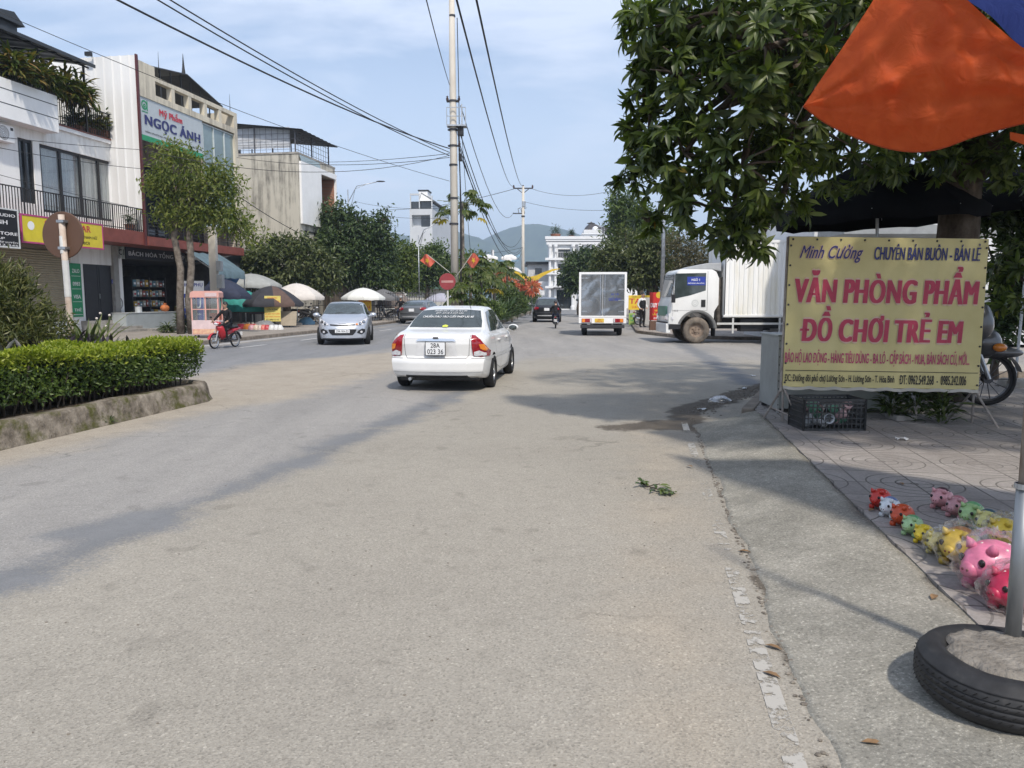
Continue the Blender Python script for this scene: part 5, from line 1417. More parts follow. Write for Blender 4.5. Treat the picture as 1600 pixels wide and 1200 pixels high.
# counter and goods
a_, zt = FACE(198,489,-22.35); b_ = FACE(276,489,-22.35)[0]
t = thing('shop_counter', 'pale grey boxy shop counter standing at the pavement edge of the store', 'counter', W((a_+b_)/2,-22.4,.12), RF)
part('counter_body', pm('counter grey', (.34,.37,.38), .55, var=.1, scale=2), t, lambda m: m.box(-(b_-a_)/2,(b_-a_)/2,0,.7,0,zt-.15), bevel=.015); part('counter_top', pm('counter top', (.42,.44,.44), .4), t, lambda m: m.box(-(b_-a_)/2-.02,(b_-a_)/2+.02,-.02,.72,zt-.15,zt-.115), bevel=.006)
t = thing('tin', 'shiny white tin standing on the grey shop counter', 'tin', W(a_+1.3,-22.7,zt+.005), RF); part('can', pm('tin white', (.6,.62,.63), .3, .3), t, lambda m: m.lathe([(0,0),(.15,0),(.15,.26),(.13,.28),(0,.28)], 18)); part('lid', steel, t, lambda m: m.lathe([(.155,.25),(.155,.28),(0,.285)], 18))
t = thing('ball_bag', 'orange net bag at the right end of the grey shop counter', 'bag', W(b_-.4,-22.7,zt+.005), RF); part('bag', pm('orange net', (.5,.16,.05), .7, var=.3), t, lambda m: m.sphere((0,0,.17), (.24,.2,.17), 12, 8), smooth=True); part('neck', pm('orange net', (.5,.16,.05)), t, lambda m: m.tube([(0,0,.3),(.02,0,.4)], [.05,.09], 8))
sh = thing('shelf_rack', 'dark open shelf rack packed with boxes inside the general store', 'shelf', W(S1+2.9,-23.95,.2), RF)
part('upright', dark_metal, sh, lambda m: [m.box(x-.03,x+.03,0,.45,0,2.4) for x in (-1.3,-.0,1.3)])
for z_ in (.5,.98,1.46,1.94): part('shelf', dark_metal, sh, lambda m: m.box(-1.3,1.3,.0,.44,z_-.03,z_))
cols = [((.5,.32,.06),'orange'),((.55,.55,.52),'white'),((.12,.25,.32),'teal'),((.42,.40,.34),'cream'),((.32,.08,.06),'red'),((.16,.2,.25),'slate')]
gi = 0
for row, z_ in enumerate((.5,.98,1.46,1.94)):
    x = -1.2; k = 0
    while x < 1.15:
        w_ = random.uniform(.14,.3); h_ = random.uniform(.2,.36); c, cn = cols[(gi*7+row*3) % 6]; gi += 1
        b = thing('goods_box', cn+' goods box on the %s shelf of the store rack' % ('lowest','second','third','top')[row], 'box', W(S1+2.9+x+w_/2,-23.97,.2+z_+.002), RF, 'goods on the shop shelves')
        part('carton', pm('goods '+cn, c, .6), b, lambda m: m.box(-w_/2+.01,w_/2-.01,0,.3,0,h_), bevel=.008)
        part('label', ink_white if cn != 'white' else ink_red, b, lambda m: m.box(-w_*.3,w_*.3,-.003,0,h_*.3,h_*.62))
        x += w_+random.uniform(.01,.06)
for i, (x, y, w_, h_, c, cn, tx) in enumerate([(4.6,2.2,.5,.7,(.42,.3,.14),'brown','tall brown carton on the shop floor, left of three'),(5.3,2.4,.45,.5,(.5,.48,.42),'pale','low pale carton on the shop floor between two brown ones'),(6.0,2.1,.5,.9,(.38,.27,.13),'tan','tallest tan carton stack on the shop floor, right of three')]):
    b = thing('carton', tx, 'box', W(S1+x,-22-y,.2), RF); part('box', pm('carton '+cn, c, .8), b, lambda m: m.box(-w_/2,w_/2,0,.45,0,h_), bevel=.01); part('tape', pm('tape', (.5,.42,.25), .4), b, lambda m: m.box(-.03,.03,-.004,-.0005,.0,h_))
t = thing('bicycle_wheel', 'bare bicycle wheel leaning by the store entrance', 'wheel', W(S1-.1,-23.45,1.35), RF); Mx = Matrix.Rotation(PI/2,4,'X')
part('tyre', pm('pale tyre', (.3,.3,.3), .7), t, lambda m: m.tube([(.27*math.cos(q*PI/12),0,.27*math.sin(q*PI/12)) for q in range(25)], .022, 8, cap=False), smooth=True)
part('spokes', steel, t, lambda m: [m.bar((0,0,0),(.26*math.cos(q*PI/6),0,.26*math.sin(q*PI/6)),.006) for q in range(12)])
# blue awning at the right-hand shop
tarp_blue = pm('faded blue tarpaulin', (.095,.145,.17), .75, var=.18, scale=2.5)
aw = thing('awning', 'faded blue grey tarpaulin awning over the dark stall right of the store', 'awning', W(34.5,-22), RF)
def awf(m):
    n = 24; L = 2.95
    rows = []
    for y, z_ in ((-.05,3.88),(-.5,3.62),(-1.0,3.3),(-1.5,2.95),(-1.53,2.6)):
        rows.append([(L*i/n, y+.03*math.sin(i*2.2), z_-.05*abs(math.sin(i*PI/6))) for i in range(n+1)])
    m.grid(rows)
part('tarpaulin', tarp_blue, aw, awf, smooth=True); part('bar', steel, aw, lambda m: [m.bar((x,-.02,3.84),(x,-1.48,2.92),.035) for x in (0,1.4,2.93)]+[m.bar((x,-1.48,.12),(x,-1.48,2.93),.045) for x in (.02,2.9)])
part('stall_wall', dark_in, shop, lambda m: m.box(XW+.1,XW+1.9,1.2,1.3,.1,3.6))
t = thing('tarpaulin', 'bright blue tarpaulin hung below the faded awning', 'tarpaulin', W(36.3,-21.0,2.0), RF)
part('sheet', pm('blue tarpaulin', (.04,.14,.36), .6, var=.2), t, lambda m: m.grid([[(-1+2.6*i/14, .05*math.sin(i*1.3)+.12*j, .75-.16*j-.05*math.sin(i*.9)) for i in range(15)] for j in range(5)]), smooth=True)

# ---- concrete house with stained blank side wall
S2 = 47.4
blk = thing('concrete_building', 'tall grey concrete house with rain stained blank side wall and white box front', 'building', W(S2,-22), RF)
side = stained('stained side wall', (.50,.47,.40), (.10,.095,.085), .62)
part('wall', side, blk, lambda m: (m.box(0,3.25,0,17,.1,10.78), m.box(3.25,6,1.5,17,.1,10.78), m.box(3.25,6,0,1.5,.1,6.45), m.box(3.25,6,0,1.5,10.0,10.78), m.box(5.8,6,0,1.5,6.45,10)))
part('roof_edge', concrete, blk, lambda m: m.box(-.04,6.04,-.02,17,10.78,10.9))
part('front_box', white_paint, blk, lambda m: (m.box(.12,3.25,-.16,-.003,6.4,10.35), m.box(3.25,5.9,-.16,-.003,10.0,10.352), m.box(3.25,5.9,-.16,-.003,6.4,6.7), m.box(5.78,5.9,-.16,-.003,6.7,10.0)))
part('top_glazing', glass_blue, blk, lambda m: m.add([(.12,-.15,10.36),(3.2,-.15,10.36),(3.2,-.05,10.75),(.12,-.05,10.75)], [(0,1,2,3)]))
def brickmat():
    m, t, N, Lk, b = NT('brick'); tcx = N('ShaderNodeTexCoord'); br = N('ShaderNodeTexBrick'); br.inputs['Scale'].default_value = 5
    br.inputs['Color1'].default_value = (.30,.10,.045,1); br.inputs['Color2'].default_value = (.38,.14,.06,1); br.inputs['Mortar'].default_value = (.28,.2,.15,1); br.inputs['Mortar Size'].default_value = .012
    mp_ = N('ShaderNodeMapping'); mp_.inputs['Rotation'].default_value = (PI/2,0,0); Lk(tcx.outputs['Object'], mp_.inputs[0]); Lk(mp_.outputs[0], br.inputs['Vector']); Lk(br.outputs['Color'], b.inputs['Base Color']); b.inputs['Roughness'].default_value = .9
    return m
brick = brickmat()
part('brick_recess', brick, blk, lambda m: (m.box(3.26,5.79,1.42,1.495,6.46,9.99), m.box(5.7,5.795,.01,1.415,6.46,9.99)))
window(blk, .6, 5.4, 3.2, 6.0, -.01, 3, 1, .08)
def cage(m):
    for z_ in np.arange(11.1,12.2,.33): m.bar((.1,.2,z_),(5.4,.2,z_),.02); m.bar((.1,.2,z_),(.1,9,z_),.02)
    for y in np.arange(.2,9,.4): m.bar((.1,y,10.9),(.1,y,12.25+y*.11),.018)
    for x in np.arange(.1,5.4,.4): m.bar((x,.2,10.9),(x,.2,12.28),.018)
part('roof_cage', pm('cage steel', (.12,.12,.13), .5, .4), blk, cage)
for y in (.2,3,6,9):
    for x in (.1,2.6,5.4): part('roof_post', MATS['cage steel'], blk, lambda m: m.bar((x,y,10.9),(x,y,12.25+y*.11),.07))
part('cage_roof', roof_tin, blk, lambda m: [m.grid([[(-.3+6*i/30, y, z_+dz+.02*math.sin(i*2)) for i in range(31)] for y, z_ in ((-.4,12.25),(9.5,13.35))]) for dz in (0,-.04)])
part('tarpaulin', pm('white sheet', (.5,.52,.55), .8), blk, lambda m: m.grid([[(.2+.02*math.sin(j*2+i), .6+i*.35, 11.2+1.3*j/5) for i in range(16)] for j in range(6)]), smooth=True)
part('water_tank', white_paint, blk, lambda m: m.lathe([(0,10.9),(.6,10.9),(.6,12.0),(.4,12.2),(0,12.25)], 20, Matrix.Translation((2.6,6,0))))
# low shophouses behind the street trees
lowm = stained('low shop wall', (.34,.31,.27), (.12,.11,.10), .5)
for i, (s, wdt, hh, tt, lab) in enumerate([(40.1,7.2,3.6,-24.2,'low dark shophouse between the cream shop and the concrete house'),(53.6,8,3.3,-24.5,'low shophouse with tin roof behind the big dark tree'),(62,9,3.6,-25.5,'single storey shop farther along the left pavement'),(72,12,3.4,-27,'long low tin roofed building far along the left pavement')]):
    b = thing('shophouse', lab, 'building', W(s,tt) if s < 60 else (W(s,tt)[0]-(s-55)*.09, W(s,tt)[1], 0), RF if s < 60 else PI/2-RB)
    part('wall', lowm, b, lambda m: m.box(0,wdt,0,7,.1,hh)); part('roof', roof_tin, b, lambda m: m.prism([(-.3,hh+.002),(wdt+.3,hh+.002),(wdt+.3,hh+.1),(wdt/2,hh+.9),(-.3,hh+.1)], -.8, 7.3))
    for k in range(int(wdt//2.6)): part('shutter_door', pm('dark opening', (.03,.03,.03), .7), b, lambda m: m.box(.5+2.5*k,2.5+2.5*k,-.02,-.003,.15,2.6))

# ---- tall narrow house in the distance
D0 = 130.0; k_ = D0/1200
fx0 = (643-800)*k_; fx1 = (678-800)*k_
def zz(v): return CAM_H+(467-v)*k_
far_white = pm('far house white', (.50,.52,.54), .8, var=.06, scale=.4)
tw = thing('tower_house', 'tall narrow white house with gabled glass top floor beyond the trees', 'house', (fx0,D0,0), -RB)
ww = fx1-fx0
part('wall', far_white, tw, lambda m: (m.box(0,ww,1.2,20,0,zz(330)), m.box(0,.35,0,1.2,0,zz(330)), m.box(ww-.35,ww,0,1.2,0,zz(330)), m.box(.35,ww-.35,0,1.2,zz(339),zz(330)), m.box(.35,ww-.35,0,1.2,0,zz(357))))
part('roof', pm('slate roof', (.12,.13,.14), .6), tw, lambda m: m.prism([(ww*.42,zz(318)),(ww*.5,zz(305)),(ww+.3,zz(317)),(ww+.3,zz(318.5))], .3, 20))
part('gable', white_paint, tw, lambda m: m.prism([(ww*.43,zz(317.8)),(ww*.52,zz(307)),(ww*.97,zz(317)),(ww*.97,zz(317.8))], .2, .29))
part('top_floor', win_glass, tw, lambda m: m.box(.12,ww-.1,.8,19,zz(330)+.003,zz(318)))
part('frame', far_white, tw, lambda m: [m.box(x-.09,x+.09,.25,.45,zz(330),zz(310)) for x in (.1,ww*.42,ww-.1)] + [m.box(0,ww*.42,.25,.6,zz(309),zz(306.5))])
part('stair_head', white_paint, tw, lambda m: m.box(ww*.16,ww*.56,5,8,zz(318),zz(297))); part('cap', black_metal, tw, lambda m: m.box(ww*.12,ww*.6,4.9,8.1,zz(297),zz(295)))
part('window', win_glass, tw, lambda m: m.box(ww*.45,ww-.36,1.13,1.195,zz(357),zz(340))); part('window', win_glass, tw, lambda m: m.box(ww*.3,ww*.75,1.1,1.19,zz(390),zz(374)))
part('balustrade', white_paint, tw, lambda m: [m.box(ww*.3+x,ww*.3+x+.08,1.0,1.09,zz(388),zz(374)) for x in np.arange(0,ww*.45,.35)])
# ================================================================ TREES, HEDGES, PLANTS
def pblobs(base, D, lst):
    """blobs given where they are seen: (u, v, ru, rv[, dD]) at distance D, turned into local metres"""
    out = []
    for b in lst:
        dD = b[4] if len(b) > 4 else 0; c = AT(b[0], b[1], D+dD); k = (D+dD)/1200
        out.append(((c.x-base.x, c.y-base.y, c.z-base.z), (b[2]*k, (b[2]+b[3])*.5*k, b[3]*k)))
    return out
def ptree(name, label, u, D, lst, leaf, n, mat, th, tr, **k):
    base = Vector(((u-800)/1200*D, D, .1))
    return tree(name, label, base, pblobs(base, D, lst), leaf, n, mat, th, tr, **k)
lf_airy = leafmat('airy leaves', [(0.055,0.083,0.017),(0.110,0.143,0.031),(0.165,0.193,0.044),(0.231,0.242,0.066)], .4)
lf_dark = leafmat('dark leaves', [(0.019,0.038,0.013),(0.038,0.067,0.021),(0.064,0.099,0.032),(0.096,0.136,0.048)], .22)
lf_olive = leafmat('olive leaves', [(0.032,0.046,0.017),(0.065,0.087,0.029),(0.102,0.123,0.043),(0.145,0.160,0.065)], .25)
lf_fresh = leafmat('fresh leaves', [(0.036,0.060,0.012),(0.072,0.108,0.022),(0.114,0.150,0.030),(0.156,0.192,0.048)], .35)
lf_mid = leafmat('mid green leaves', [(0.027,0.051,0.015),(0.060,0.098,0.027),(0.098,0.143,0.039),(0.135,0.180,0.053)], .28)
ptree('street_tree', 'airy street tree with drooping yellow green leaves before the general store', 283, 31.5,
      [(290,268,52,32),(330,300,42,32),(258,285,30,28),(300,335,52,24),(368,348,32,20),(352,282,26,26),(345,330,34,22),(270,330,30,20),(395,370,14,12),(268,235,24,12)], .21, 7600, lf_airy, 6.0, .125,
      bmat=pale_bark, nclump=42, clump=.2, shell=(.2,1.1), droop=.45, wl=.36, trunks=[(0,0),(.42,.1)])
climb = leafmat('creeper leaves', [(.03,.05,.015),(.07,.10,.03),(.12,.14,.05)], .3)
for (u, v, tx) in ((285,520,'creeper and weeds round the foot of the airy street tree'),(262,520,'small green plant by the grey shop counter')):
    p_ = G(u, v, .12); pot_plant(tx, p_-Vector((0,0,.25)), 1.5 if u > 270 else .8, .5, 220, .28, climb, pot=False, droop=.6, name='weed_plant')
ptree('round_tree', 'round dusty olive tree over the white and grey parasols', 450, 46, [(432,412,52,32),(486,415,46,30),(402,422,24,24),(458,388,36,18),(500,430,30,24),(440,430,60,18)], .30, 11000, lf_olive, 4.2, .2, nclump=70, clump=.22)
ptree('tall_fig_tree', 'tall dark green fig tree with several pointed tops beside the concrete house', 527, 54,
      [(496,352,20,30),(530,345,26,28),(560,362,26,28),(592,370,18,34),(545,405,62,40),(585,420,34,36),(500,400,32,40),(522,372,40,34),(478,372,14,20),(608,385,12,18),(600,345,9,12)], .32, 17000, lf_dark, 5.2, .42, nclump=80, clump=.28, trunks=[(0,0),(.4,.1),(-.35,.15)])
ptree('yellow_green_tree', 'lighter yellow green tree right of the tall fig tree', 622, 66, [(622,405,22,28),(612,438,22,22),(640,400,14,16),(630,430,20,22)], .36, 5000, lf_fresh, 4.5, .2, nclump=50, clump=.3)
ptree('dark_round_tree', 'dark tree below the tall narrow white house', 668, 78, [(668,412,26,26),(650,432,20,22),(690,420,22,28),(684,395,16,14)], .4, 6000, lf_mid, 4.5, .25, nclump=50, clump=.35)
ptree('dark_round_tree', 'dim green tree behind the main utility pole and papaya', 745, 95, [(740,420,30,26),(768,440,26,20),(720,440,20,22),(790,452,20,14)], .45, 5000, lf_mid, 4, .25, nclump=50, clump=.4)
ptree('dark_round_tree', 'distant low dark tree left of the yellow green tree', 590, 90, [(585,440,28,20),(560,450,24,16)], .4, 2500, lf_dark, 3, .2, nclump=40, clump=.35)
# right-hand street trees
ptree('tall_street_tree', 'tall mid green tree with an open pointed top, tallest on the right pavement', 1000, 62, [(972,322,26,26),(990,350,34,30),(965,360,22,22),(1000,330,20,16),(1015,375,34,34)], .36, 6500, lf_mid, 5.2, .24, nclump=45, clump=.3, shell=(.3,1.05))
ptree('bushy_street_tree', 'wide bushy tree with forked dark trunk over the red and yellow signs', 1012, 46, [(985,392,42,36),(1028,400,38,36),(955,408,28,26),(1000,425,46,24),(1045,425,24,18),(968,430,30,16)], .26, 12000, lf_olive, 3.4, .16, nclump=70, clump=.2, trunks=[(0,0),(.35,.05)])
ptree('dark_street_tree', 'small dark green tree above and left of the parked box van', 905, 72, [(903,424,24,26),(920,405,20,16),(890,438,12,14)], .38, 4500, lf_dark, 3, .18, nclump=50, clump=.3)
ptree('sparse_tree', 'thin sparse brownish tree just right of the grey lamp post', 1075, 42, [(1070,400,26,26),(1092,415,22,22),(1060,380,14,14)], .20, 2600, leafmat('sparse leaves', [(.06,.055,.03),(.10,.09,.05),(.14,.12,.06)], .3), 3.4, .08, bmat=pale_bark, nclump=40, clump=.3)
# ---- the mango tree beside the road
def mango():
    base = Vector((6.15, 10.9, .1))
    t = thing('mango_tree', 'big dark mango tree with long drooping leaves hanging over the pavement at the right', 'tree', base)
    vis = [(1040,40,8.3,58,52),(1110,20,8.0,95,60),(1195,70,7.6,90,80),(1060,120,8.2,62,50),(1150,150,7.9,88,62),(1015,215,8.6,34,40),(1070,240,8.3,78,52),(1160,260,8.0,80,55),(1040,300,8.6,44,34),(1110,325,8.4,66,40),
           (1200,320,8.7,60,34),(1145,366,8.5,46,22),(1250,200,8.2,80,70),(1300,60,8.6,110,90),(1330,250,9.3,90,44),(1420,60,9.5,140,120),(1560,100,9.5,150,130),(1420,240,10,90,40),(1560,250,10.5,80,40),(1590,430,11,30,60),
           (1010,60,8.6,30,36),(984,205,8.7,13,9),(978,285,8.8,12,9),(1002,112,8.6,15,10),(990,20,8.6,14,16),(1012,345,8.8,16,10),(995,245,8.7,12,8),(1000,150,8.6,18,14),(1180,388,8.4,18,9)]
    B = []
    for u, v, D, ru, rv in vis:
        c = AT(u, v, D); k = D/1200; B.append((np.array((c.x,c.y,c.z))-np.array(base), np.array((ru*k, (ru+rv)*.55*k, rv*k))))
    nvis = len(B)
    for c, r_ in [((5.0,6.3,4.9),(1.6,1.7,.8)),((4.7,7.5,4.35),(1.4,.9,.6)),((6.2,7.2,4.2),(1.5,1,.6)),((4.6,4.9,4.6),(1.6,.9,.6)),((6.4,4.6,4.7),(1.5,1,.7)),((5.2,5.6,4.5),(1.5,.9,.6)),((6.8,5.4,4.9),(1.8,1.8,.9)),((6.4,8.0,5.0),(1.8,1.6,1.1)),((3.3,7.6,5.4),(1.5,1.3,.9)),((8.4,7.5,4.8),(2,2,1.2)),((8.2,4.4,5.3),(2,1.8,1)),((8.6,10.5,5),(2.2,2.2,1.4)),((5.6,11,5.6),(2.2,2,1.5)),((3.6,10.6,5.9),(1.6,1.8,1.1)),((6,12.8,5.6),(2.4,1.8,1.5)),((10.2,8.8,4.7),(1.8,2,1.1)),((4.2,4.8,5.4),(1.2,1.3,.6)),((9.8,6,5.2),(1.8,1.8,1.1))]:  # unseen crown; several blobs added out of view to shade board and paving
        B.append((np.array(c)-np.array(base), np.array(r_)))
    m = MB(); fork = Vector((.05,-.1,3.3))
    limb(m, (0,0,-.05), fork, .30, .24, 6, .02, 12)
    arms = [(-1.5,-1.2,4.4),(1.2,-1.6,4.5),(-.6,.9,4.9),(1.6,1.2,4.8),(-2.6,-1.8,4.2),(.1,-2.8,4.9)]
    A = []
    for a_ in arms:
        limb(m, fork-Vector((0,0,random.uniform(0,.5))), a_, .17, .08, 5, .06, 9); A.append(Vector(a_))
    for c, r_ in B:
        cv = Vector(c); n_ = min(A, key=lambda q: (q-cv).length); limb(m, n_, cv, .07, .022, 5, .07, 7)
        for q in range(5): limb(m, cv, cv+Vector((random.uniform(-.9,.9)*r_[0], random.uniform(-.9,.9)*r_[1], random.uniform(-.6,.9)*r_[2])), .02, .007, 3, .08, 5)
    m.build('trunk', bark, t, smooth=True)
    # rosettes of long leaves
    Pn = []; Un = []; Nn = []; Ln = []
    for i, (c, r_) in enumerate(B):
        area = r_[0]*r_[1]+r_[0]*r_[2]+r_[1]*r_[2]; nr = int(area*(60 if i < nvis else 42))+6
        for q in range(nr):
            d = rdirs(1)[0]; k = RNG.uniform(.45,1.04)**.6; p_ = c+d*r_*k
            out = d*.8+np.array([0,0,.12])+rdirs(1)[0]*.35; out /= np.linalg.norm(out)
            a1 = np.cross(out, [0,0,1.0]); a1 /= (np.linalg.norm(a1)+1e-9); a2 = np.cross(out, a1)
            nl = RNG.integers(9,16); ph = RNG.uniform(0,6.28)
            for j in range(nl):
                a_ = ph+2*PI*j/nl+RNG.uniform(-.2,.2); op = RNG.uniform(.5,1.25)
                u = out*math.cos(op)+(a1*math.cos(a_)+a2*math.sin(a_))*math.sin(op); u[2] -= RNG.uniform(.15,.6)
                Pn.append(p_); Un.append(u); Nn.append(out+np.array([0,0,.4])); Ln.append(RNG.uniform(.09,.235))
    Pn = np.array(Pn); Un = np.array(Un); Nn = np.array(Nn); Ln = np.array(Ln)
    mi = (RNG.random(len(Pn)) < .004).astype(int)
    lfm = leafmat('mango leaves', [(0.020,0.036,0.010),(0.044,0.069,0.015),(0.069,0.099,0.022),(0.102,0.138,0.031),(0.145,0.180,0.050)], .4, rough=.42, spec=.45)
    lfo = leafmat('old mango leaves', [(.32,.15,.02),(.20,.20,.03)], .4)
    leaf_mesh('crown', Pn, Un, Nn+rdirs(len(Pn))*.35, Ln, Ln*RNG.uniform(.22,.34,len(Ln)), None, t, bend=.42, rich=True, mats=[lfm, lfo], mi=mi)
    return t
mango()
# ---- hedge and planting on the near median
def hedge_leaves(name, parent, s0, s1, t0, t1, z0, z1, n, leaf, mats, fn=None, wob=.05):
    P = np.zeros((n,3)); N = np.zeros((n,3)); a_ = np.array([(s1-s0)*(t1-t0), (s1-s0)*(z1-z0), (s1-s0)*(z1-z0)*.4, (t1-t0)*(z1-z0)*1.3]); pr = a_/a_.sum()
    f = RNG.choice(4, n, p=pr); S = RNG.uniform(s0,s1,n); T = RNG.uniform(t0,t1,n); Z = z0+(z1-z0)*RNG.uniform(0,1,n)**.8
    dep = np.abs(RNG.normal(0,.055,n))-.02
    nz = np.zeros(n); ns = np.zeros(n); ntt = np.zeros(n)
    Z = np.where(f == 0, z1-dep, Z); nz[f == 0] = 1
    T = np.where(f == 1, t1-dep, T); ntt[f == 1] = 1
    T = np.where(f == 2, t0+dep, T); ntt[f == 2] = -1
    S = np.where(f == 3, s1-dep*1.6, S); ns[f == 3] = 1
    Z = Z+wob*np.sin(S*2.3)*np.sin(T*5+1)*(Z-z0)/(z1-z0)+wob*.6*np.sin(S*5.7+2)*(f == 0)
    T = T+wob*np.sin(S*3.1+Z*7)*(f == 1)+wob*1.0*np.sin(S*1.3+1)*(f == 1)
    S = S-.35*((Z-z0)/(z1-z0) < .35)*(f == 3)
    P[:,0] = S*DV.x+T*RV.x; P[:,1] = S*DV.y+T*RV.y; P[:,2] = Z
    Nn = np.zeros((n,3)); Nn[:,0] = ns*DV.x+ntt*RV.x; Nn[:,1] = ns*DV.y+ntt*RV.y; Nn[:,2] = nz
    if fn is not None: P = fn(P)
    U = Nn*.7+rdirs(n)*.9; U[:,2] += .35
    mi = ((Z > z1-.13+RNG.normal(0,.045,n))).astype(int)
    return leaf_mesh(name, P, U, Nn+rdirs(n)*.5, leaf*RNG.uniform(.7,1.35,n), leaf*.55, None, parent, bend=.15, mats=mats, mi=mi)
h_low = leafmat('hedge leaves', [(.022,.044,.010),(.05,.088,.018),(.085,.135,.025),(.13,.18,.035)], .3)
h_top = leafmat('hedge top leaves', [(.14,.19,.016),(.23,.28,.026),(.32,.35,.04)], .35)  # paler, yellower leaves for the uppermost layer
hd = thing('hedge', 'clipped box hedge with bright yellow green top along the near median kerb', 'hedge')
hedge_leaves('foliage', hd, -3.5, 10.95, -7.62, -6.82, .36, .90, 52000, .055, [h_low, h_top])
part('twigs', pm('twigs', (.05,.04,.028), .95), hd, lambda m: [m.bar(W(s,t_,.22), W(s+random.uniform(-.15,.15),t_+random.uniform(-.1,.1),random.uniform(.5,.8)), .016) for s in np.arange(-3.3,10.7,.11) for t_ in (-7.4,-7.15,-6.98)])
core = part('shade_mass', pm('hedge core shade', (.02,.026,.012), 1.0, var=.6, scale=14, spec=0), hd, lambda m: m.prism([(-.30,.40),(.26,.40),(.28,.80),(-.30,.80)], -3.4, 10.6), loc=W(0,-7.22), rot=(0,0,-RA))  # solid dark core, the shade inside the hedge put into its colour
# purple ground cover
pc = leafmat('purple leaves', [(.03,.022,.035),(.055,.04,.06),(.075,.065,.075),(.05,.07,.045)], .15)
n = 4200; S = RNG.uniform(-3,10.6,n); T = RNG.uniform(-8.7,-7.7,n)
P = np.stack([S*DV.x+T*RV.x, S*DV.y+T*RV.y, RNG.uniform(.3,.86,n)], 1); U = rdirs(n)*.7; U[:,2] = np.abs(U[:,2])+.6
o = leaf_mesh('ground_cover', P, U, rdirs(n), RNG.uniform(.20,.34,n), .05, pc, bend=.25, rich=True); o['kind'] = 'stuff'
tag(o, 'purple grey strap leaved ground cover behind the clipped hedge', 'ground cover')
# juniper
jb = thing('juniper_bush', 'feathery juniper bush as tall as the brown disc post at the left edge', 'bush', W(9.2,-8.7,.28))
blobs = [((0,0,1.1),(.62,.6,.62)),((-.55,-.2,1.0),(.6,.55,.6)),((.42,.0,.72),(.42,.45,.45)),((-.2,.1,1.45),(.42,.4,.36)),((-1.1,-.3,.8),(.6,.6,.65)),((.1,-.3,.55),(.6,.5,.45)),((-.6,0,1.45),(.4,.4,.32))]
P, D_ = blob_leaves(blobs, 24000, (.5,1.08), .075, 75); U = D_*.5+rdirs(len(P))*.65; U[:,2] += .3
leaf_mesh('foliage', P, U, rdirs(len(P)), RNG.uniform(.07,.15,len(P)), .026, leafmat('juniper needles', [(.03,.042,.012),(.07,.085,.024),(.11,.12,.036),(.16,.155,.055)], .2), jb, bend=.1)
part('trunk', bark, jb, lambda m: [limb(m, (random.uniform(-.1,.1),0,-.05), (c[0],c[1],c[2]), .05, .015, 4, .06, 6) for c, r_ in blobs], smooth=True)
def strap_plant(label, loc, h, n, wd, mat, name='dracaena', spread=.8):
    t = thing(name, label, 'plant', loc)
    P = rdirs(n)*.05; P[:,2] = RNG.uniform(0,.25,n)*h; A = RNG.uniform(0,6.28,n); E_ = RNG.uniform(.15,spread,n)
    U = np.stack([np.cos(A)*np.sin(E_), np.sin(A)*np.sin(E_), np.cos(E_)], 1)
    leaf_mesh('foliage', P, U, np.stack([-np.cos(A)*np.cos(E_), -np.sin(A)*np.cos(E_), np.sin(E_)], 1), h*RNG.uniform(.5,1,n), wd, mat, t, bend=.25, rich=True)
    part('stem', pm('twigs', (.05,.04,.028)), t, lambda m: m.tube([(0,0,-.05),(.01,0,h*.25)], .025, 7)); return t
strap_plant('spiky light green plant beside the striped post on the near median', W(10.25,-8.2,.28), 1.15, 55, .06, leafmat('strap leaves', [(.06,.085,.03),(.12,.15,.05),(.2,.21,.1)], .3))
fl_ = thing('flowering_plant', 'thin flowering stem with pale flowers behind the spiky plant', 'plant', W(10.6,-8.2,.28))
part('stem', pm('green stem', (.08,.10,.04), .8), fl_, lambda m: (m.tube([(0,0,0),(.05,0,.6),(.12,0,1.0)], .012, 6), m.tube([(.05,0,.6),(-.08,0,.95)], .009, 6)))
part('flower', pm('pale petal', (.6,.55,.5), .8), fl_, lambda m: [m.sphere((x,0,z_), .02, 8, 6) for x, z_ in ((.12,1.02),(-.08,.97),(.06,.85),(-.02,1.05))])
wd = leafmat('weed leaves', [(.04,.075,.015),(.10,.15,.03)], .3)
pot_plant('tiny weed growing at the foot of the near median kerb', G(170,663,0)-Vector((0,0,.03)), .16, .13, 50, .08, wd, pot=False, name='weed_plant')
# ---- second median planting
m2h = thing('hedge', 'low clipped hedge along the far median beyond the white saloon', 'hedge')
n = 30000; Y = 29.6+np.abs(RNG.beta(1,1.7,n))*75; O_ = RNG.uniform(.25,.95,n); Z = np.where(RNG.random(n) < .45, .72-np.abs(RNG.normal(0,.03,n)), RNG.uniform(.2,.72,n)); O_ = np.where(Z < .66, .25+np.abs(RNG.normal(0,.06,n)), O_)
P = np.stack([-.78+.0752*(Y-46.5)-O_, Y, Z+.03*np.sin(Y*1.7)], 1); U = rdirs(n); U[:,2] = np.abs(U[:,2])+.2
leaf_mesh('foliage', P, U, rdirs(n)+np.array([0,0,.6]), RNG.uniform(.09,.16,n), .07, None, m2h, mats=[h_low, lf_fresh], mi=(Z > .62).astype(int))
part('shade_mass', MATS['hedge core shade'], m2h, lambda m: m.grid([[M2(y,.34,.2) for y in (29.9,104)],[M2(y,.36,.6) for y in (29.9,104)],[M2(y,.85,.6) for y in (29.9,104)],[M2(y,.88,.2) for y in (29.9,104)]]))  # dark core sheet whose colour stands for the hedge's inner shade
pap = leafmat('papaya leaves', [(0.037,0.062,0.019),(0.075,0.107,0.031),(0.112,0.142,0.047),(0.150,0.169,0.062)], .4)
yl = leafmat('yellowed leaves', [(.32,.26,.04),(.40,.30,.05)], .4)
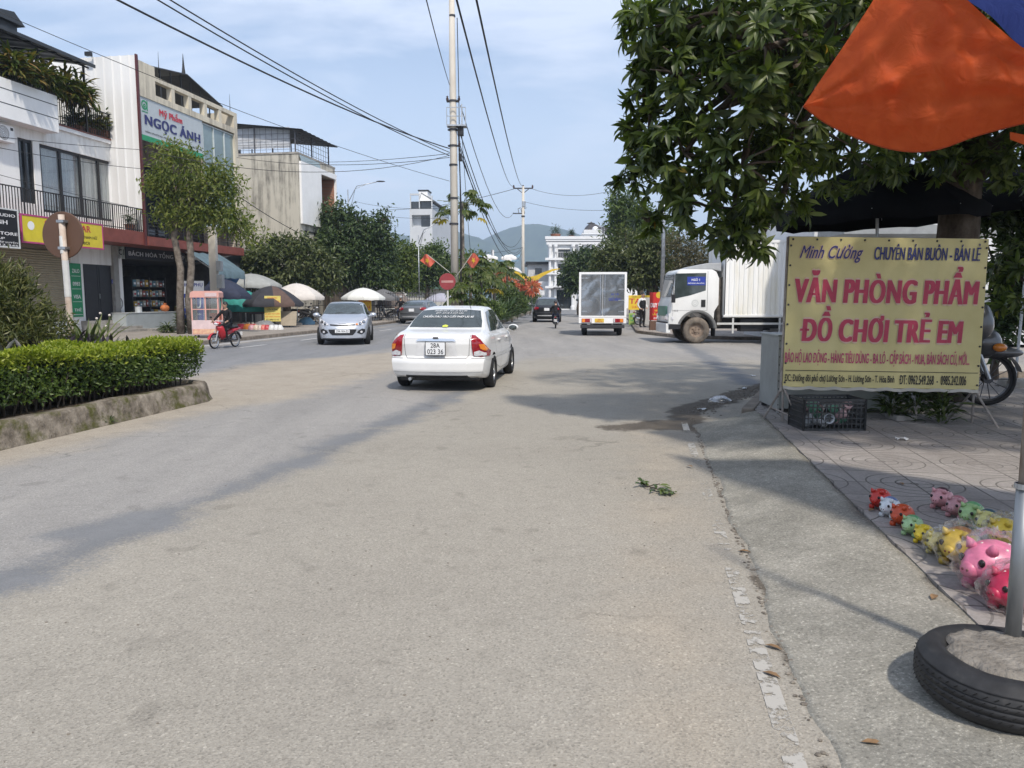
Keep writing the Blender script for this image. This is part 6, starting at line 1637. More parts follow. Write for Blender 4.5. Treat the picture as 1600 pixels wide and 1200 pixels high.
def papaya(label, loc, h, r, nleaf, lsize, yellow=0):
    lsize *= .8
    t = thing('papaya_tree', label, 'tree', loc, 0, None)
    pts = [(0,0,-.05),(.03*h*.2,0,h*.5),(.02,0,h)]
    part('trunk', pale_bark, t, lambda m: m.tube(pts, [.10,.08,.06], 9), smooth=True)
    P = []; U = []; N = []; L = []; mi = []
    stm = MB()
    for i in range(nleaf):
        a_ = RNG.uniform(0,6.28); e = RNG.uniform(-.35,1.1); d = np.array([math.cos(a_)*math.cos(e), math.sin(a_)*math.cos(e), math.sin(e)]); k = RNG.uniform(.55,1)*r
        top = np.array([.02,0,h-RNG.uniform(0,.35)]); c = top+d*k; c[2] -= .12*r
        stm.tube([top, top+d*k*.6, c], .012, 4, cap=False)
        hd_ = np.array([math.cos(a_), math.sin(a_), -.35]); sd = np.array([-math.sin(a_), math.cos(a_), 0])
        yk = 1 if (yellow and i < yellow) else 0
        if yk: c[2] = h-.55*r
        for f in np.linspace(-2.1,2.1,9):
            u = hd_*math.cos(f)+sd*math.sin(f); u[2] -= .25; P.append(c); U.append(u); N.append([0,0,1]); L.append(lsize*RNG.uniform(.8,1.1)*(1-.12*abs(f))); mi.append(yk)
    leaf_mesh('crown', np.array(P), np.array(U), np.array(N)+rdirs(len(P))*.25, np.array(L), np.array(L)*.34, None, t, bend=.3, rich=True, mats=[pap, yl], mi=np.array(mi))
    stm.build('leaf_stalk', pm('leaf stalk', (.14,.16,.06), .7), t, smooth=True)
    return t
papaya('tallest papaya tree with a crown high beside the main utility pole', (-2.42,38,.17), 6.0, 1.35, 26, .62, 3)
for u, D, h, r_, yw, lab in ((735,36,3.0,1.2,0,'leafy papaya tree just right of the main utility pole, under the right flag'),(752,39,2.5,1.1,3,'papaya tree with hanging yellow leaves on the far median'),(772,44,2.9,1.2,0,'papaya tree by the small white notice on the far median'),(792,52,3.2,1.3,0,'papaya tree left of the slender decorated lamp mast'),(722,33.5,1.9,1.0,0,'short papaya tree at the foot of the main utility pole')):
    papaya(lab, ((u-800)/1200*D, D, .17), h, r_, 26, .62, yw)
palm = leafmat('palm leaves', [(0.029,0.052,0.018),(0.058,0.098,0.033),(0.104,0.143,0.058)], .25)
for i, (u, D, h, lab) in enumerate(((760,37,1.5,'low palm clump nearest the white saloon on the far median'),(785,41,1.7,'palm clump behind the white wing mirror of the saloon'),(800,48,1.8,'palm clump beside the decorated lamp mast'),(815,56,2.0,'palm clump under the orange flowers'),(826,66,2.2,'farthest palm clump on the median'),(745,35,1.2,'small dark shrub clump close to the main utility pole'))):
    strap_plant(lab, ((u-800)/1200*D-.3, D, .17), h, 90, .10, palm, 'palm_clump', 1.25)
for i, (u, D, lst, lab) in enumerate(((800,50,[(795,462,20,14),(812,470,14,10)],'rounded shrub in the middle of the far median'),(828,72,[(828,452,14,16),(836,466,9,10),(820,464,12,10)],'tall shrub at the far end of the median by the black car'),(740,36,[(740,480,24,12),(765,484,20,10)],'low dark shrub at the near end of the far median'))):
    ptree('median_shrub', lab, u, D, lst, .16, 3800, lf_mid, .6, .05, nclump=40, clump=.12, cat='shrub')
# ================================================================ POLES, WIRES, SIGNS, LAMPS
MP = Vector((-2.5, 34, .17))
pole = thing('utility_pole', 'tall tapering concrete utility pole with a small platform at the start of the far median', 'pole', MP)
def zp(v, D=34): return AT(711, v, D).z-MP.z
part('shaft', pole_concrete, pole, lambda m: m.tube([(0,0,-.1),(-.02,0,8),(-.06,0,17.0)], [.178,.155,.10], 18), smooth=True)
part('band', dark_metal, pole, lambda m: [m.lathe([(r_-.045,z_-.04),(r_-.02,z_-.04),(r_-.02,z_+.04),(r_-.045,z_+.04)], 18, Matrix.Translation((-.03,0,0))) for z_, r_ in ((zp(25),.155),(zp(158),.19),(zp(203),.2),(zp(228),.2),(zp(258),.2),(zp(310),.21),(zp(350),.22))])
part('flange', dark_metal, pole, lambda m: [m.box(-.30,.24,-.12,.12,zp(158)-.03,zp(158)+.03), m.box(-.26,.26,-.05,.05,zp(203)-.03,zp(203)+.03), m.box(-.26,.26,-.05,.05,zp(228)-.03,zp(228)+.03)])
def plat(m):
    z0, z1 = zp(197), zp(170)
    for x in (-.28,.38,.52):
        m.bar((x,-.25,z0),(x,-.25,z1),.03)
    for z_ in (z0, (z0+z1)/2, z1): m.bar((-.28,-.25,z_),(.52,-.25,z_),.03)
    m.box(-.28,.55,-.28,.2,z0-.05,z0); m.bar((.36,-.25,z0),(.36,-.25,zp(165)),.05)
part('platform', steel, pole, plat)
part('cable_box', black_metal, pole, lambda m: (m.box(.16,.42,-.15,.15,zp(212),zp(199)), m.box(.2,.34,-.1,.1,zp(252),zp(240))), bevel=.02)
part('insulator', pm('insulator brown', (.07,.035,.025), .3), pole, lambda m: [m.lathe([(0,0),(.05,0),(.06,.08),(.03,.12),(.05,.16),(0,.2)], 10, Matrix.Translation((x,-.1,zp(v)))) for x, v in ((.24,158),(-.26,158),(.24,228))])
part('riser_cable', black_metal, pole, lambda m: (m.tube([(.19,-.16,zp(30)),(.24,-.16,zp(160)),(.26,-.14,zp(300)),(.25,-.14,zp(440))], .02, 6), m.tube([(.21,-.1,zp(210)),(.3,-.1,zp(330)),(.27,-.1,zp(470))], .03, 6)))
P2 = Vector(((817-800)/1200*92, 92, .17))
def zq(v): return CAM_H+(467-v)*92/1200-P2.z
p2 = thing('utility_pole', 'second concrete utility pole with crossarm farther along the median', 'pole', P2)
part('shaft', pole_concrete, p2, lambda m: m.tube([(0,0,-.1),(0,0,zq(296))], [.22,.15], 14), smooth=True)
part('crossarm', dark_metal, p2, lambda m: (m.bar((-1.15,0,zq(299)),(1.15,0,zq(299)),.14), m.bar((-.75,0,zq(299)),(0,0,zq(307)),.08), m.bar((.75,0,zq(299)),(0,0,zq(307)),.08)))
part('insulator', MATS['insulator brown'], p2, lambda m: [m.lathe([(0,0),(.10,0),(.12,.15),(.06,.22),(.1,.3),(0,.36)], 10, Matrix.Translation((x,0,zq(299)+.05))) for x in (-1.1,0,1.1)])
part('switch_bracket', dark_metal, p2, lambda m: (m.box(-1.2,.2,-.1,.1,zq(337.5),zq(336)), [m.tube([(-.5+.35*k,0,zq(336)),(-.6+.35*k,0,zq(330)),(-.3+.35*k,0,zq(328))], .04, 6) for k in range(3)], m.lathe([(.17,zq(342)),(.22,zq(342)),(.22,zq(340)),(.17,zq(340))], 12)))
part('transformer', steel, p2, lambda m: m.box(-.12,.3,-.2,.2,zq(327),zq(318)), bevel=.03)
# wires
wire_mat = pm('cable', (.02,.02,.022), .6)
def wire(label, a_, b_, sag=.3, r=.014, group=None, n=16):
    t = MB(); a_ = Vector(a_); b_ = Vector(b_); base = a_.copy()
    pts = [a_.lerp(b_, k/n)-Vector((0,0,sag*4*(k/n)*(1-k/n)))-base for k in range(n+1)]
    t.tube(pts, r, 6)
    o = t.build('power_cable', wire_mat, None, smooth=True, loc=base); tag(o, label, 'cable', group); return o
g_ = 'cables between the utility poles'
def pz(v, x=0): return MP+Vector((x, 0, zp(v)))
wire('thick cable from the top left sky down to the main pole, lowest of three', AT(120,-33,15), pz(232,-.2), .25, .022)
wire('cable from the top sky to the main pole, middle of three', AT(225,-13,16), pz(243,-.2), .2, .016)
wire('cable from the top sky to the main pole, uppermost of three', AT(240,-16,16.5), pz(238,-.2), .2, .016)
wire('thin long cable from the left frame edge past the white cladding', AT(-40,2,20), pz(283,-.2), .3, .009)
wire('thin cable crossing the upper windows of the white house', AT(-40,209,22), AT(225,234,29), .05, .010)
wire('second thin cable crossing the white house windows', AT(-40,223,22), AT(225,264,29), .08, .010)
wire('thin cable along the balcony rail of the white house', AT(-40,262,22), AT(200,322,29), .05, .008)
wire('cable from the shop building corner to the main pole', AT(225,234,29), pz(243,-.2), .75, .012)
wire('cable from beside the concrete house to the main pole', AT(480,253,49), pz(240,-.2), .12, .013)
wire('second cable from the concrete house roof to the main pole', AT(370,246,42), pz(246,-.2), .35, .013)
wire('service cable running down from the airy tree along the concrete side wall', AT(375,308,40), AT(480,370,52), .12, .02)
wire('overhead line passing left of the main pole top', AT(655,-45,14), MP+Vector((-.2,.6,zp(128))), .1, .013)
wire('overhead line right of the main pole, left one of two', AT(703,-40,11), P2+Vector((-1.1,0,zq(299)+.35)), 1.0, .017)
wire('overhead line right of the main pole, right one of two', AT(738,-30,11), P2+Vector((0,0,zq(299)+.35)), .9, .017)
wire('line from the pole platform down to the second pole bracket', pz(165,.3), P2+Vector((-1.1,0,zq(335))), 2.2, .02)
for k, (va, vb, sg) in enumerate(((206,388,2.4),(226,392,2.2),(232,398,2.6),(240,372,2.4))):
    wire(('uppermost','second','third','fourth')[k]+' sagging cable from the main pole towards the second pole', pz(va,.25), P2+Vector((-.2,0,zq(vb))), sg, .022)
wire('stay cable dropping steeply from the main pole box to the papaya crown', pz(212,.35), AT(736,405,44), .2, .012)
wire('line crossing behind the main pole to the second pole crossarm', AT(600,328,120), P2+Vector((-1.1,0,zq(300))), .6, .03)
wire('line from the second pole to the right, upper of two', P2+Vector((1.1,0,zq(300))), AT(990,288,75), .9, .02)
wire('line from the second pole to the right, lower of two', P2+Vector((.1,0,zq(319))), AT(985,326,75), .5, .02)
wire('thin line in front of the tall narrow house, upper of two', AT(555,315,80), AT(700,325,60), .3, .015)
wire('thin line in front of the tall narrow house, lower of two', AT(560,330,80), AT(700,340,60), .3, .015)
wire('low cable between the second pole and the far lamp', P2+Vector((0,0,zq(388))), AT(700,395,60), .3, .02)
# street lamps
def street_lamp(label, loc, h, arm, name='street_lamp', two=False, r=.07, mat=steel):
    t = thing(name, label, 'street lamp', loc)
    part('pole', mat, t, lambda m: m.tube([(0,0,0),(0,0,h)], [r,r*.6], 10), smooth=True)
    part('arm', mat, t, lambda m: (m.tube([(0,0,h*.9),(arm[0]*.3,arm[1]*.3,h+arm[2]*.45),arm[:2]+(h+arm[2],)], .035, 8), m.tube([(0,0,h*.78),(arm[0]*.25,arm[1]*.25,h+arm[2]*.1),(arm[0]*.6,arm[1]*.6,h+arm[2]*.62)], .022, 6)), smooth=True)
    part('lamp_head', dark_metal, t, lambda m: m.sphere((arm[0]*1.12,arm[1]*1.12,h+arm[2]*1.06), (.42,.14,.07), 12, 8), smooth=True)
    return t
def onspot(u, D, z=.12): return ((u-800)/1200*D, D, z)
street_lamp('grey street lamp with long arm rising behind the tall fig tree', onspot(549,72), CAM_H+(467-303)*72/1200, (2.7,0,.7))
street_lamp('slim street lamp in front of the tall narrow white house', onspot(656,60), CAM_H+(467-372)*60/1200, (1.4,0,.9), r=.05)
street_lamp('grey lamp post beside the red sign, its head reaching left of the mango tree', onspot(1033,37.5), CAM_H+(467-215)*37.5/1200, (-1.75,0,.25), r=.11)
street_lamp('thin lamp post behind the parked box van before the white villa', onspot(942,78), CAM_H+(467-360)*78/1200, (-1.2,0,.4), r=.06)
t = thing('decorated_mast', 'slender mast carrying a white and blue cloud shaped festival frame on the median', 'mast', onspot(769,62,.17))
D_ = 62; zk = lambda v: CAM_H+(467-v)*D_/1200-.17
part('mast', steel, t, lambda m: m.tube([(0,0,0),(0,0,zk(392))], .06, 10))
part('lantern', white_paint, t, lambda m: m.box(.05,.17,-.06,.06,zk(400),zk(392)))
def cloudf(m):
    for s_ in (-1,1):
        for (x, z_, r_) in ((.35,.0,.26),(.62,.12,.30),(.9,.14,.32),(1.15,.02,.26),(.75,-.1,.3)): m.sphere((.6+s_*x,0,zk(405)+z_*.7), (r_*.95,.07,r_*.68), 14, 10)
part('cloud_panel', white_paint, t, cloudf, smooth=True)
part('frame', pm('pale blue frame', (.25,.45,.6), .5), t, lambda m: (m.bar((-1.05,0,zk(399)),(-.5,0,zk(407)),.06), m.bar((2.2,0,zk(399)),(1.7,0,zk(407)),.06), m.bar((-.9,0,zk(408.5)),(2.1,0,zk(408.5)),.05), m.bar((-1.05,0,zk(399)),(-1.0,0,zk(404)),.05), m.bar((2.2,0,zk(399)),(2.15,0,zk(404)),.05)))
# festive bird-like ribbon arch above the far road
D_ = 84; zk = lambda v: CAM_H+(467-v)*D_/1200; xk = lambda u: (u-800)/1200*D_
t = thing('festival_arch', 'yellow and orange festival ribbon arch spanning the far road', 'arch', (0,D_,0))
gold = pm('festival gold', (.62,.42,.03), .5); orange_r = pm('festival orange', (.55,.13,.03), .5)
def rib(m, pts, w_):
    R = [(xk(u), 0, zk(v)) for u, v in pts]; n_ = len(R)
    for y in (-.1,.1): m.grid([[(x,y,z_+w_[i]) for i,(x,_,z_) in enumerate(R)],[(x,y,z_-w_[i]) for i,(x,_,z_) in enumerate(R)]])
    m.grid([[(x,-.1,z_+w_[i]) for i,(x,_,z_) in enumerate(R)],[(x,.1,z_+w_[i]) for i,(x,_,z_) in enumerate(R)]])
part('wing', gold, t, lambda m: rib(m, [(874,420.5),(862,423),(848,429),(838,435),(828,437),(820,434)], [.03,.12,.2,.3,.28,.15]))
part('wing', gold, t, lambda m: rib(m, [(795,423),(803,425),(811,429),(818,434),(824,437)], [.1,.18,.22,.25,.15]))
part('wing', white_paint, t, lambda m: rib(m, [(794,419.5),(802,420),(810,423),(816,428)], [.08,.2,.2,.1]))
part('wing', orange_r, t, lambda m: rib(m, [(794,427),(802,427.5),(810,431),(818,437)], [.06,.1,.1,.06]))
part('tail_ribbon', gold, t, lambda m: rib(m, [(828,436),(831,442),(836,446)], [.3,.22,.08]))
part('support', steel, t, lambda m: (m.tube([(xk(832),0,0),(xk(832),0,zk(436))], .06, 8), m.tube([(xk(796),0,0),(xk(796),0,zk(423))], .06, 8)))
for i, (u, v, r_, D_, lab) in enumerate(((812,443,.34,62,'orange red artificial flower bunch on the median, left one'),(831,450,.46,62,'larger orange red artificial flower bunch on the median, right one'),(785,428,.5,58,'pinkish artificial flower bunch below the festival arch'))):
    t = thing('flower_bunch', lab, 'flowers', onspot(u,D_,.17)); zc = CAM_H+(467-v)*D_/1200-.17
    n = 200; d = rdirs(n); P = d*np.array([r_*1.4,.5,r_*1.1])*RNG.uniform(.2,1,(n,1))+np.array([0,0,zc])
    leaf_mesh('petals', P, d+np.array([0,0,-.6]), rdirs(n), .42, .13, leafmat('orange petals', [(.55,.12,.08),(.6,.25,.15),(.42,.05,.04)], .4), t)
    part('stem', steel, t, lambda m: m.tube([(0,0,0),(0,0,zc)], .03, 6))
# round signs
t = thing('round_sign', 'brown back of a round traffic sign on a striped post at the left', 'traffic sign', W(10.55,-8.78,.28), -RA+.0)
zs = AT(85,367,11.85).z-.28
part('post', pm('faded post', (.42,.33,.26), .7, col2=(.55,.48,.42), scale=6), t, lambda m: m.tube([(.11,-.035,-.05),(.10,-.035,.9),(.06,-.035,zs+.30)], .045, 12), smooth=True)
part('white_band', pm('white band', (.6,.6,.58), .6), t, lambda m: (m.tube([(.092,-.036,1.3),(.082,-.036,1.85)], .0475, 12), m.tube([(.066,-.036,zs-.28),(.063,-.036,zs-.02)], .0475, 12)))
part('foot', pm('pale foot', (.45,.44,.42), .8), t, lambda m: m.box(.05,.17,-.1,.03,-.05,.62), bevel=.01)
part('disc', pm('sign back brown', (.10,.052,.032), .65, var=.08, scale=3), t, lambda m: m.lathe([(0,-.012),(.345,-.012),(.355,-.006),(.355,.006),(.345,.012),(0,.012)], 48, Matrix.Translation((.02,.03,zs)) @ Matrix.Rotation(PI/2,4,'X')), auto=rad(30))
part('clamp', steel, t, lambda m: [m.box(.01,.13,-.088,.02,z_-.02,z_+.02) for z_ in (zs+.2, zs-.2)])
t = thing('no_entry_sign', 'red round no entry sign with faded bar in front of the main pole', 'traffic sign', onspot(700,31,.15), 0)
zs = AT(700,440,31).z-.15
part('post', pm('post white', (.55,.54,.5), .7), t, lambda m: m.tube([(0,.03,0),(0,.03,zs+.2)], .04, 10))
part('disc', pm('faded sign red', (.26,.035,.04), .5, var=.1), t, lambda m: m.lathe([(0,-.012),(.325,-.012),(.33,0),(.325,.012),(0,.012)], 40, Matrix.Translation((0,-.03,zs)) @ Matrix.Rotation(PI/2,4,'X')), auto=rad(30))
part('bar', pm('faded bar', (.42,.22,.2), .6), t, lambda m: m.box(-.24,.24,-.047,-.043,zs-.045,zs+.045))
t = thing('notice', 'small white notice on a stake among the papaya trees', 'sign', onspot(772,45,.17)); zs = CAM_H+(467-450)*45/1200-.17
part('stake', steel, t, lambda m: m.tube([(-.12,.03,0),(-.12,.03,zs+.4)], .018, 6)); part('panel', pm('notice white', (.55,.6,.66), .6), t, lambda m: m.box(-.18,.17,0,.015,zs-.16,zs+.2))
# flags on the main pole
def flag(label, u0, v0, u1, v1, star=True):
    a_ = AT(u0, v0, 33.6); b_ = AT(u1, v1, 33.4); t = thing('flag', label, 'flag', a_)
    d = b_-a_
    part('staff', pm('flag staff', (.5,.48,.42), .6), t, lambda m: m.tube([(0,0,0), d], .015, 6))
    fr = pm('flag red', (.60,.13,.08), .7, var=.15, scale=3)
    e = d.normalized(); o_ = Vector((0,0,-1))
    L = .6; Wd = .44; rows = []
    st = d-e*Wd*1.0
    sgn = 1 if d.x > 0 else -1
    for i in range(13):
        k = i/12; rows.append([st+e*(Wd*j/8)+Vector((sgn*k*L*.55, .10*math.sin(k*7+j*.4), -k*L*.30-.13*math.sin(k*PI)*(1-j/8)+ .06*math.sin(k*5))) for j in range(9)])
    part('cloth', fr, t, lambda m: m.grid(rows), smooth=True)
    if star:
        c = rows[6][4]; ax1 = (rows[8][4]-rows[4][4]).normalized(); ax2 = (rows[6][6]-rows[6][2]).normalized()
        n_ = ax1.cross(ax2)
        if n_.y > 0: n_ = -n_
        pts = [c+n_*.03+ax1*((.13 if q % 2 == 0 else .055)*math.sin(q*PI/5))+ax2*((.13 if q % 2 == 0 else .055)*math.cos(q*PI/5)) for q in range(10)]
        part('emblem', gold, t, lambda m: m.add([c+n_*.03]+pts, [(0,1+i,1+(i+1)%10) for i in range(10)]))
flag('red flag with yellow emblem blowing left from the main pole', 703,426, 668,398)
flag('red flag drooping to the right of the main pole', 713,432, 738,396)

# ================================================================ LEFT PAVEMENT: stalls
t = thing('concrete_post', 'thin grey concrete post with meter boxes beside the airy tree', 'post', onspot(339,34.5)); 
part('shaft', pole_concrete, t, lambda m: m.box(-.16,.16,-.14,.14,0,4.6), bevel=.02); part('meter_box', pm('meter grey', (.34,.35,.35), .5), t, lambda m: (m.box(.17,.42,-.2,.1,1.9,2.5), m.box(.17,.38,-.2,.1,2.65,3.1)), bevel=.015)
def par(label, u, D, vr, vt, rpx, mats, n=8, rz=.2, **k):
    R = rpx*D/1200; return parasol(label, onspot(u,D), R, CAM_H+(467-vr)*D/1200-.12, CAM_H+(467-vt)*D/1200-.12, mats, n, rz, **k)
navy = pm('navy parasol cloth', (.022,.028,.055), .8, var=.2); grey_c = pm('grey parasol cloth', (.30,.31,.30), .85, var=.1); dark_c = pm('charcoal parasol cloth', (.03,.03,.037), .8, var=.2); brown_c = pm('brown parasol cloth', (.10,.062,.05), .8, var=.15)
cream_c = pm('cream parasol cloth', (.58,.54,.50), .85, var=.06); white_c = pm('white parasol cloth', (.66,.67,.64), .85, var=.05); lav = pm('lavender parasol cloth', (.36,.36,.42), .85)
par('navy blue parasol behind the concrete post with meter boxes', 352, 37, 462, 436, 42, [navy])
par('plain grey parasol behind the charcoal striped one', 396, 43, 446, 428, 46, [grey_c])
par('charcoal and brown striped parasol above the yellow meat sign', 427, 39.5, 474, 447, 48, [dark_c, brown_c, dark_c], n=9)
par('cream parasol left of the silver hatchback', 466, 42.5, 464, 443, 42, [cream_c])
par('white parasol behind the silver hatchback roof', 569, 50.5, 465, 450, 34, [white_c])
par('dark grey parasol right of the white one', 600, 52, 466, 452, 26, [pm('dim grey cloth', (.13,.13,.135), .85)])
par('pale lavender parasol far off beside the no entry sign', 690, 76, 469, 458, 26, [lav])
# food cart
cpos = G(322, 528, .12); t = thing('food_cart', 'pink glass sided food cart standing at the pavement edge', 'food cart', cpos, -RA+.25); t.scale = (.9,.9,.86)
pink = pm('cart pink', (.62,.33,.28), .5, var=.06); pinkw = pm('cart pale pink', (.62,.48,.48), .5)
part('cabinet', pinkw, t, lambda m: m.box(-.55,.55,0,.6,.12,.75), bevel=.02)
part('price_band', pm('cart picture', (.55,.25,.2), .5, col2=(.7,.5,.3), scale=9), t, lambda m: m.box(-.52,.52,-.012,-.001,.16,.38))
part('frame', pink, t, lambda m: [m.box(x-.025,x+.025,y-.025,y+.025,.752,1.72) for x in (-.52,.02,.52) for y in (.03,.57)]+[m.box(-.55,.55,y-.02,y+.02,1.2,1.235) for y in (.03,.57)])
part('glass', clear_pane, t, lambda m: (m.box(-.5,.5,.02,.026,.76,1.68), m.box(-.51,-.505,.04,.55,.76,1.68)))
part('roof', pink, t, lambda m: m.prism([(-.58,1.72),(.58,1.72),(.58,1.93),(.50,2.0),(-.44,2.0),(-.55,1.93)], -.03, .62))
part('sign_strip', pinkw, t, lambda m: m.box(.03,.5,-.045,-.031,1.76,1.92)); 
part('goods_tray', pm('cart goods', (.55,.12,.05), .6), t, lambda m: m.box(.15,.48,.1,.5,.752,1.05), bevel=.03)
for x, y in ((-.45,.1),(.45,.1),(-.45,.5),(.45,.5)): part('castor', rubber, t, lambda m: m.lathe([(0,-.025),(.06,-.025),(.06,.025),(0,.025)], 12, Matrix.Translation((x,y,.06)) @ Matrix.Rotation(PI/2,4,'Y')))
def stand_sign(label, u, vb, D, w, z0, z1, lines, bmat, name='standing_sign', legs=True, rz=0, z=.12, tilt=-.06, cat='sign'):
    t = thing(name, label, cat, onspot(u,D,z), rz); t.rotation_euler = (tilt,0,rz)
    sign_board(t, w, z1-z0, bmat, z0=z0, thick=.025)
    if legs: part('leg', dark_metal, t, lambda m: (m.bar((-w/2+.03,.04,0),(-w/2+.03,.04,z1),.025), m.bar((w/2-.03,.04,0),(w/2-.03,.04,z1),.025), m.bar((-w/2+.03,.04,z0+.02),(w/2-.03,.04,z0+.02),.025), m.bar((0,.04,z1*.85),(0,.5,0),.025)))
    for (tx, fz, fw, fh, mt) in lines: lettering(tx, mt, t, 0, z0+(z1-z0)*fz, w*fw, (z1-z0)*fh)
    return t
ylw = pm('board yellow', (.66,.56,.16), .55, var=.05)
stand_sign('yellow standing board with red and black meat lines under the charcoal parasol', 427, 515, 38.2, .80, .32, 1.58, [('Chuyên bán',.92,.6,.07,ink_orange),('THỊT LỢN SẠCH',.78,.86,.11,ink_orange),('LỢN BẢN',.62,.6,.10,ink_black),('LỢN RỪNG',.47,.66,.10,ink_black),('GÀ ĐỒI THẢ VƯỜN',.31,.9,.08,ink_orange),('ĐẶT HÀNG NHANH',.19,.9,.08,ink_orange),('ĐT: 0986 515 415',.07,.8,.06,ink_black)], ylw)
t = stand_sign('blue and white upright sign behind the airy tree trunk', 303, 505, 33, .95, .35, 2.2, [('HỌC PHỤ',.9,.9,.10,ink_blue)], ink_white)
part('blue_panel', ink_blue, t, lambda m: m.box(-.46,.46,-.004,-.001,.38,1.65)); lettering('I.T.U', ink_white, t, 0, 1.25, .7, .45, y=-.012); lettering('TUYỂN SINH', ink_white, t, 0, .8, .7, .13, y=-.012)
stand_sign('yellow and red sign below the white parasol', 571, 482, 50, .85, .65, 1.6, [('ĐI CHỢ',.72,.9,.34,ink_red),('0982 14',.25,.8,.26,ink_red)], pm('board amber', (.70,.46,.03), .55))
t = stand_sign('small beige leaning board right of the yellow meat sign', 450, 515, 38.6, .85, .1, .85, [], pm('board beige', (.34,.29,.22), .7), legs=False, tilt=-.3)
part('strut', dark_metal, t, lambda m: m.bar((0,.05,.7),(0,.35,0),.03))
# stall tables, tarpaulin heaps, sacks, toys
teal = pm('teal tarpaulin', (.03,.25,.22), .7, var=.25, scale=3)
def heap(label, loc, r, mat, name='tarpaulin_heap', cat='tarpaulin', seed=1, flat=.6):
    rg = np.random.default_rng(seed); m = MB(); t = None; n, k = 18, 8; rows = []
    for i in range(k+1):
        th = PI*.5*i/k; rows.append([(r[0]*math.cos(th)*math.cos(2*PI*j/n)*(1+.12*math.sin(3*j+i)), r[1]*math.cos(th)*math.sin(2*PI*j/n)*(1+.1*math.sin(2*j+i*2)), r[2]*math.sin(th)*(1+.12*math.sin(j*1.7+i))*(1 if i < k else 1)) for j in range(n)]+[None])
        rows[-1][-1] = rows[-1][0]
    top = rows[-1][0]; rows[-1] = [(0,0,r[2])]*(n+1)
    m.grid(rows); o = m.build(name, mat, None, smooth=True, fix=True, loc=loc); tag(o, label, cat); return o
def table(label, loc, w, d, h, rz=0, mat=None):
    t = thing('stall_table', label, 'table', loc, rz); part('table_top', mat or pm('table wood', (.10,.08,.06), .8), t, lambda m: m.box(-w/2,w/2,0,d,h-.04,h), bevel=.005)
    for x, y in ((-w/2+.05,.05),(w/2-.05,.05),(-w/2+.05,d-.05),(w/2-.05,d-.05)): part('leg', dark_metal, t, lambda m: m.box(x-.025,x+.025,y-.025,y+.025,0,h-.041))
    return t
table('long dark stall table below the teal tarpaulin', onspot(378,38.6), 2.2, .9, .78)
heap('bright teal tarpaulin draped over goods on the stall table', onspot(376,39.0,.905), (1.35,.5,1.0), teal, seed=2)
table('low stall table left of the yellow meat sign', onspot(408,38.9), 1.1, .7, .7)
heap('purple blue cloth bundle on the low stall table', onspot(406,39.2,.825), (.4,.3,.35), pm('purple cloth', (.10,.09,.25), .85), 'cloth_bundle', 'bundle', 3)
for i, (u, c, lab) in enumerate(((378,(.40,.03,.05),'red sack lying in front of the stall table, left one'),(388,(.55,.18,.03),'orange sack between two red ones at the stall'),(396,(.38,.04,.04),'red sack lying in front of the stall table, right one'))):
    o = heap(lab, onspot(u,36.6), (.32,.26,.24), pm('sack %d' % i, c, .8), 'sack', 'sack', 5+i)
for i, (u, c, cn) in enumerate(((394,(.5,.28,.3),'pink'),(401,(.55,.45,.35),'cream'),(407,(.5,.4,.35),'beige'),(412,(.55,.15,.12),'reddish'),(418,(.42,.05,.06),'dark red'),(425,(.6,.6,.58),'white'),(432,(.6,.6,.6),'off white'),(438,(.62,.62,.6),'bright white'))):
    o = heap(cn+' piggy bank on the far kerb, %s of the row before the yellow sign' % ('first','second','third','fourth','fifth','sixth','seventh','last')[i], onspot(u,36.0), (.17,.15,.22), pm('far toy '+cn, c, .4), 'piggy_bank', 'piggy bank', 11+i); o['group'] = 'piggy banks on the far kerb'
heap('grey covered bundle behind the far toys', onspot(415,37.2), (.55,.4,.38), pm('grey cover', (.2,.2,.2), .8), 'covered_bundle', 'bundle', 30)
heap('blue plastic bag of rubbish by the parked motorbikes', onspot(480,43), (.45,.3,.4), pm('blue bag', (.12,.25,.36), .5), 'plastic_bag', 'bag', 31)
heap('brown and grey tarpaulin covered load behind the silver hatchback', onspot(617,58,.9), (1.35,.6,1.1), pm('brown tarpaulin', (.17,.14,.125), .7, var=.3), 'covered_load', 'load', 32)
table('handcart bed carrying the tarpaulin covered load', onspot(617,57.6), 2.6, 1.1, .78)
# far fence and gate posts behind the stalls
t = thing('iron_fence', 'dark iron fence behind the parked motorbikes', 'fence', onspot(478,52), -.1)
def fnc(m):
    for x in np.arange(0,9,.16): m.bar((x,0,0),(x,0,1.9),.025)
    for z_ in (.2,1.0,1.8): m.bar((0,0,z_),(9,0,z_),.04)
part('bars', dark_metal, t, fnc)
for i, (u, D, h) in enumerate(((620,80,4.2),(632,82,4.5))):
    t = thing('gate_pillar', 'white gate pillar far behind the covered load, %s one' % ('left','right')[i], 'pillar', onspot(u,D)); part('shaft', white_paint, t, lambda m: m.box(-.3,.3,-.3,.3,0,h-.3)); part('cap', white_paint, t, lambda m: m.box(-.4,.4,-.4,.4,h-.298,h), bevel=.05)
t = thing('market_hall', 'long low green roofed market hall far beyond the gate pillars', 'building', onspot(640,92)); part('wall', pm('hall wall', (.45,.45,.42), .8), t, lambda m: m.box(-9,6,0,10,0,2.6)); part('roof', pm('green tin', (.08,.14,.12), .5), t, lambda m: m.prism([(-9.4,2.603),(6.4,2.603),(6.0,3.6),(-9,3.6)], -.8, 10.5))
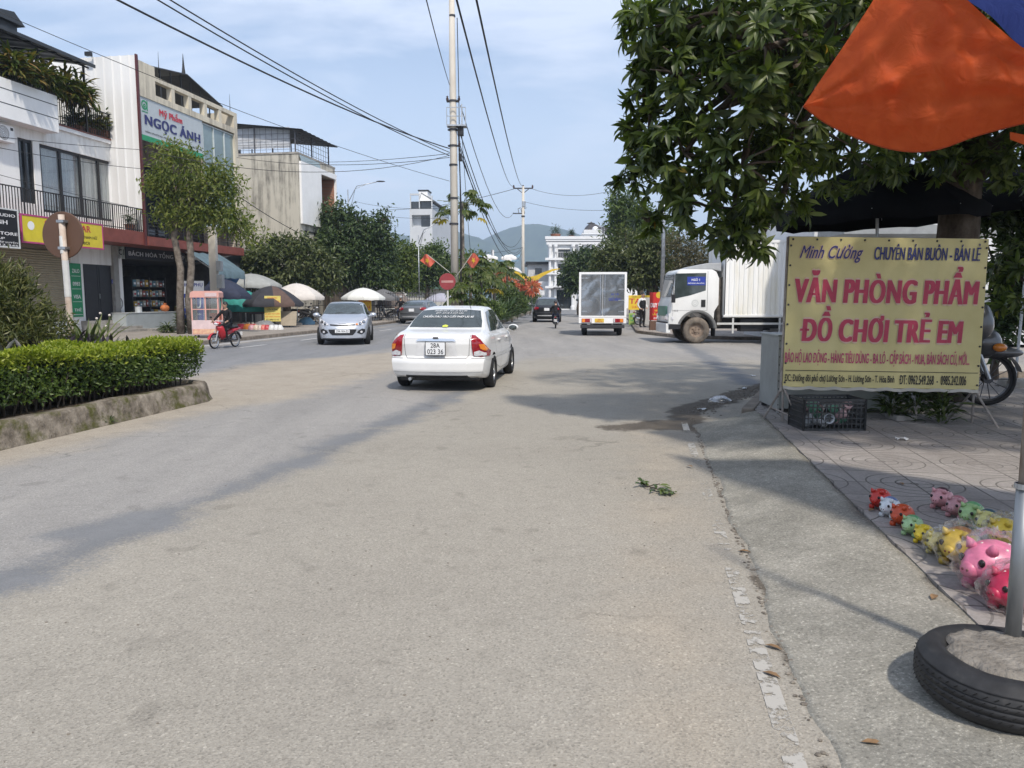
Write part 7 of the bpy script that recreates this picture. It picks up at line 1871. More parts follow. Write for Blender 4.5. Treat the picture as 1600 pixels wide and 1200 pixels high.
t = thing('stall_canopy', 'bright blue stall canopy behind the white parasol', 'canopy', onspot(600,72)); part('sheet', pm('canopy blue', (.03,.12,.42), .6), t, lambda m: m.prism([(-1,3.2),(.6,3.2),(.3,3.75),(-.5,3.8)], -1, 1)); part('post', steel, t, lambda m: [m.bar((x,y,0),(x,y,3.2),.05) for x in (-.9,.5) for y in (-.9,.9)])
# ================================================================ VEHICLES IN PLACE
wl_ = (G(757,604)+G(632,604))/2
ctr = Vector((wl_.x, wl_.y, 0))
CAR_YAW = -RA+rad(2.5)
white_saloon(ctr+Vector((-math.sin(CAR_YAW)*1.22+.05, math.cos(CAR_YAW)*1.22+.05, 0)), CAR_YAW)
p_ = G(545,539); yaw = PI+rad(8)
hatchback(p_+Vector((-.42, 1.7, 0)), yaw, silver_paint, 'silver hatchback coming towards the viewer with its headlights facing us')
p_ = G(857,503.5); suv_rear((p_.x, p_.y+2.0, 0), -RB+rad(1), black_paint, 'black car driving away down the far road beside a motorbike rider')
hatchback((5.05*1.62, 66, 0), PI-RB, pm('pale silver paint', (.42,.42,.42), .3, .5), 'grey car mostly hidden behind the right edge of the box van', H=1.5)
D_ = 50; suv_rear(((660-800)/1200*D_, D_, 0), -RA, grey_paint, 'dark grey car partly hidden behind the roof of the white saloon', H=1.48)

# box van
V = G(941,525); van = thing('box_van', 'white box van with shiny steel rear doors parked facing away on the right', 'van', (V.x, V.y, 0), -rad(5))
vw = .99; vt, vb = 2.66, .53
def steel_door():
    m, t, N, Lk, b = NT('wrinkled steel'); tcx = N('ShaderNodeTexCoord'); n = N('ShaderNodeTexNoise'); n.inputs['Scale'].default_value = 1.3; n.inputs['Detail'].default_value = 1.5; n.inputs['Distortion'].default_value = .6
    Lk(tcx.outputs['Object'], n.inputs['Vector']); bp = N('ShaderNodeBump'); bp.inputs['Strength'].default_value = .8; bp.inputs['Distance'].default_value = .07; Lk(n.outputs['Fac'], bp.inputs['Height']); Lk(bp.outputs[0], b.inputs['Normal'])
    b.inputs['Base Color'].default_value = (.42,.43,.44,1); b.inputs['Metallic'].default_value = 1; b.inputs['Roughness'].default_value = .24; return m
sd_ = steel_door()
part('cargo_box', white_paint, van, lambda m: m.box(-vw,vw,.03,3.1,vb+.24,vt), bevel=.02)
part('door_frame', white_paint, van, lambda m: (m.box(-vw,-vw+.09,-.015,.028,vb+.25,vt-.005), m.box(vw-.09,vw,-.015,.028,vb+.25,vt-.005), m.box(-vw+.09,vw-.09,-.015,.028,vt-.09,vt-.005), m.box(-vw+.09,vw-.09,-.015,.028,vb+.25,vb+.32)))
for s_ in (-1,1):
    a_, b_ = (-vw+.1,-.012) if s_ < 0 else (.012,vw-.1)
    d = part('rear_door', sd_, van, lambda m: m.box(a_,b_,-.005,.027,vb+.33,vt-.1), bevel=.006)
    part('hinge', steel, d, lambda m: [m.box(s_*(vw-.22)-.12,s_*(vw-.22)+.12,-.03,-.006,z_-.02,z_+.02) for z_ in np.linspace(vb+.5,vt-.25,4)])
    part('lock_bar', chrome, d, lambda m: m.tube([(s_*.09,-.035,vb+.34),(s_*.09,-.035,vt-.11)], .016, 8))
lettering('XE TẢI', ink_blue, van, .5, 1.75, .34, .10, y=-.012); lettering('CHỞ HÀNG', ink_blue, van, .5, 1.55, .5, .17, y=-.012)
part('light_panel', white_paint, van, lambda m: m.box(-vw,vw,-.02,.03,vb,vb+.235), bevel=.01)
for s_ in (-1,1):
    l = part('tail_light', red_lamp, van, lambda m: m.box(s_*.66-.21,s_*.66+.21,-.045,-.021,vb+.04,vb+.2), bevel=.008)
    part('indicator', amber_lamp, l, lambda m: m.box(s_*.79-.06,s_*.79+.06,-.052,-.046,vb+.05,vb+.19)); part('reversing_lamp', clear_lamp, l, lambda m: m.box(s_*.49-.03,s_*.49+.03,-.052,-.046,vb+.05,vb+.19))
pl = part('number_plate', pm('plate yellow', (.68,.46,.05), .4), van, lambda m: m.box(-.32,.06,-.035,-.021,vb+.04,vb+.2)); lettering('28C', ink_red, pl, -.13, vb+.155, .14, .05, y=-.038, bold=0); lettering('042.16', ink_red, pl, -.13, vb+.085, .24, .055, y=-.038, bold=0)
part('bumper', dark_metal, van, lambda m: (m.box(-.92,.92,.0,.1,.33,.47), m.box(-.5,-.44,.1,.3,.4,.6), m.box(.44,.5,.1,.3,.4,.6)), bevel=.01)
part('chassis', black_metal, van, lambda m: (m.box(-.4,.4,.2,4.2,.42,.76), m.box(-.85,.85,.75,1.0,.28,.36)))
part('cab', white_car_paint, van, lambda m: m.prism([(3.15,.42),(4.75,.42),(4.78,.95),(4.5,1.85),(4.2,1.98),(3.2,1.98)], -.85, .85, Matrix.Rotation(PI/2,4,'Z') @ Matrix.Scale(1,4)), bevel=.05)
for x, y in ((-.74,.9),(.74,.9),(-.76,3.9),(.76,3.9)): wheel(van, (x,y,.33), .33, .22, 1 if x > 0 else -1, alloy, spokes=0)
mirror(van, -.95, 4.4, 1.5, black_metal, -1); mirror(van, .95, 4.4, 1.5, black_metal, -1)

# white lorry with ribbed box, nose to the left
lorry = thing('lorry', 'white lorry with ribbed box body facing left out of the side street', 'lorry', (5.36,26.75,0), 0)
lorry_white = pm('lorry white', (.70,.70,.68), .35, col2=(.76,.76,.74), scale=1.5, coat=.3)
arc = [(1.06+.62*math.cos(a_), .47+.62*math.sin(a_)) for a_ in np.linspace(.35,PI-.45,12)]
cabp = [(.07,.68),(arc[-1][0],.66)] + arc[::-1] + [(1.66,1.12),(1.80,1.35),(1.80,2.25),(1.70,2.48),(1.55,2.56),(.45,2.57),(.34,2.48),(.17,1.60),(.08,1.35)]
cab = part('cab', lorry_white, lorry, lambda m: m.prism(cabp, 0, 2.0), bevel=.035, auto=rad(40))
win = part('side_window', car_glass, lorry, lambda m: m.prism([(.28,2.42),(1.34,2.44),(1.34,1.84),(.80,1.67),(.24,1.55)], -.006, -.001)); 
part('side_window', car_glass, lorry, lambda m: m.prism([(.28,2.42),(1.34,2.44),(1.34,1.84),(.80,1.67),(.24,1.55)], 2.001, 2.006))
part('windscreen', car_glass, lorry, lambda m: m.add([(.155,.12,1.62),(.155,1.88,1.62),(.30,1.80,2.40),(.30,.20,2.40)], [(0,1,2,3)]))
ws = part('window_sign', ink_blue, lorry, lambda m: m.box(.69,1.32,-.014,-.008,2.02,2.31)); lettering('NGÔ 1', ink_white, lorry, .98, 2.215, .28, .10, y=-.018); lettering('PHỐ PHẠM VĂN ĐỒNG', ink_white, lorry, 1.0, 2.09, .56, .07, y=-.018)
part('door_gap', dark_metal, lorry, lambda m: (m.box(1.395,1.405,-.003,-.0005,1.15,2.5), m.box(.2,.206,-.003,-.0005,.75,1.5), m.box(.21,1.39,-.003,-.0005,1.148,1.154)))
part('handle_recess', black_metal, lorry, lambda m: m.box(1.19,1.34,-.02,-.001,1.27,1.52), bevel=.008)
part('emblem', pm('emblem grey', (.5,.52,.5), .5), lorry, lambda m: [m.lathe([(r_,0),(r_+.014,0)], 24, Matrix.Translation((.98,-.003,1.40)) @ Matrix.Rotation(PI/2,4,'X')) for r_ in (.04,.085,.11)])
lettering('1523', pm('grey lettering', (.25,.25,.25), .6), lorry, .30, 1.14, .2, .06, y=-.004)
part('repeater_lamp', clear_lamp, lorry, lambda m: m.box(.16,.25,-.02,-.001,.83,.93), bevel=.01)
part('wing_mirror', black_metal, lorry, lambda m: (m.box(.12,.24,-.28,-.16,1.42,1.70), m.tube([(.2,0,2.4),(.16,-.2,2.2),(.18,-.22,1.6)], .014, 6)), bevel=.02)
part('wheel_arch', pm('arch grey', (.16,.16,.155), .8), lorry, lambda m: m.grid([[(1.06+r_*math.cos(a_), y, .47+r_*math.sin(a_)) for a_ in np.linspace(.1,PI-.35,16)] for r_, y in ((.70,-.012),(.62,-.03),(.60,.02),(.60,.5))]), smooth=True)
part('step', black_metal, lorry, lambda m: (m.box(.09,.5,.02,1.9,.50,.67), m.box(.02,.14,.1,1.9,.48,.75)), bevel=.01)
part('front_bumper', lorry_white, lorry, lambda m: m.box(.0,.16,.05,1.95,.36,.70), bevel=.03)
part('grille', pm('grille green', (.10,.22,.16), .5), lorry, lambda m: m.box(.02,.075,.25,1.75,.95,1.3), bevel=.01)
part('headlight', clear_lamp, lorry, lambda m: [m.box(.02,.09,y,y+.32,.82,1.02) for y in (.08,1.6)], bevel=.02)
part('deflector', pm('deflector grey', (.33,.34,.35), .6), lorry, lambda m: m.prism([(.62,2.565),(1.0,2.70),(1.4,2.78),(1.9,2.80),(1.9,2.5),(1.6,2.565)], .15, 1.85), bevel=.03)
def boxs(m):
    x0, x1 = 1.98, 8.3; n = int((x1-x0)/.165)
    for y0, sg in ((0,1),(2.2,-1)):
        row = []
        for i in range(n):
            a_ = x0+(x1-x0)*i/n; w_ = (x1-x0)/n
            row += [(a_,y0,),(a_+w_*.5,y0),(a_+w_*.62,y0+sg*.028),(a_+w_*.88,y0+sg*.028)]
        row.append((x1,y0)); m.grid([[(x,y-.05*sg,z_) for x,y in row] for z_ in (.97,3.50)])
    m.box(x0, x1, .0, 2.2, 3.50, 3.53); m.box(x0, x0+.03, -.05, 2.2, .97, 3.5); m.box(x1-.03, x1, -.05, 2.2, .97, 3.5); m.box(x0+.03, x1-.03, .02, 2.15, .90, .97)
box_w = stained('lorry box white', (.80,.80,.78), (.66,.63,.52), .2, .5)
part('cargo_box', box_w, lorry, boxs)
part('box_rail', lorry_white, lorry, lambda m: (m.box(1.96,8.32,-.065,-.0,3.46,3.56), m.box(1.96,8.32,-.062,-.0,.93,1.0)), bevel=.008)
part('chassis', black_metal, lorry, lambda m: (m.box(1.5,8.0,.6,1.5,.50,.88), m.box(2.6,3.4,.08,.5,.42,.85), m.box(3.8,4.8,1.6,2.05,.4,.85)), bevel=.02)
part('side_guard', pm('guard white', (.5,.5,.48), .6), lorry, lambda m: (m.box(1.75,6.2,-.03,.0,.66,.73), m.box(2.28,2.34,-.028,.0,.36,.95), m.box(3.9,3.96,-.028,.0,.36,.95)))
part('mud_flap', rubber, lorry, lambda m: m.box(1.68,1.71,.0,.5,.25,1.1))
part('exhaust_stack', dusty_rubber, lorry, lambda m: m.tube([(1.88,.3,.6),(1.88,.3,2.3)], .12, 10))
rust_rim = pm('dusty rusty rim', (.16,.115,.085), .85, col2=(.28,.22,.17), scale=8)
wdust = pm('dusty tyre', (.085,.075,.065), .95, col2=(.22,.185,.15), scale=4, spec=.1)
for x, y, s_ in ((1.06,.14,-1),(1.06,1.86,1),(6.6,.14,-1),(6.6,1.86,1)):
    w_ = wheel(lorry, (x,y,.46), .46, .26, s_, rust_rim, wdust, 0, rim_r=.55)
    for o in [w_]: o.matrix_local = Matrix.Translation((x,y,.46)) @ Matrix.Rotation(PI/2,4,'Z') @ Matrix.Translation((-x,-y,-.46))

# motorbikes and riders
red_bike = paint_mat('red bike paint', (.42,.015,.025)); grey_bike = paint_mat('grey bike paint', (.06,.06,.065), .2); blk_bike = paint_mat('black bike paint', (.015,.015,.017))
SIT = dict(pelvis=(0,-.25,.90), waist=(0,-.22,1.06), chest=(0,-.16,1.24), shoulders=(0,-.13,1.38), neck=(0,-.11,1.48), head=(0,-.07,1.62),
           shL=(-.19,-.13,1.36), elL=(-.33,.02,1.13), wrL=(-.32,.21,1.02), hdL=(-.31,.28,1.0), shR=(.19,-.13,1.36), elR=(.33,.02,1.13), wrR=(.32,.21,1.02), hdR=(.31,.28,1.0),
           kneeL=(-.20,.20,.78), ankL=(-.17,.10,.38), toeL=(-.18,.28,.32), kneeR=(.20,.20,.78), ankR=(.17,.10,.38), toeR=(.18,.28,.32))
p_ = G(352,543.5); yaw = RA+PI+rad(62)
yaw = math.atan2(-(-.78), -.62)     # nose to the lower left
yaw = rad(163)
motorbike((p_.x,p_.y,0), yaw, red_bike, 'red motorbike ridden along the left carriageway', plate=('28','312')).scale = (.84,.84,.84)
S_f = dict(SIT); S_f['face'] = (.35,.94,0)
person('rider in black clothes sitting on the red motorbike, bareheaded', (p_.x,p_.y,.0), yaw, S_f, (skin, cloth_black, cloth_black, cloth_black), hair=hair_black).scale = (.84,.84,.84)
p_ = G(868,513.5); yaw = -RB
motorbike((p_.x+.05,p_.y+.8,0), yaw, blk_bike, 'motorbike with white plate driving away in front of the black car', plate=('28','F1')).scale = (.84,.84,.84)
person('rider in a black jacket and dark helmet on the motorbike driving away', (p_.x+.05,p_.y+.8,.0), yaw, SIT, (skin, cloth_black, cloth_navy, cloth_black), helmet=pm('dark helmet', (.03,.03,.035), .3)).scale = (.84,.84,.84)
STAND = dict(pelvis=(0,0,.93), waist=(0,.01,1.08), chest=(0,.02,1.27), shoulders=(0,0,1.40), neck=(0,.01,1.50), head=(0,.04,1.64), shL=(-.18,0,1.38), elL=(-.26,-.02,1.12), wrL=(-.20,.14,.98), hdL=(-.13,.2,.97), shR=(.18,0,1.38), elR=(.27,-.02,1.12), wrR=(.22,.12,.95), hdR=(.16,.19,.93),
             kneeL=(-.11,.03,.50), ankL=(-.12,-.02,.09), toeL=(-.14,.13,.04), kneeR=(.11,.05,.50), ankR=(.13,0,.09), toeR=(.15,.15,.04))
p_ = G(1003,512, .12)
pe = person('person standing in dark vest over white shirt beside the red sign', (p_.x,p_.y,.12), PI+.5, STAND, (skin, cloth_white, cloth_black, cloth_black), hair=hair_black)
part('vest', cloth_black, pe, lambda m: m.grid([[(r_*math.cos(a_)*1.12, .015+r_*.86*math.sin(a_), z_) for a_ in np.linspace(0,2*PI,21)] for z_, r_ in ((.95,.155),(1.08,.15),(1.22,.165),(1.34,.15),(1.40,.10))]), smooth=True)
# riders and bikes by the covered load
p_ = onspot(627,50,0); motorbike(p_, PI-RA+.3, blk_bike, 'black motorbike standing with its rider by the covered load')
person('dark dressed rider waiting on the black motorbike by the covered load', p_, PI-RA+.3, SIT, (skin, cloth_black, cloth_navy, cloth_black), helmet=pm('grey helmet', (.3,.3,.3), .4))
motorbike(onspot(487,45,.12), -PI/2-.5, grey_bike, 'parked motorbike with beige seat cover left of the silver hatchback')
motorbike(onspot(475,46.5,.12), -PI/2-.2, blk_bike, 'second parked motorbike farther left by the iron fence')
motorbike(onspot(1012,42.6,.12), rad(-70), blk_bike, 'parked motorbike behind the standing person')
motorbike(onspot(606,56,0), PI/2, blk_bike, 'dark motorbike under the covered load')
# scooter behind the advertising board
sc_ = G(1535,636,.12)
sco = motorbike((sc_.x-.62, sc_.y+.35, .12), rad(-104), grey_bike, 'bulky grey scooter poking out behind the right side of the advertising board', chunky=True, name='scooter'); sco.scale = (1.3,1.25,1.28)

# ================================================================ RIGHT SIDE
# white villa
D_ = 110.0; kv = D_/1200; vx = lambda u: (u-857)*kv; vz = lambda v: CAM_H+(467-v)*kv
villa = thing('villa', 'white stuccoed villa with columns, balconies and dark windows at the far end of the road', 'house', ((857-800)*kv, D_, 0), -rad(2))
vw_ = pm('villa white', (.70,.71,.72), .7, var=.04)
wins = [(871,890,391,404),(908,924,390,403),(871,890,413,426),(908,924,412,426),(868,884,434,447)]
part('wall', vw_, villa, lambda m: (holes_wall(m, 0, 11, 0, vz(376), [(vx(a_),vx(b_),vz(d),vz(c)) for a_,b_,c,d in wins]+[(vx(868),vx(892.5),.15,vz(453))], 0, .35), m.box(0,11,.5,12,0,vz(376)-.01)))
for a_, b_, c, d in wins: window(villa, vx(a_), vx(b_), vz(d), vz(c), .3, 4, 1, .07)
window(villa, vx(868), vx(892.5), .15, vz(453), .3, 4, 2, .08)
part('cornice', vw_, villa, lambda m: [m.box(-.35-k*.1, 11.3, -.35-k*.1, 1, z_, z_+h) for k, (z_, h) in enumerate(((vz(384),.35),(vz(379),.3),(vz(376),.4)))])
part('balcony', vw_, villa, lambda m: [m.box(vx(860)-.8, 11.2, -.7, 0, vz(v)-.2, vz(v)+.12) for v in (405.5,427.5,448.5)])
part('balustrade', pm('villa railing', (.4,.41,.42), .6), villa, lambda m: [(m.box(.7,vx(893),-.62,-.56,vz(v)+.85,vz(v)+.93), [m.box(x,x+.05,-.61,-.57,vz(v)+.12,vz(v)+.85) for x in np.arange(.8,vx(893),.28)]) for v in (405.5,)])
for u in (858.5, 867, 894, 904, 927): part('column', vw_, villa, lambda m: m.lathe([(.30,0),(.30,.5),(.2,.6),(.18,vz(390)),(.30,vz(387)),(.30,vz(384))], 14, Matrix.Translation((vx(u),-.32,0))))
part('porch_canopy', black_metal, villa, lambda m: m.box(vx(864),vx(893),-1.3,-.72,vz(451),vz(449.5)))
part('penthouse', vw_, villa, lambda m: (m.box(vx(910),vx(940),1.5,9,vz(376),vz(366)), m.box(vx(912),vx(940),2.5,8,vz(366),vz(359)), m.box(vx(908),vx(941),1.2,9,vz(367),vz(366)), m.sphere((vx(931),4,vz(357)), .45, 12, 8)))
side_w = thing('annex_house', 'small pale annex with dark flat roof left of the white villa', 'house', ((826-800)*kv, D_+4, 0)); part('wall', pm('annex wall', (.5,.5,.5), .8), side_w, lambda m: m.box(0,3.2,0,9,0,vz(412))); part('roof', black_metal, side_w, lambda m: m.box(-.4,3.3,-.6,9.2,vz(412)+.002,vz(408))); part('window', win_glass, side_w, lambda m: m.box(1.0,2.0,-.02,-.002,vz(428),vz(418)))
part('garden_wall', vw_, side_w, lambda m: m.box(1.2,4.2,-3,-2.8,0,vz(440)))
tt = thing('turret_house', 'house turret with dark steep roof above the street trees', 'house', ((945-800)*D_/1200, 118, 0)); part('wall', vw_, tt, lambda m: m.box(-1.6,6,0,8,0,vz(352))); part('roof', pm('dark roof tile', (.07,.065,.07), .7), tt, lambda m: m.prism([(-2.2,vz(359)),(6.4,vz(359)),(5.2,vz(349)),(-.2,vz(349)),(-1.4,vz(341))], -.6, 8.6))
rt = leafmat('roof garden leaves', [(.02,.04,.01),(.06,.09,.025)], .25)
for i, (u, v, r_) in enumerate(((869,367,1.0),(894,369,.6))): pot_plant('small roof garden tree on top of the white villa, %s one' % ('larger','smaller')[i], ((u-800)*kv, D_+3, vz(376)+.3), 2.2*r_+.3, 1.5*r_, 260, .4, rt, name='roof_tree', droop=.2)
# wall, houses and canopies behind the lorry
hb = thing('shed', 'dark shed with teal box under the eaves behind the lorry cab', 'building', (14.2,52,.1)); part('wall', pm('shed dark', (.06,.06,.06), .8), hb, lambda m: m.box(-2.6,8,0,6,0,3.4)); part('roof', roof_tin, hb, lambda m: m.prism([(-3.1,3.403),(8.4,3.403),(8.4,3.6),(2,4.5),(-3.1,3.7)], -1.2, 6.2)); part('teal_box', pm('teal plastic', (.03,.22,.26), .5), hb, lambda m: m.box(.3,1.7,-1.3,-1.21,2.9,3.5))
hc = thing('house', 'pale low house with red tiled porch behind the lorry box', 'house', (21.5,42,.1)); part('wall', pm('pale render', (.4,.4,.38), .8), hc, lambda m: m.box(-5,12,0,8,0,4.3)); part('roof', pm('red roof', (.20,.05,.035), .8, var=.2, scale=6), hc, lambda m: m.prism([(-5.5,4.303),(12.5,4.303),(11.5,6.3),(-4,6.3)], -.8, 8.6)); part('window', win_glass, hc, lambda m: [m.box(x,x+1.4,-.02,-.002,1.2,2.6) for x in (-3,1,5,8.5)])
wh = thing('white_house', 'white house wall with blue wall board seen right of the advertising board', 'house', (15.5,24.5,.1)); part('wall', pm('bright render', (.62,.63,.64), .8, var=.05), wh, lambda m: (m.box(-6,12,0,7,0,4.6))); part('board', ink_blue, wh, lambda m: m.box(.15,.85,-.04,-.002,2.0,3.1)); lettering('1', ink_white, wh, .45, 2.55, .16, .6, y=-.05); part('ledge', pm('pale render', (.4,.4,.38), .8), wh, lambda m: m.box(-6,12,-.25,-.002,1.6,1.75)); part('canopy', pm('tin canopy', (.30,.31,.31), .5, .4), wh, lambda m: m.prism([(-6,3.3),(-1.0,3.3),(-1.0,3.38),(-6,3.75)], -2.2, -.26)); part('window', win_glass, wh, lambda m: [m.box(x,x+1.2,-.02,-.002,1.9,3.0) for x in (-4.6,-2.4,2.2,4.5)])
lm = thing('lantern', 'orange fabric lantern hanging under the mango tree above the board', 'lantern', AT(1397,343,13)); part('shade', pm('lantern orange', (.6,.22,.08), .7), lm, lambda m: m.sphere((0,0,.05), (.25,.2,.12), 12, 8), smooth=True); part('cord', black_metal, lm, lambda m: m.tube([(0,0,.15),(0,0,1.6)], .006, 5))  # lantern cloth is plain orange, without emission
shr = pblobs(Vector((8.6,13.6,.1)), 13.6, [(1580,420,26,40),(1590,480,30,40),(1560,520,14,30),(1600,360,30,30),(1540,330,24,26)])
tree('shrub_tree', 'broad leaved shrub behind the scooter at the right frame edge', (8.6,13.6,.1), shr, .16, 3600, lf_dark, 1.2, .06, nclump=40, clump=.1, cat='shrub')
# signs beside the side street
def board2(label, u0, u1, v0, v1, D, mat, lines, legs=True, z=.12):
    k = D/1200; w_ = (u1-u0)*k; t = thing('standing_sign', label, 'sign', (((u0+u1)/2-800)*k, D, z)); z0 = CAM_H+(467-v1)*k-z; z1 = CAM_H+(467-v0)*k-z
    sign_board(t, w_, z1-z0, mat, z0=z0, thick=.04)
    if legs: part('leg', dark_metal, t, lambda m: [m.bar((x,.02,0),(x,.02,z0),.05) for x in (-w_/2+.06,w_/2-.06)])
    for tx, fx, fz, fw, fh, mt in lines: lettering(tx, mt, t, w_*fx, z0+(z1-z0)*fz, w_*fw, (z1-z0)*fh, bold=.02)
    return t
bred = pm('board red', (.52,.03,.025), .5, var=.06)
t = board2('tall red standing sign with yellow disc and white letters left of the lorry cab', 1014, 1046, 457, 500, 38.5, bred, [('DUY KHÁNH',.0,.56,.9,.2,ink_white),('NHÀ HÀNG',.05,.36,.6,.09,ink_yellow),('LẨU - NƯỚNG',.05,.23,.8,.1,ink_yellow),('ĐT: 0912 345',.05,.07,.7,.06,ink_white)])
part('emblem', gold, t, lambda m: m.lathe([(0,0),(.16,0)], 20, Matrix.Translation((-.05,-.006,1.62)) @ Matrix.Rotation(PI/2,4,'X')))
part('foot', dark_metal, t, lambda m: m.box(-.3,.0,-.1,.3,0,.28))
t = board2('wide yellow standing sign with big red letters behind the standing person', 981, 1014, 461.5, 484, 43.5, pm('board bright yellow', (.72,.5,.04), .5, var=.05), [('NHẬN CHUYỂN',.0,.9,.7,.12,ink_black),('TAXI',.0,.6,.92,.36,ink_red),('24/24',-.1,.2,.5,.16,ink_orange)])
t = board2('small pale green standing panel below the yellow sign', 982, 991.5, 489, 507, 43.0, pm('board pale green', (.30,.42,.10), .5), [('SIM',.0,.75,.6,.2,ink_green),('THẺ',.0,.4,.6,.2,ink_green)])
t = thing('round_sign', 'round white traffic sign with red mark beside the lorry cab', 'traffic sign', onspot(1040.5,37,.12)); zs = CAM_H+(467-434)*37/1200-.12
part('post', steel, t, lambda m: m.tube([(0,.04,0),(0,.04,zs+.2)], .035, 8)); part('disc', white_paint, t, lambda m: m.lathe([(0,-.01),(.165,-.01),(.165,.01),(0,.01)], 28, Matrix.Translation((0,-.02,zs)) @ Matrix.Rotation(PI/2,4,'X'))); part('rim', pm('dim rim', (.3,.27,.25), .6), t, lambda m: m.lathe([(.15,-.016),(.17,-.016),(.17,.012),(.15,.012)], 28, Matrix.Translation((0,-.02,zs)) @ Matrix.Rotation(PI/2,4,'X'))); part('mark', ink_red, t, lambda m: (m.box(-.025,.025,-.036,-.031,zs-.08,zs+.08), m.box(-.07,.07,-.036,-.031,zs-.02,zs+.05)))
t = thing('wall_sign', 'pale shop sign with a slanted black K behind the round traffic sign', 'sign', onspot(1040,40,.12)); part('panel', pm('sign pale', (.42,.42,.40), .7), t, lambda m: m.box(-1.2,.6,0,.05,.1,1.5)); lettering('K', ink_black, t, 0, 1.2, .5, .34, shear=.3)
t = thing('kerb_block', 'weathered concrete block at the corner by the red sign', 'block', (6.9,35.5,.12)); part('block', concrete, t, lambda m: m.box(-.2,.2,-.15,.2,0,.55), bevel=.03); part('brick', pm('old brick', (.12,.07,.05), .9), t, lambda m: m.box(-.55,-.22,-.1,.15,0,.42))

# ================================================================ THE ADVERTISING BOARD AND THE CORNER
BY = 8.72
kb = lambda u: (u-800)/1200
TL, TR, BL, BR = AT(1238,372,BY), AT(1550,370,BY), AT(1226,604,BY), AT(1528,609,BY)
cx = (TL.x+TR.x+BL.x+BR.x)/4; z0 = (BL.z+BR.z)/2; z1 = (TL.z+TR.z)/2; bw = ((TR.x-TL.x)+(BR.x-BL.x))/2; bh = z1-z0
bd = thing('advertising_board', 'large yellow advertising board on tripod legs with crimson lettering under the mango tree', 'sign board', (cx-.03, BY, .12), -rad(1))
bd.rotation_euler = (rad(-1.0), rad(.8), -rad(1))
z0 -= .12; z1 -= .12
banner = pm('banner yellow', (.50,.435,.19), .5, col2=(.61,.54,.26), scale=1.4, bump=.15, bscale=3, spec=.4)
def ban(m):
    n, k = 40, 30
    def sag(i, j): return .006*math.sin(i*.55+j*.2)+.005*math.sin(j*.7+i*.11)
    m.grid([[(-bw/2+bw*i/n, sag(i,j)*.3, z0+bh*j/k) for i in range(n+1)] for j in range(k+1)])
    m.box(-bw/2+.005, bw/2-.005, .008, .03, z0+.005, z1-.005)
part('banner', banner, bd, ban, smooth=True)
part('eyelet', dark_metal, bd, lambda m: [m.sphere((x,-.005,z_), .012, 8, 6) for x in np.linspace(-bw/2+.04,bw/2-.04,9) for z_ in (z1-.03,)]+[m.sphere((s_*(bw/2-.02),-.005,z_), .012, 8, 6) for s_ in (-1,1) for z_ in np.linspace(z0+.05,z1-.1,8)])
part('hem', pm('hem white', (.45,.43,.38), .7), bd, lambda m: [m.grid([[(-bw/2+bw*i/30, -.012+.01*math.sin(i*1.3), z0+.015-.02*abs(math.sin(i*.8))-.035*j) for i in range(31)] for j in (0,1)])], smooth=True)
pole_mat = pm('rusty pipe', (.20,.17,.15), .8, col2=(.34,.31,.28), scale=9)
part('frame', pole_mat, bd, lambda m: (m.tube([(-bw/2,.05,z0-.06),(-bw/2,.05,z1)], .018, 8), m.tube([(bw/2,.05,z0-.06),(bw/2,.05,z1)], .018, 8), m.tube([(-bw/2,.05,z1-.01),(bw/2,.05,z1-.01)], .018, 8), m.tube([(-bw/2,.05,z0-.02),(bw/2,.05,z0-.02)], .018, 8)))
for s_ in (-1,1):
    x = s_*(bw/2-.02); part('leg', pole_mat, bd, lambda m: (m.tube([(x,.05,z0),(x-.11*1,.35,.0)], .013, 7), m.tube([(x,.05,z0),(x+.03,.1,0)], .013, 7), m.tube([(x,.05,z0),(x+.13,-.25,0)], .013, 7), m.tube([(x-.07,.26,.15),(x+.12,-.22,.06)], .010, 6)))
bu = lambda u: (u-1389)/312*bw+0.0; bz = lambda v: z0+bh*(606.5-v)/236
pink_edge = pm('pale lettering edge', (.58,.42,.32), .6)
def brow(body, u0, u1, v0, v1, mat, bold=.012, shear=0, edge=None, hv=0.0):
    c = (bu(u0)+bu(u1))/2; w_ = bu(u1)-bu(u0); zc = (bz(v0)+bz(v1))/2; h = bz(v0)-bz(v1)
    if edge: lettering(body, edge, bd, c, zc, w_, h, y=-.003, bold=.01, shear=shear, name='lettering_edge', heavy=hv, edge=hv+.006)
    lettering(body, mat, bd, c, zc, w_, h, y=-.010, bold=bold, shear=shear, heavy=hv)
brow('CHUYÊN BÁN BUÔN - BÁN LẺ', 1367, 1533, 378, 405, ink_navy, .012, .12, None, .003)
brow('Minh Cường', 1250, 1349, 382, 410, ink_navy, .004, .45, pink_edge, .001)
brow('VĂN PHÒNG PHẨM', 1246, 1533, 414, 473, ink_crimson, .018, .08, pink_edge, .0135)
brow('ĐỒ CHƠI TRẺ EM', 1258, 1512, 478, 534, ink_crimson, .018, .08, pink_edge, .0135)
brow('BẢO HỘ LAO ĐỘNG - HÀNG TIÊU DÙNG - BA LÔ - CẶP SÁCH - MUA, BÁN SÁCH CŨ, MỚI...', 1234, 1527, 546, 572, ink_pink, .004, .05, None, .001)
part('rule', ink_black, bd, lambda m: m.box(-bw/2+.02,bw/2-.02,-.010,-.004,bz(580.5),bz(579.7)))
brow('ĐC: Đường đôi phố chợ Lương Sơn - H. Lương Sơn - T. Hòa Bình', 1235, 1410, 583, 601, ink_black, .005); brow('ĐT: 0962.549.268  -  0985.242.006', 1418, 1524, 585, 600, ink_black, .006)
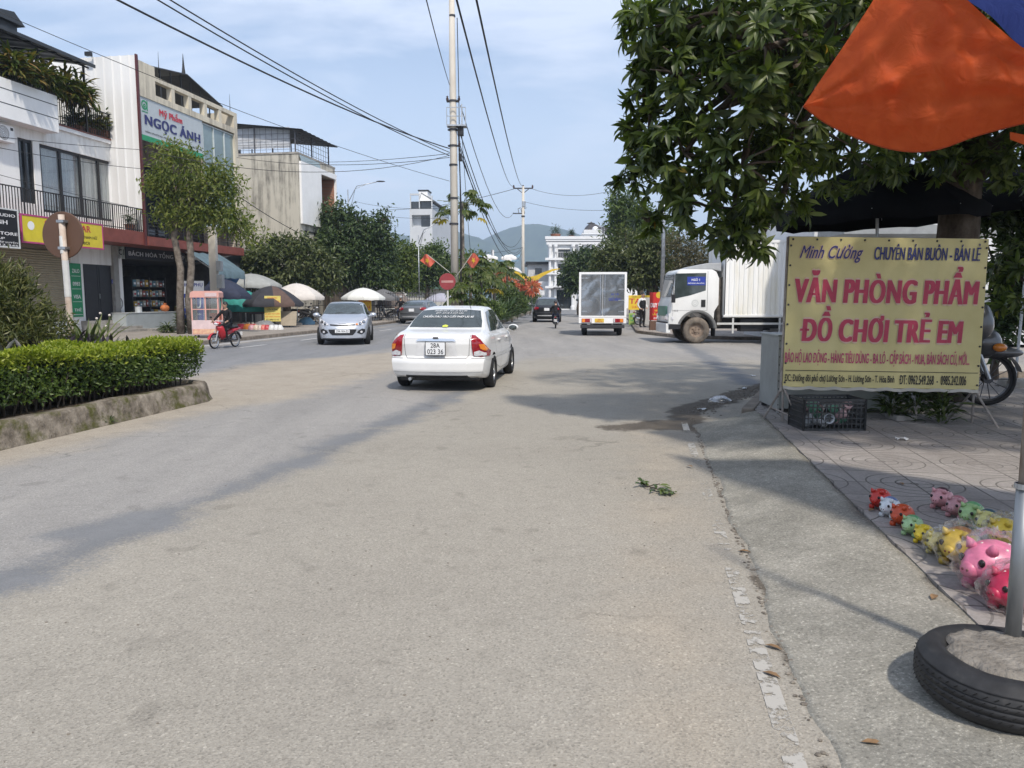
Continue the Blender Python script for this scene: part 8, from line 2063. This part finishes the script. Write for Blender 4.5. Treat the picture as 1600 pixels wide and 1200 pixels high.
# grey metal cabinet behind the board
cpos = AT(1211,640,9.65); cb = thing('metal_cabinet', 'low grey metal cabinet standing behind the left half of the board', 'cabinet', (cpos.x, 9.62, .12), -rad(2))
cab_m = pm('cabinet grey', (.26,.275,.27), .5, .2, col2=(.34,.36,.35), scale=3); cw = 180/1200*9.65; chh = AT(1212,526,9.65).z-.12
part('carcass', cab_m, cb, lambda m: m.box(0,cw,0,.75,.05,chh), bevel=.008); part('top_sheet', cab_m, cb, lambda m: m.box(-.015,cw+.015,-.02,.77,chh+.001,chh+.025), bevel=.004)
part('corner_post', pm('cabinet light', (.42,.43,.42), .5, .3), cb, lambda m: m.box(0,.035,-.012,-.001,.0,chh)); part('corner_post', MATS['cabinet light'], cb, lambda m: m.box(cw-.035,cw,-.012,-.001,0,chh)); part('rivet', dark_metal, cb, lambda m: [m.sphere((.018,-.014,z_), .008, 6, 5) for z_ in np.linspace(.1,chh-.05,9)]); part('foot', dark_metal, cb, lambda m: [m.box(x,x+.06,y,y+.06,0,.049) for x in (.02,cw-.08) for y in (.02,.66)])
# crate of cups
cpos = G(1303,673,.12); cr_ = thing('plastic_crate', 'black lattice plastic crate full of crushed cups in front of the cabinet', 'crate', (cpos.x, cpos.y, .12), rad(1)); cwid = 97/1200*cpos.y; ch = .345; cdp = .42
blk_pl = pm('black crate plastic', (.03,.032,.034), .5, var=.25, scale=8)
def side_(m, a_, b_):
    a_ = Vector(a_); b_ = Vector(b_); d = b_-a_; n = 14
    for i in range(n+1): m.bar(a_+d*(i/n)+Vector((0,0,0)), a_+d*(i/n)+Vector((0,0,ch)), .010 if 0 < i < n else .024)
    for z_, w_ in ((.012,.024),(.075,.01),(.135,.01),(.195,.01),(.255,.012),(.30,.02),(ch-.012,.026)): m.bar(a_+Vector((0,0,z_)), b_+Vector((0,0,z_)), .013, w_)
w2 = cwid/2
for a_, b_ in (((-w2,0,0),(w2,0,0)),((w2,0,0),(w2,cdp,0)),((w2,cdp,0),(-w2,cdp,0)),((-w2,cdp,0),(-w2,0,0))): part('side', blk_pl, cr_, lambda m: side_(m, a_, b_))
part('bottom', blk_pl, cr_, lambda m: m.box(-w2+.01,w2-.01,.01,cdp-.01,.003,.014))
cups = [pm('cup white', (.72,.73,.74), .4), pm('cup green', (.12,.3,.2), .4), pm('cup clear', (.42,.45,.47), .25), pm('cup pinkish', (.5,.34,.34), .4)]
for i in range(22):
    x = cpos.x+random.uniform(-w2+.07,w2-.07); y = cpos.y+random.uniform(.05,cdp-.1); z_ = .14+random.choice((0,.01,.085,.15)); 
    o = part('crushed_cup', cups[i % 4], None, lambda m: m.lathe([(0,0),(.038,0),(.052,.09),(.056,.12),(.054,.12),(.037,.005)], 12), smooth=True, loc=(x,y,z_+.03), rot=(random.uniform(-1.6,1.6),random.uniform(-1.2,1.2),0))
    tag(o, ('white','green','clear','pinkish')[i % 4]+' crushed drink cup inside the black lattice crate', 'cup', 'crushed cups in the crate')
# planted strip and slab behind the board
for i, (u, v, h, lab) in enumerate(((1415,660,.5,'leafy plant under the board, left of three'),(1455,664,.6,'leafy plant under the board, middle of three'),(1498,668,.5,'leafy plant under the board beside its right leg'))):
    p_ = G(u,v,.12); pot_plant(lab, (p_.x,p_.y+.35,.02), h+.12, .34, 170, .17, climb, pot=False, name='leafy_plant', droop=.35, group='plants under the board')
sl = thing('stone_slab', 'broken flat stone slab lying beside the black crate', 'slab', G(1405,655,.12), .4); part('slab', concrete, sl, lambda m: m.slab([(-.16,-.1),(.13,-.14),(.2,.08),(-.05,.16)], .0, .06), bevel=.01)
# black parasols under the tree
blk_cloth = pm('black parasol cloth', (.006,.006,.007), .95, var=.3, spec=.08)
def par2(label, u, D, vr, vt, rpx, rz, tilt):
    R = rpx*D/1200; o = parasol(label, onspot(u,D,.12), R, CAM_H+(467-vr)*D/1200-.12, CAM_H+(467-vt)*D/1200-.12, [blk_cloth], 8, rz, .14, None); o.rotation_euler = (tilt[0],tilt[1],rz); return o
par2('large black parasol open under the mango tree behind the board', 1372, 11.4, 338, 258, 150, .3, (0,-.05))
par2('second black parasol farther right beyond the mango trunk', 1590, 12.6, 332, 262, 135, .1, (0,.03))

# ================================================================ FOREGROUND: parasol base, pole, tarpaulins, toys
TB = Vector((1.82, 2.68, .09))
tyre = thing('tyre_base', 'worn car tyre filled with concrete lying at the pavement edge', 'tyre', TB, .3); tyre.scale = (.94,.94,.94)
def trd():
    m, t, N, Lk, b = NT('old tyre rubber'); tcx = N('ShaderNodeTexCoord'); n = N('ShaderNodeTexNoise'); n.inputs['Scale'].default_value = 11; n.inputs['Detail'].default_value = 8; n.inputs['Roughness'].default_value = .7; Lk(tcx.outputs['Object'], n.inputs['Vector'])
    c = ramp(N, Lk, n.outputs['Fac'], [(.3, (.012,.012,.013)), (.55, (.026,.026,.027)), (.72, (.055,.052,.048))]); Lk(c, b.inputs['Base Color']); b.inputs['Roughness'].default_value = .62; b.inputs['Specular IOR Level'].default_value = .4; return m
old = trd()
prof = [(.205,.155),(.225,.178),(.25,.186),(.275,.184),(.298,.172),(.314,.150),(.3215,.1455),(.3165,.143),(.3235,.138),(.3270,.118),(.3275,.116),(.3215,.1135),(.3275,.111),(.3290,.092),(.3230,.0895),(.3290,.087),(.3275,.064),(.3215,.0615),(.3265,.059),(.3215,.036),(.312,.02),(.295,.004),(.25,-.004),(.21,-.004)]
def tyr(m):
    n = 120; vs = []
    for i, (r_, z_) in enumerate(prof):
        for k in range(n):
            a_ = 2*PI*k/n; q = (.0012*math.sin(k*2.1+i) if .30 < r_ else 0)+(.003*math.sin(a_*3+1) if i < 5 else 0); vs.append(((r_+q)*math.cos(a_), (r_+q)*math.sin(a_), z_+.002*math.sin(a_*5)))
    m.add(vs, [(i*n+k, i*n+(k+1)%n, (i+1)*n+(k+1)%n, (i+1)*n+k) for i in range(len(prof)-1) for k in range(n)])
part('tread', old, tyre, tyr, smooth=True)
def grv(m):
    for z_ in (.128,.102,.076,.050):
        for k in range(60):
            a_ = 2*PI*(k+(z_*200)%1)/60; c = Vector((.3284*math.cos(a_), .3284*math.sin(a_), z_)); tx = Vector((-math.sin(a_),math.cos(a_),.75)).normalized(); m.bar(c-tx*.009, c+tx*.009, .0022, .0030)
part('tread_sipe', pm('sipe black', (.006,.006,.006), .9), tyre, grv)
crt = pm('poured concrete', (.14,.124,.104), .95, col2=(.29,.265,.23), scale=9, bump=.8, bscale=45, spec=.1)
def plug(m):
    n, k = 64, 12; rows = []
    for j in range(k+1):
        f = j/k; rows.append([])
        for i in range(n+1):
            a_ = 2*PI*(i % n)/n; e = 1+.05*math.sin(a_*7+1)+.035*math.sin(a_*13)+.02*math.sin(a_*29); r_ = .222*f*(e if f > .7 else 1); rows[-1].append((r_*math.cos(a_), r_*math.sin(a_), .188+.012*(1-f*f)+(.006*math.sin(a_*3+f*9)+.004*math.sin(a_*9+f*21))*f*(1 if f < .99 else .2)-(.02 if f == 1 else 0)))
    m.grid(rows)
part('concrete_fill', crt, tyre, plug, smooth=True)
pl_ = thing('support_pole', 'grey steel pole with rusty upper half standing in the concrete of the tyre', 'pole', (TB.x+.093, TB.y+.13, TB.z+.17))
galv = pm('dull galvanised pipe', (.22,.235,.245), .45, .7, col2=(.33,.345,.355), scale=14, stretch=(1,1,.15)); rusty = pm('rusty pipe upper', (.13,.085,.06), .85, col2=(.36,.33,.30), scale=10, stretch=(1,1,.3))
part('lower_tube', galv, pl_, lambda m: m.tube([(0,0,-.05),(.002,0,.60)], .027, 20), smooth=True); part('upper_tube', rusty, pl_, lambda m: m.tube([(.002,0,.55),(.012,.02,2.2)], .021, 16), smooth=True); part('clamp', steel, pl_, lambda m: (m.lathe([(.0275,.585),(.032,.585),(.032,.605),(.0275,.605)], 16), m.bar((-.035,0,.595),(-.02,0,.595),.012)))
# orange tarpaulin: tied at its left corner, sagging between corner and pole
def clothmat(name, col, col2, trans):
    m, t, N, Lk, b = NT(name); tcx = N('ShaderNodeTexCoord'); n = N('ShaderNodeTexNoise'); n.inputs['Scale'].default_value = 3.5; n.inputs['Detail'].default_value = 7; n.inputs['Distortion'].default_value = 1.2; Lk(tcx.outputs['Object'], n.inputs['Vector'])
    c = ramp(N, Lk, n.outputs['Fac'], [(.3, col), (.7, col2)]); Lk(c, b.inputs['Base Color']); b.inputs['Roughness'].default_value = .6; b.inputs['Specular IOR Level'].default_value = .3
    w_ = N('ShaderNodeTexNoise'); w_.inputs['Scale'].default_value = 5; w_.inputs['Detail'].default_value = 5; w_.inputs['Distortion'].default_value = 2.0; Lk(tcx.outputs['Object'], w_.inputs['Vector'])
    bp = N('ShaderNodeBump'); bp.inputs['Strength'].default_value = .55; bp.inputs['Distance'].default_value = .05; Lk(w_.outputs['Fac'], bp.inputs['Height']); Lk(bp.outputs[0], b.inputs['Normal'])
    tr = N('ShaderNodeBsdfTranslucent'); Lk(c, tr.inputs[0]); Lk(bp.outputs[0], tr.inputs[1]); mx_ = N('ShaderNodeMixShader'); mx_.inputs[0].default_value = trans; Lk(b.outputs[0], mx_.inputs[1]); Lk(tr.outputs[0], mx_.inputs[2]); Lk(mx_.outputs[0], t.nodes['Material Output'].inputs[0]); return m
om = clothmat('orange tarpaulin', (.72,.11,.025), (.85,.16,.04), .6); bm_ = clothmat('blue tarpaulin cloth', (.03,.05,.22), (.05,.08,.30), .35)
def C4(u, v, y): return AT(u, v, y)
A_ = C4(1255,166,6.5)                   # tied corner
bot = [(1255,166,6.5),(1290,192,6.45),(1335,214,6.3),(1380,230,6.15),(1425,237,6.05),(1470,232,5.95),(1520,214,5.9),(1570,200,5.85),(1620,188,5.8),(1690,172,5.75)]
top = [(1255,166,6.5),(1284,122,6.4),(1318,72,6.3),(1352,20,6.2),(1395,-40,6.1),(1450,-40,6.0),(1500,-10,5.95),(1550,35,5.9),(1610,82,5.8),(1690,120,5.7)]
def tarp_f(m):
    rows = []; k = 22
    bp_ = catmull([tuple(C4(*q)) for q in bot], 6); tp_ = catmull([tuple(C4(*q)) for q in top], 6)
    for j in range(k+1):
        f = j/k; rows.append([])
        for i in range(len(bp_)):
            b_ = Vector(bp_[i]); t_ = Vector(tp_[i]); q = b_.lerp(t_, f); q.y += -.26*math.sin(f*PI)*min(1,i/14)+.024*math.sin(i*.9+f*5)*math.sin(f*PI)+(.035*math.sin(f*21+i*.07)+.018*math.sin(f*43-i*.12))*min(1,i/10)*math.sin(f*PI); q.z -= .05*math.sin(f*PI)*min(1,i/14)
            rows[-1].append(q)
    m.grid(rows)
tp = thing('tarpaulin', 'orange tarpaulin tied up as an awning and sagging over the pavement at top right', 'tarpaulin')
part('sheet', om, tp, tarp_f, smooth=True)
part('hem', clothmat('orange hem', (.46,.07,.02), (.5,.09,.02), .3), tp, lambda m: m.tube([Vector(q) for q in catmull([tuple(C4(*q)) for q in bot], 4)], .006, 6), smooth=True)
part('cord', pm('nylon cord', (.3,.3,.28), .7), tp, lambda m: m.tube([A_, A_+Vector((.3,1.0,.1)), A_+Vector((1.0,2.6,.3))], .004, 5))
t2 = thing('tarpaulin', 'blue tarpaulin above the orange one at top right, extended out of view to shade the pavement', 'tarpaulin')
def t2f(m):
    R0 = [(1450,-50,4.9),(1500,-14,4.85),(1550,31,4.8),(1610,78,4.75),(1690,116,4.7)]; R1 = [(3.35,1.0,3.2),(3.8,1.0,3.3),(4.8,1.0,3.35),(5.8,1.0,3.3),(6.8,1.0,3.2)]  # near edge lies out of view, added so the sheet shades the paving
    a_ = catmull([tuple(C4(*q)) for q in R0], 5); b_ = catmull(R1, 5)
    m.grid([[Vector(a_[i]).lerp(Vector(b_[i]), f)+Vector((0,0,-.08*math.sin(f*PI)+.015*math.sin(i*.8+f*8))) for i in range(len(a_))] for f in np.linspace(0,1,12)])
part('sheet', bm_, t2, t2f, smooth=True)
# small loose orange flap at the right frame edge
t = thing('tarpaulin', 'small loose orange flap hanging under the blue tarpaulin at the right frame edge', 'tarpaulin'); part('sheet', om, t, lambda m: m.grid([[Vector(C4(1578+30*i,206+6*i+ j*(6+2.5*i),6.6)) for i in range(5)] for j in range(3)]), smooth=True)

# piggy banks in two rows
def pig(label, u, v, rpx, mat, mat2=None, yaw=2.2, wrap=False, kind='pig', group='piggy banks set out on the pavement'):
    g0 = G(u, v+rpx*.72, PZ); r_ = rpx/1200*(g0-CP).length*.84
    t = thing('piggy_bank', label, 'piggy bank', (g0.x, g0.y, PZ+.002), yaw, group)
    m = MB(); n, k = 22, 14; rows = []
    L = r_*1.28
    for i in range(k+1):                # nose to +Y
        f = i/k; y = -L+2*L*f; w_ = math.sin(PI*min(.999,max(.001,f))**.92)**.62*r_*(.96 if f < .62 else .9)
        rows.append([(w_*math.cos(2*PI*j/n), y, r_*.98+w_*.95*math.sin(2*PI*j/n)+(.04*r_ if f > .6 else 0)) for j in range(n+1)])
    m.grid(rows); m.add(rows[0][:n], [tuple(range(n))]); m.add(rows[-1][:n], [tuple(range(n-1,-1,-1))])
    m.lathe([(0,L*1.02),(r_*.24,L*1.0),(r_*.29,L*.93),(r_*.36,L*.75)], 16, Matrix.Translation((0,0,r_*.92)) @ Matrix.Rotation(-PI/2,4,'X'))
    for s_ in (1,-1):
        for y in (-.5,.42): m.lathe([(0,0),(r_*.22,0),(r_*.26,r_*.2),(r_*.2,r_*.4)], 12, Matrix.Translation((s_*r_*.5,y*r_*1.1,0)))
        m.tube([(s_*r_*.42,L*.40,r_*1.62),(s_*r_*.50,L*.44,r_*1.82),(s_*r_*.55,L*.5,r_*1.95)], [r_*.22,r_*.13,r_*.02], 10)
    m.build('body', mat, t, smooth=True, fix=True)
    for s_ in (1,-1):
        e = part('eye', pm('toy eye', (.02,.015,.015), .15), t, lambda m: m.sphere((s_*r_*.42,L*.78,r_*1.25), (r_*.13,r_*.09,r_*.15), 10, 8), smooth=True)
        part('nostril', pm('toy dark', (.12,.02,.03), .5), t, lambda m: m.sphere((s_*r_*.1,L*1.015,r_*.93), r_*.05, 6, 5))
    if mat2: part('back_patch', mat2, t, lambda m: m.grid([[(.0+r_*1.0*math.sin(a_)*math.cos(b_)*.93*.97, -r_*.15+r_*.85*math.sin(b_)*.9, r_*.99+r_*.97*math.cos(a_)*math.cos(b_)*1.0) for a_ in np.linspace(-.85,.85,12)] for b_ in np.linspace(-.8,.5,10)]), smooth=True)
    part('spots', pm('toy spot', (.6,.5,.45), .4), t, lambda m: [m.sphere((r_*.9*math.sin(a_)*math.cos(b_), -r_*.1+r_*.9*math.sin(b_), r_*.98+r_*.90*math.cos(a_)*math.cos(b_)), r_*.07, 6, 5) for a_, b_ in ((-.7,.1),(.2,.5),(.6,-.4),(-.3,-.5))])
    if wrap:
        def wf(m):
            n, k = 26, 16; rg = np.random.default_rng(int(u)); rows = []
            for i in range(k+1):
                th = PI*i/k; rows.append([])
                for j in range(n+1):
                    ph = 2*PI*(j % n)/n; q = 1+.10*math.sin(ph*5+i*1.3)+.07*math.sin(ph*9-i*2.1)+.03*rg.uniform(-1,1)*(j < n)
                    rows[-1].append((r_*1.12*q*math.sin(th)*math.cos(ph), L*1.14*q*math.sin(th)*math.sin(ph), max(.002, r_*1.08-r_*1.16*q*math.cos(th))))
            m.grid(rows); m.tube([(0,-L*.9,r_*1.5),(0,-L*1.25,r_*1.9),(.02,-L*1.45,r_*2.2)], [r_*.12,r_*.08,r_*.3], 10, cap=False)
        part('plastic_wrap', filmmat('toy wrap film', (.98,.98,.98), -.06, .08), t, wf, smooth=True)
    return t
def toy(nm, c): return pm('toy '+nm, c, .4, var=.2, scale=22, coat=.15, spec=.5)
pig('bright red piggy bank at the far end of the left row', 1374, 782, 17.5, toy('red', (.50,.03,.02)))
pig('white piggy bank with blue back between the red and orange ones', 1389, 795, 17, toy('white', (.62,.66,.68)), toy('blue', (.12,.18,.35)))
pig('orange red piggy bank, third in the left row', 1408, 808, 19, toy('orange red', (.52,.07,.02)))
pig('pale green piggy bank in the left row', 1424, 824, 17, toy('green', (.33,.50,.25)), toy('deep green', (.12,.32,.14)))
pig('plain bright yellow piggy bank beside the pale green one in the left row', 1442, 837, 16, toy('bright yellow', (.68,.50,.03)))
pig('pale yellow piggy bank in clear wrap in the left row', 1464, 852, 18, toy('cream yellow', (.58,.50,.17)), wrap=True)
pig('golden brown piggy bank in clear wrap beside the pink one', 1497, 860, 31, toy('gold', (.46,.32,.05)), toy('gold brown', (.28,.12,.03)), wrap=True)
pig('largest pink piggy bank wrapped in plastic by the steel pole', 1546, 892, 41, toy('pink', (.62,.17,.28)), yaw=1.9, wrap=True)
pig('crimson piggy bank nearest the viewer behind the steel pole', 1580, 930, 34, toy('crimson', (.42,.015,.06)), yaw=1.9, wrap=True)
pig('pink piggy bank with dark back at the far end of the right row', 1470, 782, 17.5, toy('light pink', (.58,.28,.29)), toy('dark back', (.07,.03,.04)))
pig('dull pink piggy bank, second in the right row', 1494, 795, 17.5, toy('dull pink', (.50,.25,.26)), toy('rose', (.4,.16,.18)))
pig('green piggy bank in the right row', 1517, 808, 20, toy('leaf green', (.30,.46,.19)), toy('deep green', (.12,.32,.14)))
pig('lemon piggy bank with dark back in the right row', 1542, 820, 20, toy('lemon', (.58,.54,.20)), toy('dark teal', (.05,.10,.12)))
pig('yellow piggy bank in clear wrap behind the steel pole', 1566, 838, 24, toy('yellow', (.64,.46,.05)), wrap=True)
# cord line marks: leaves, litter
br_ = thing('fallen_branch', 'small broken branch with green leaves lying on the road', 'branch', G(1020,765,.01), -.75)
part('twig', MATS['twigs'], br_, lambda m: (m.tube([(-.16,.08,.01),(-.05,.0,.02),(.08,-.02,.015),(.18,-.03,.02)], .005, 6), m.tube([(-.05,0,.02),(.0,.1,.03)], .004, 5)))
P = []; U = []
for c, k in (((-.17,.09),6),((-.13,.04),6),((.05,-.02),6),((.12,-.03),7),((.19,-.03),6),((.0,.1),3)):
    for q in range(k): a_ = random.uniform(0,6.28); P.append((c[0]+random.uniform(-.02,.02),c[1]+random.uniform(-.02,.02),.015)); U.append((math.cos(a_),math.sin(a_),random.uniform(-.05,.5)))
leaf_mesh('leaves', np.array(P), np.array(U), np.array([[0,0,1.]]*len(P))+rdirs(len(P))*.3, RNG.uniform(.06,.11,len(P)), .035, leafmat('cut leaves', [(.035,.06,.015),(.08,.12,.03),(.14,.18,.06)], .3), br_, bend=.3, rich=True)
dry = pm('dry leaf', (.21,.125,.06), .8, var=.3, scale=30)
spots = [(1152,862,'in the gutter by the white road line',0),(1223,1018,'on the road near the worn white line',0),(1221,1062,'curled beside the worn white line, nearest the viewer',0),(1385,1167,'on the concrete ramp at the bottom right',.016),(1456,939,'on the ramp edge below the pink piggy bank',.11),(1357,800,'just left of the red and white piggy banks',PZ),(1082,731,'at the edge of the ramp farther up the road',.01),(1405,755,'alone on the paving behind the toys',PZ)]
for u, v, tx, z_ in spots:
    p_ = G(u,v,z_); a_ = random.uniform(0,6); o = leaf_mesh('dry_leaf', np.array([[0,0,.004]]), np.array([[math.cos(a_),math.sin(a_),.12]]), np.array([[.1,.05,1]]), .085, .036, dry, bend=.12, rich=True); o.location = (p_.x,p_.y,p_.z+.003); tag(o, 'brown dry leaf '+tx, 'leaf')
p_ = G(1125,628,.0); o = heap('crumpled clear plastic bag lying in the damp gutter', (p_.x,p_.y,.002), (.17,.13,.09), filmmat('litter film', (.8,.82,.85), .35, .2), 'plastic_bag', 'bag', 77)
for i, (u, v, tx) in enumerate(((1097,641,'small white scrap of paper in the damp gutter'),(1163,608,'pale crushed cup at the side street kerb'),(1176,588,'small white wrapper on the side street'),(1410,688,'thin white wrapper lying on the shaded paving'))):
    p_ = G(u,v,PZ if u > 1300 else 0); o = part('paper_scrap', cups[0], None, lambda m: m.grid([[(-.06+.03*a_, -.03+.02*b_, .006+.012*math.sin(a_*2+b_*3)) for a_ in range(5)] for b_ in range(4)]), smooth=True, loc=(p_.x,p_.y,p_.z+.014), rot=(0,0,i)); tag(o, tx, 'litter')
# grit in the gutter and along the broken ramp edge
gv = MB()
for i in range(420):
    s = random.uniform(.8,10.2); t_ = .63+abs(random.gauss(0,.035))-.02; q = W(s,t_,.004); r_ = random.uniform(.003,.011); gv.sphere((q.x,q.y,q.z), (r_*1.2,r_,r_*.6), 6, 4)
for i in range(260):
    k = random.random(); a_ = G(1080,645).lerp(G(1200,602), k)+Vector((random.gauss(0,.12),random.gauss(0,.15),.003)); r_ = random.uniform(.005,.02); gv.sphere((a_.x,a_.y,a_.z), (r_*1.3,r_,r_*.5), 6, 4)
for i in range(160):
    q = Vector((random.uniform(-2.5,2.0), random.uniform(2.2,8), .002)); r_ = random.uniform(.002,.006); gv.sphere((q.x,q.y,q.z), (r_*1.3,r_,r_*.6), 5, 3)
o = gv.build('grit', pm('grit', (.10,.085,.07), .95, col2=(.26,.23,.19), scale=40)); o['kind'] = 'stuff'; tag(o, 'loose grit along the gutter and on the road', 'grit')
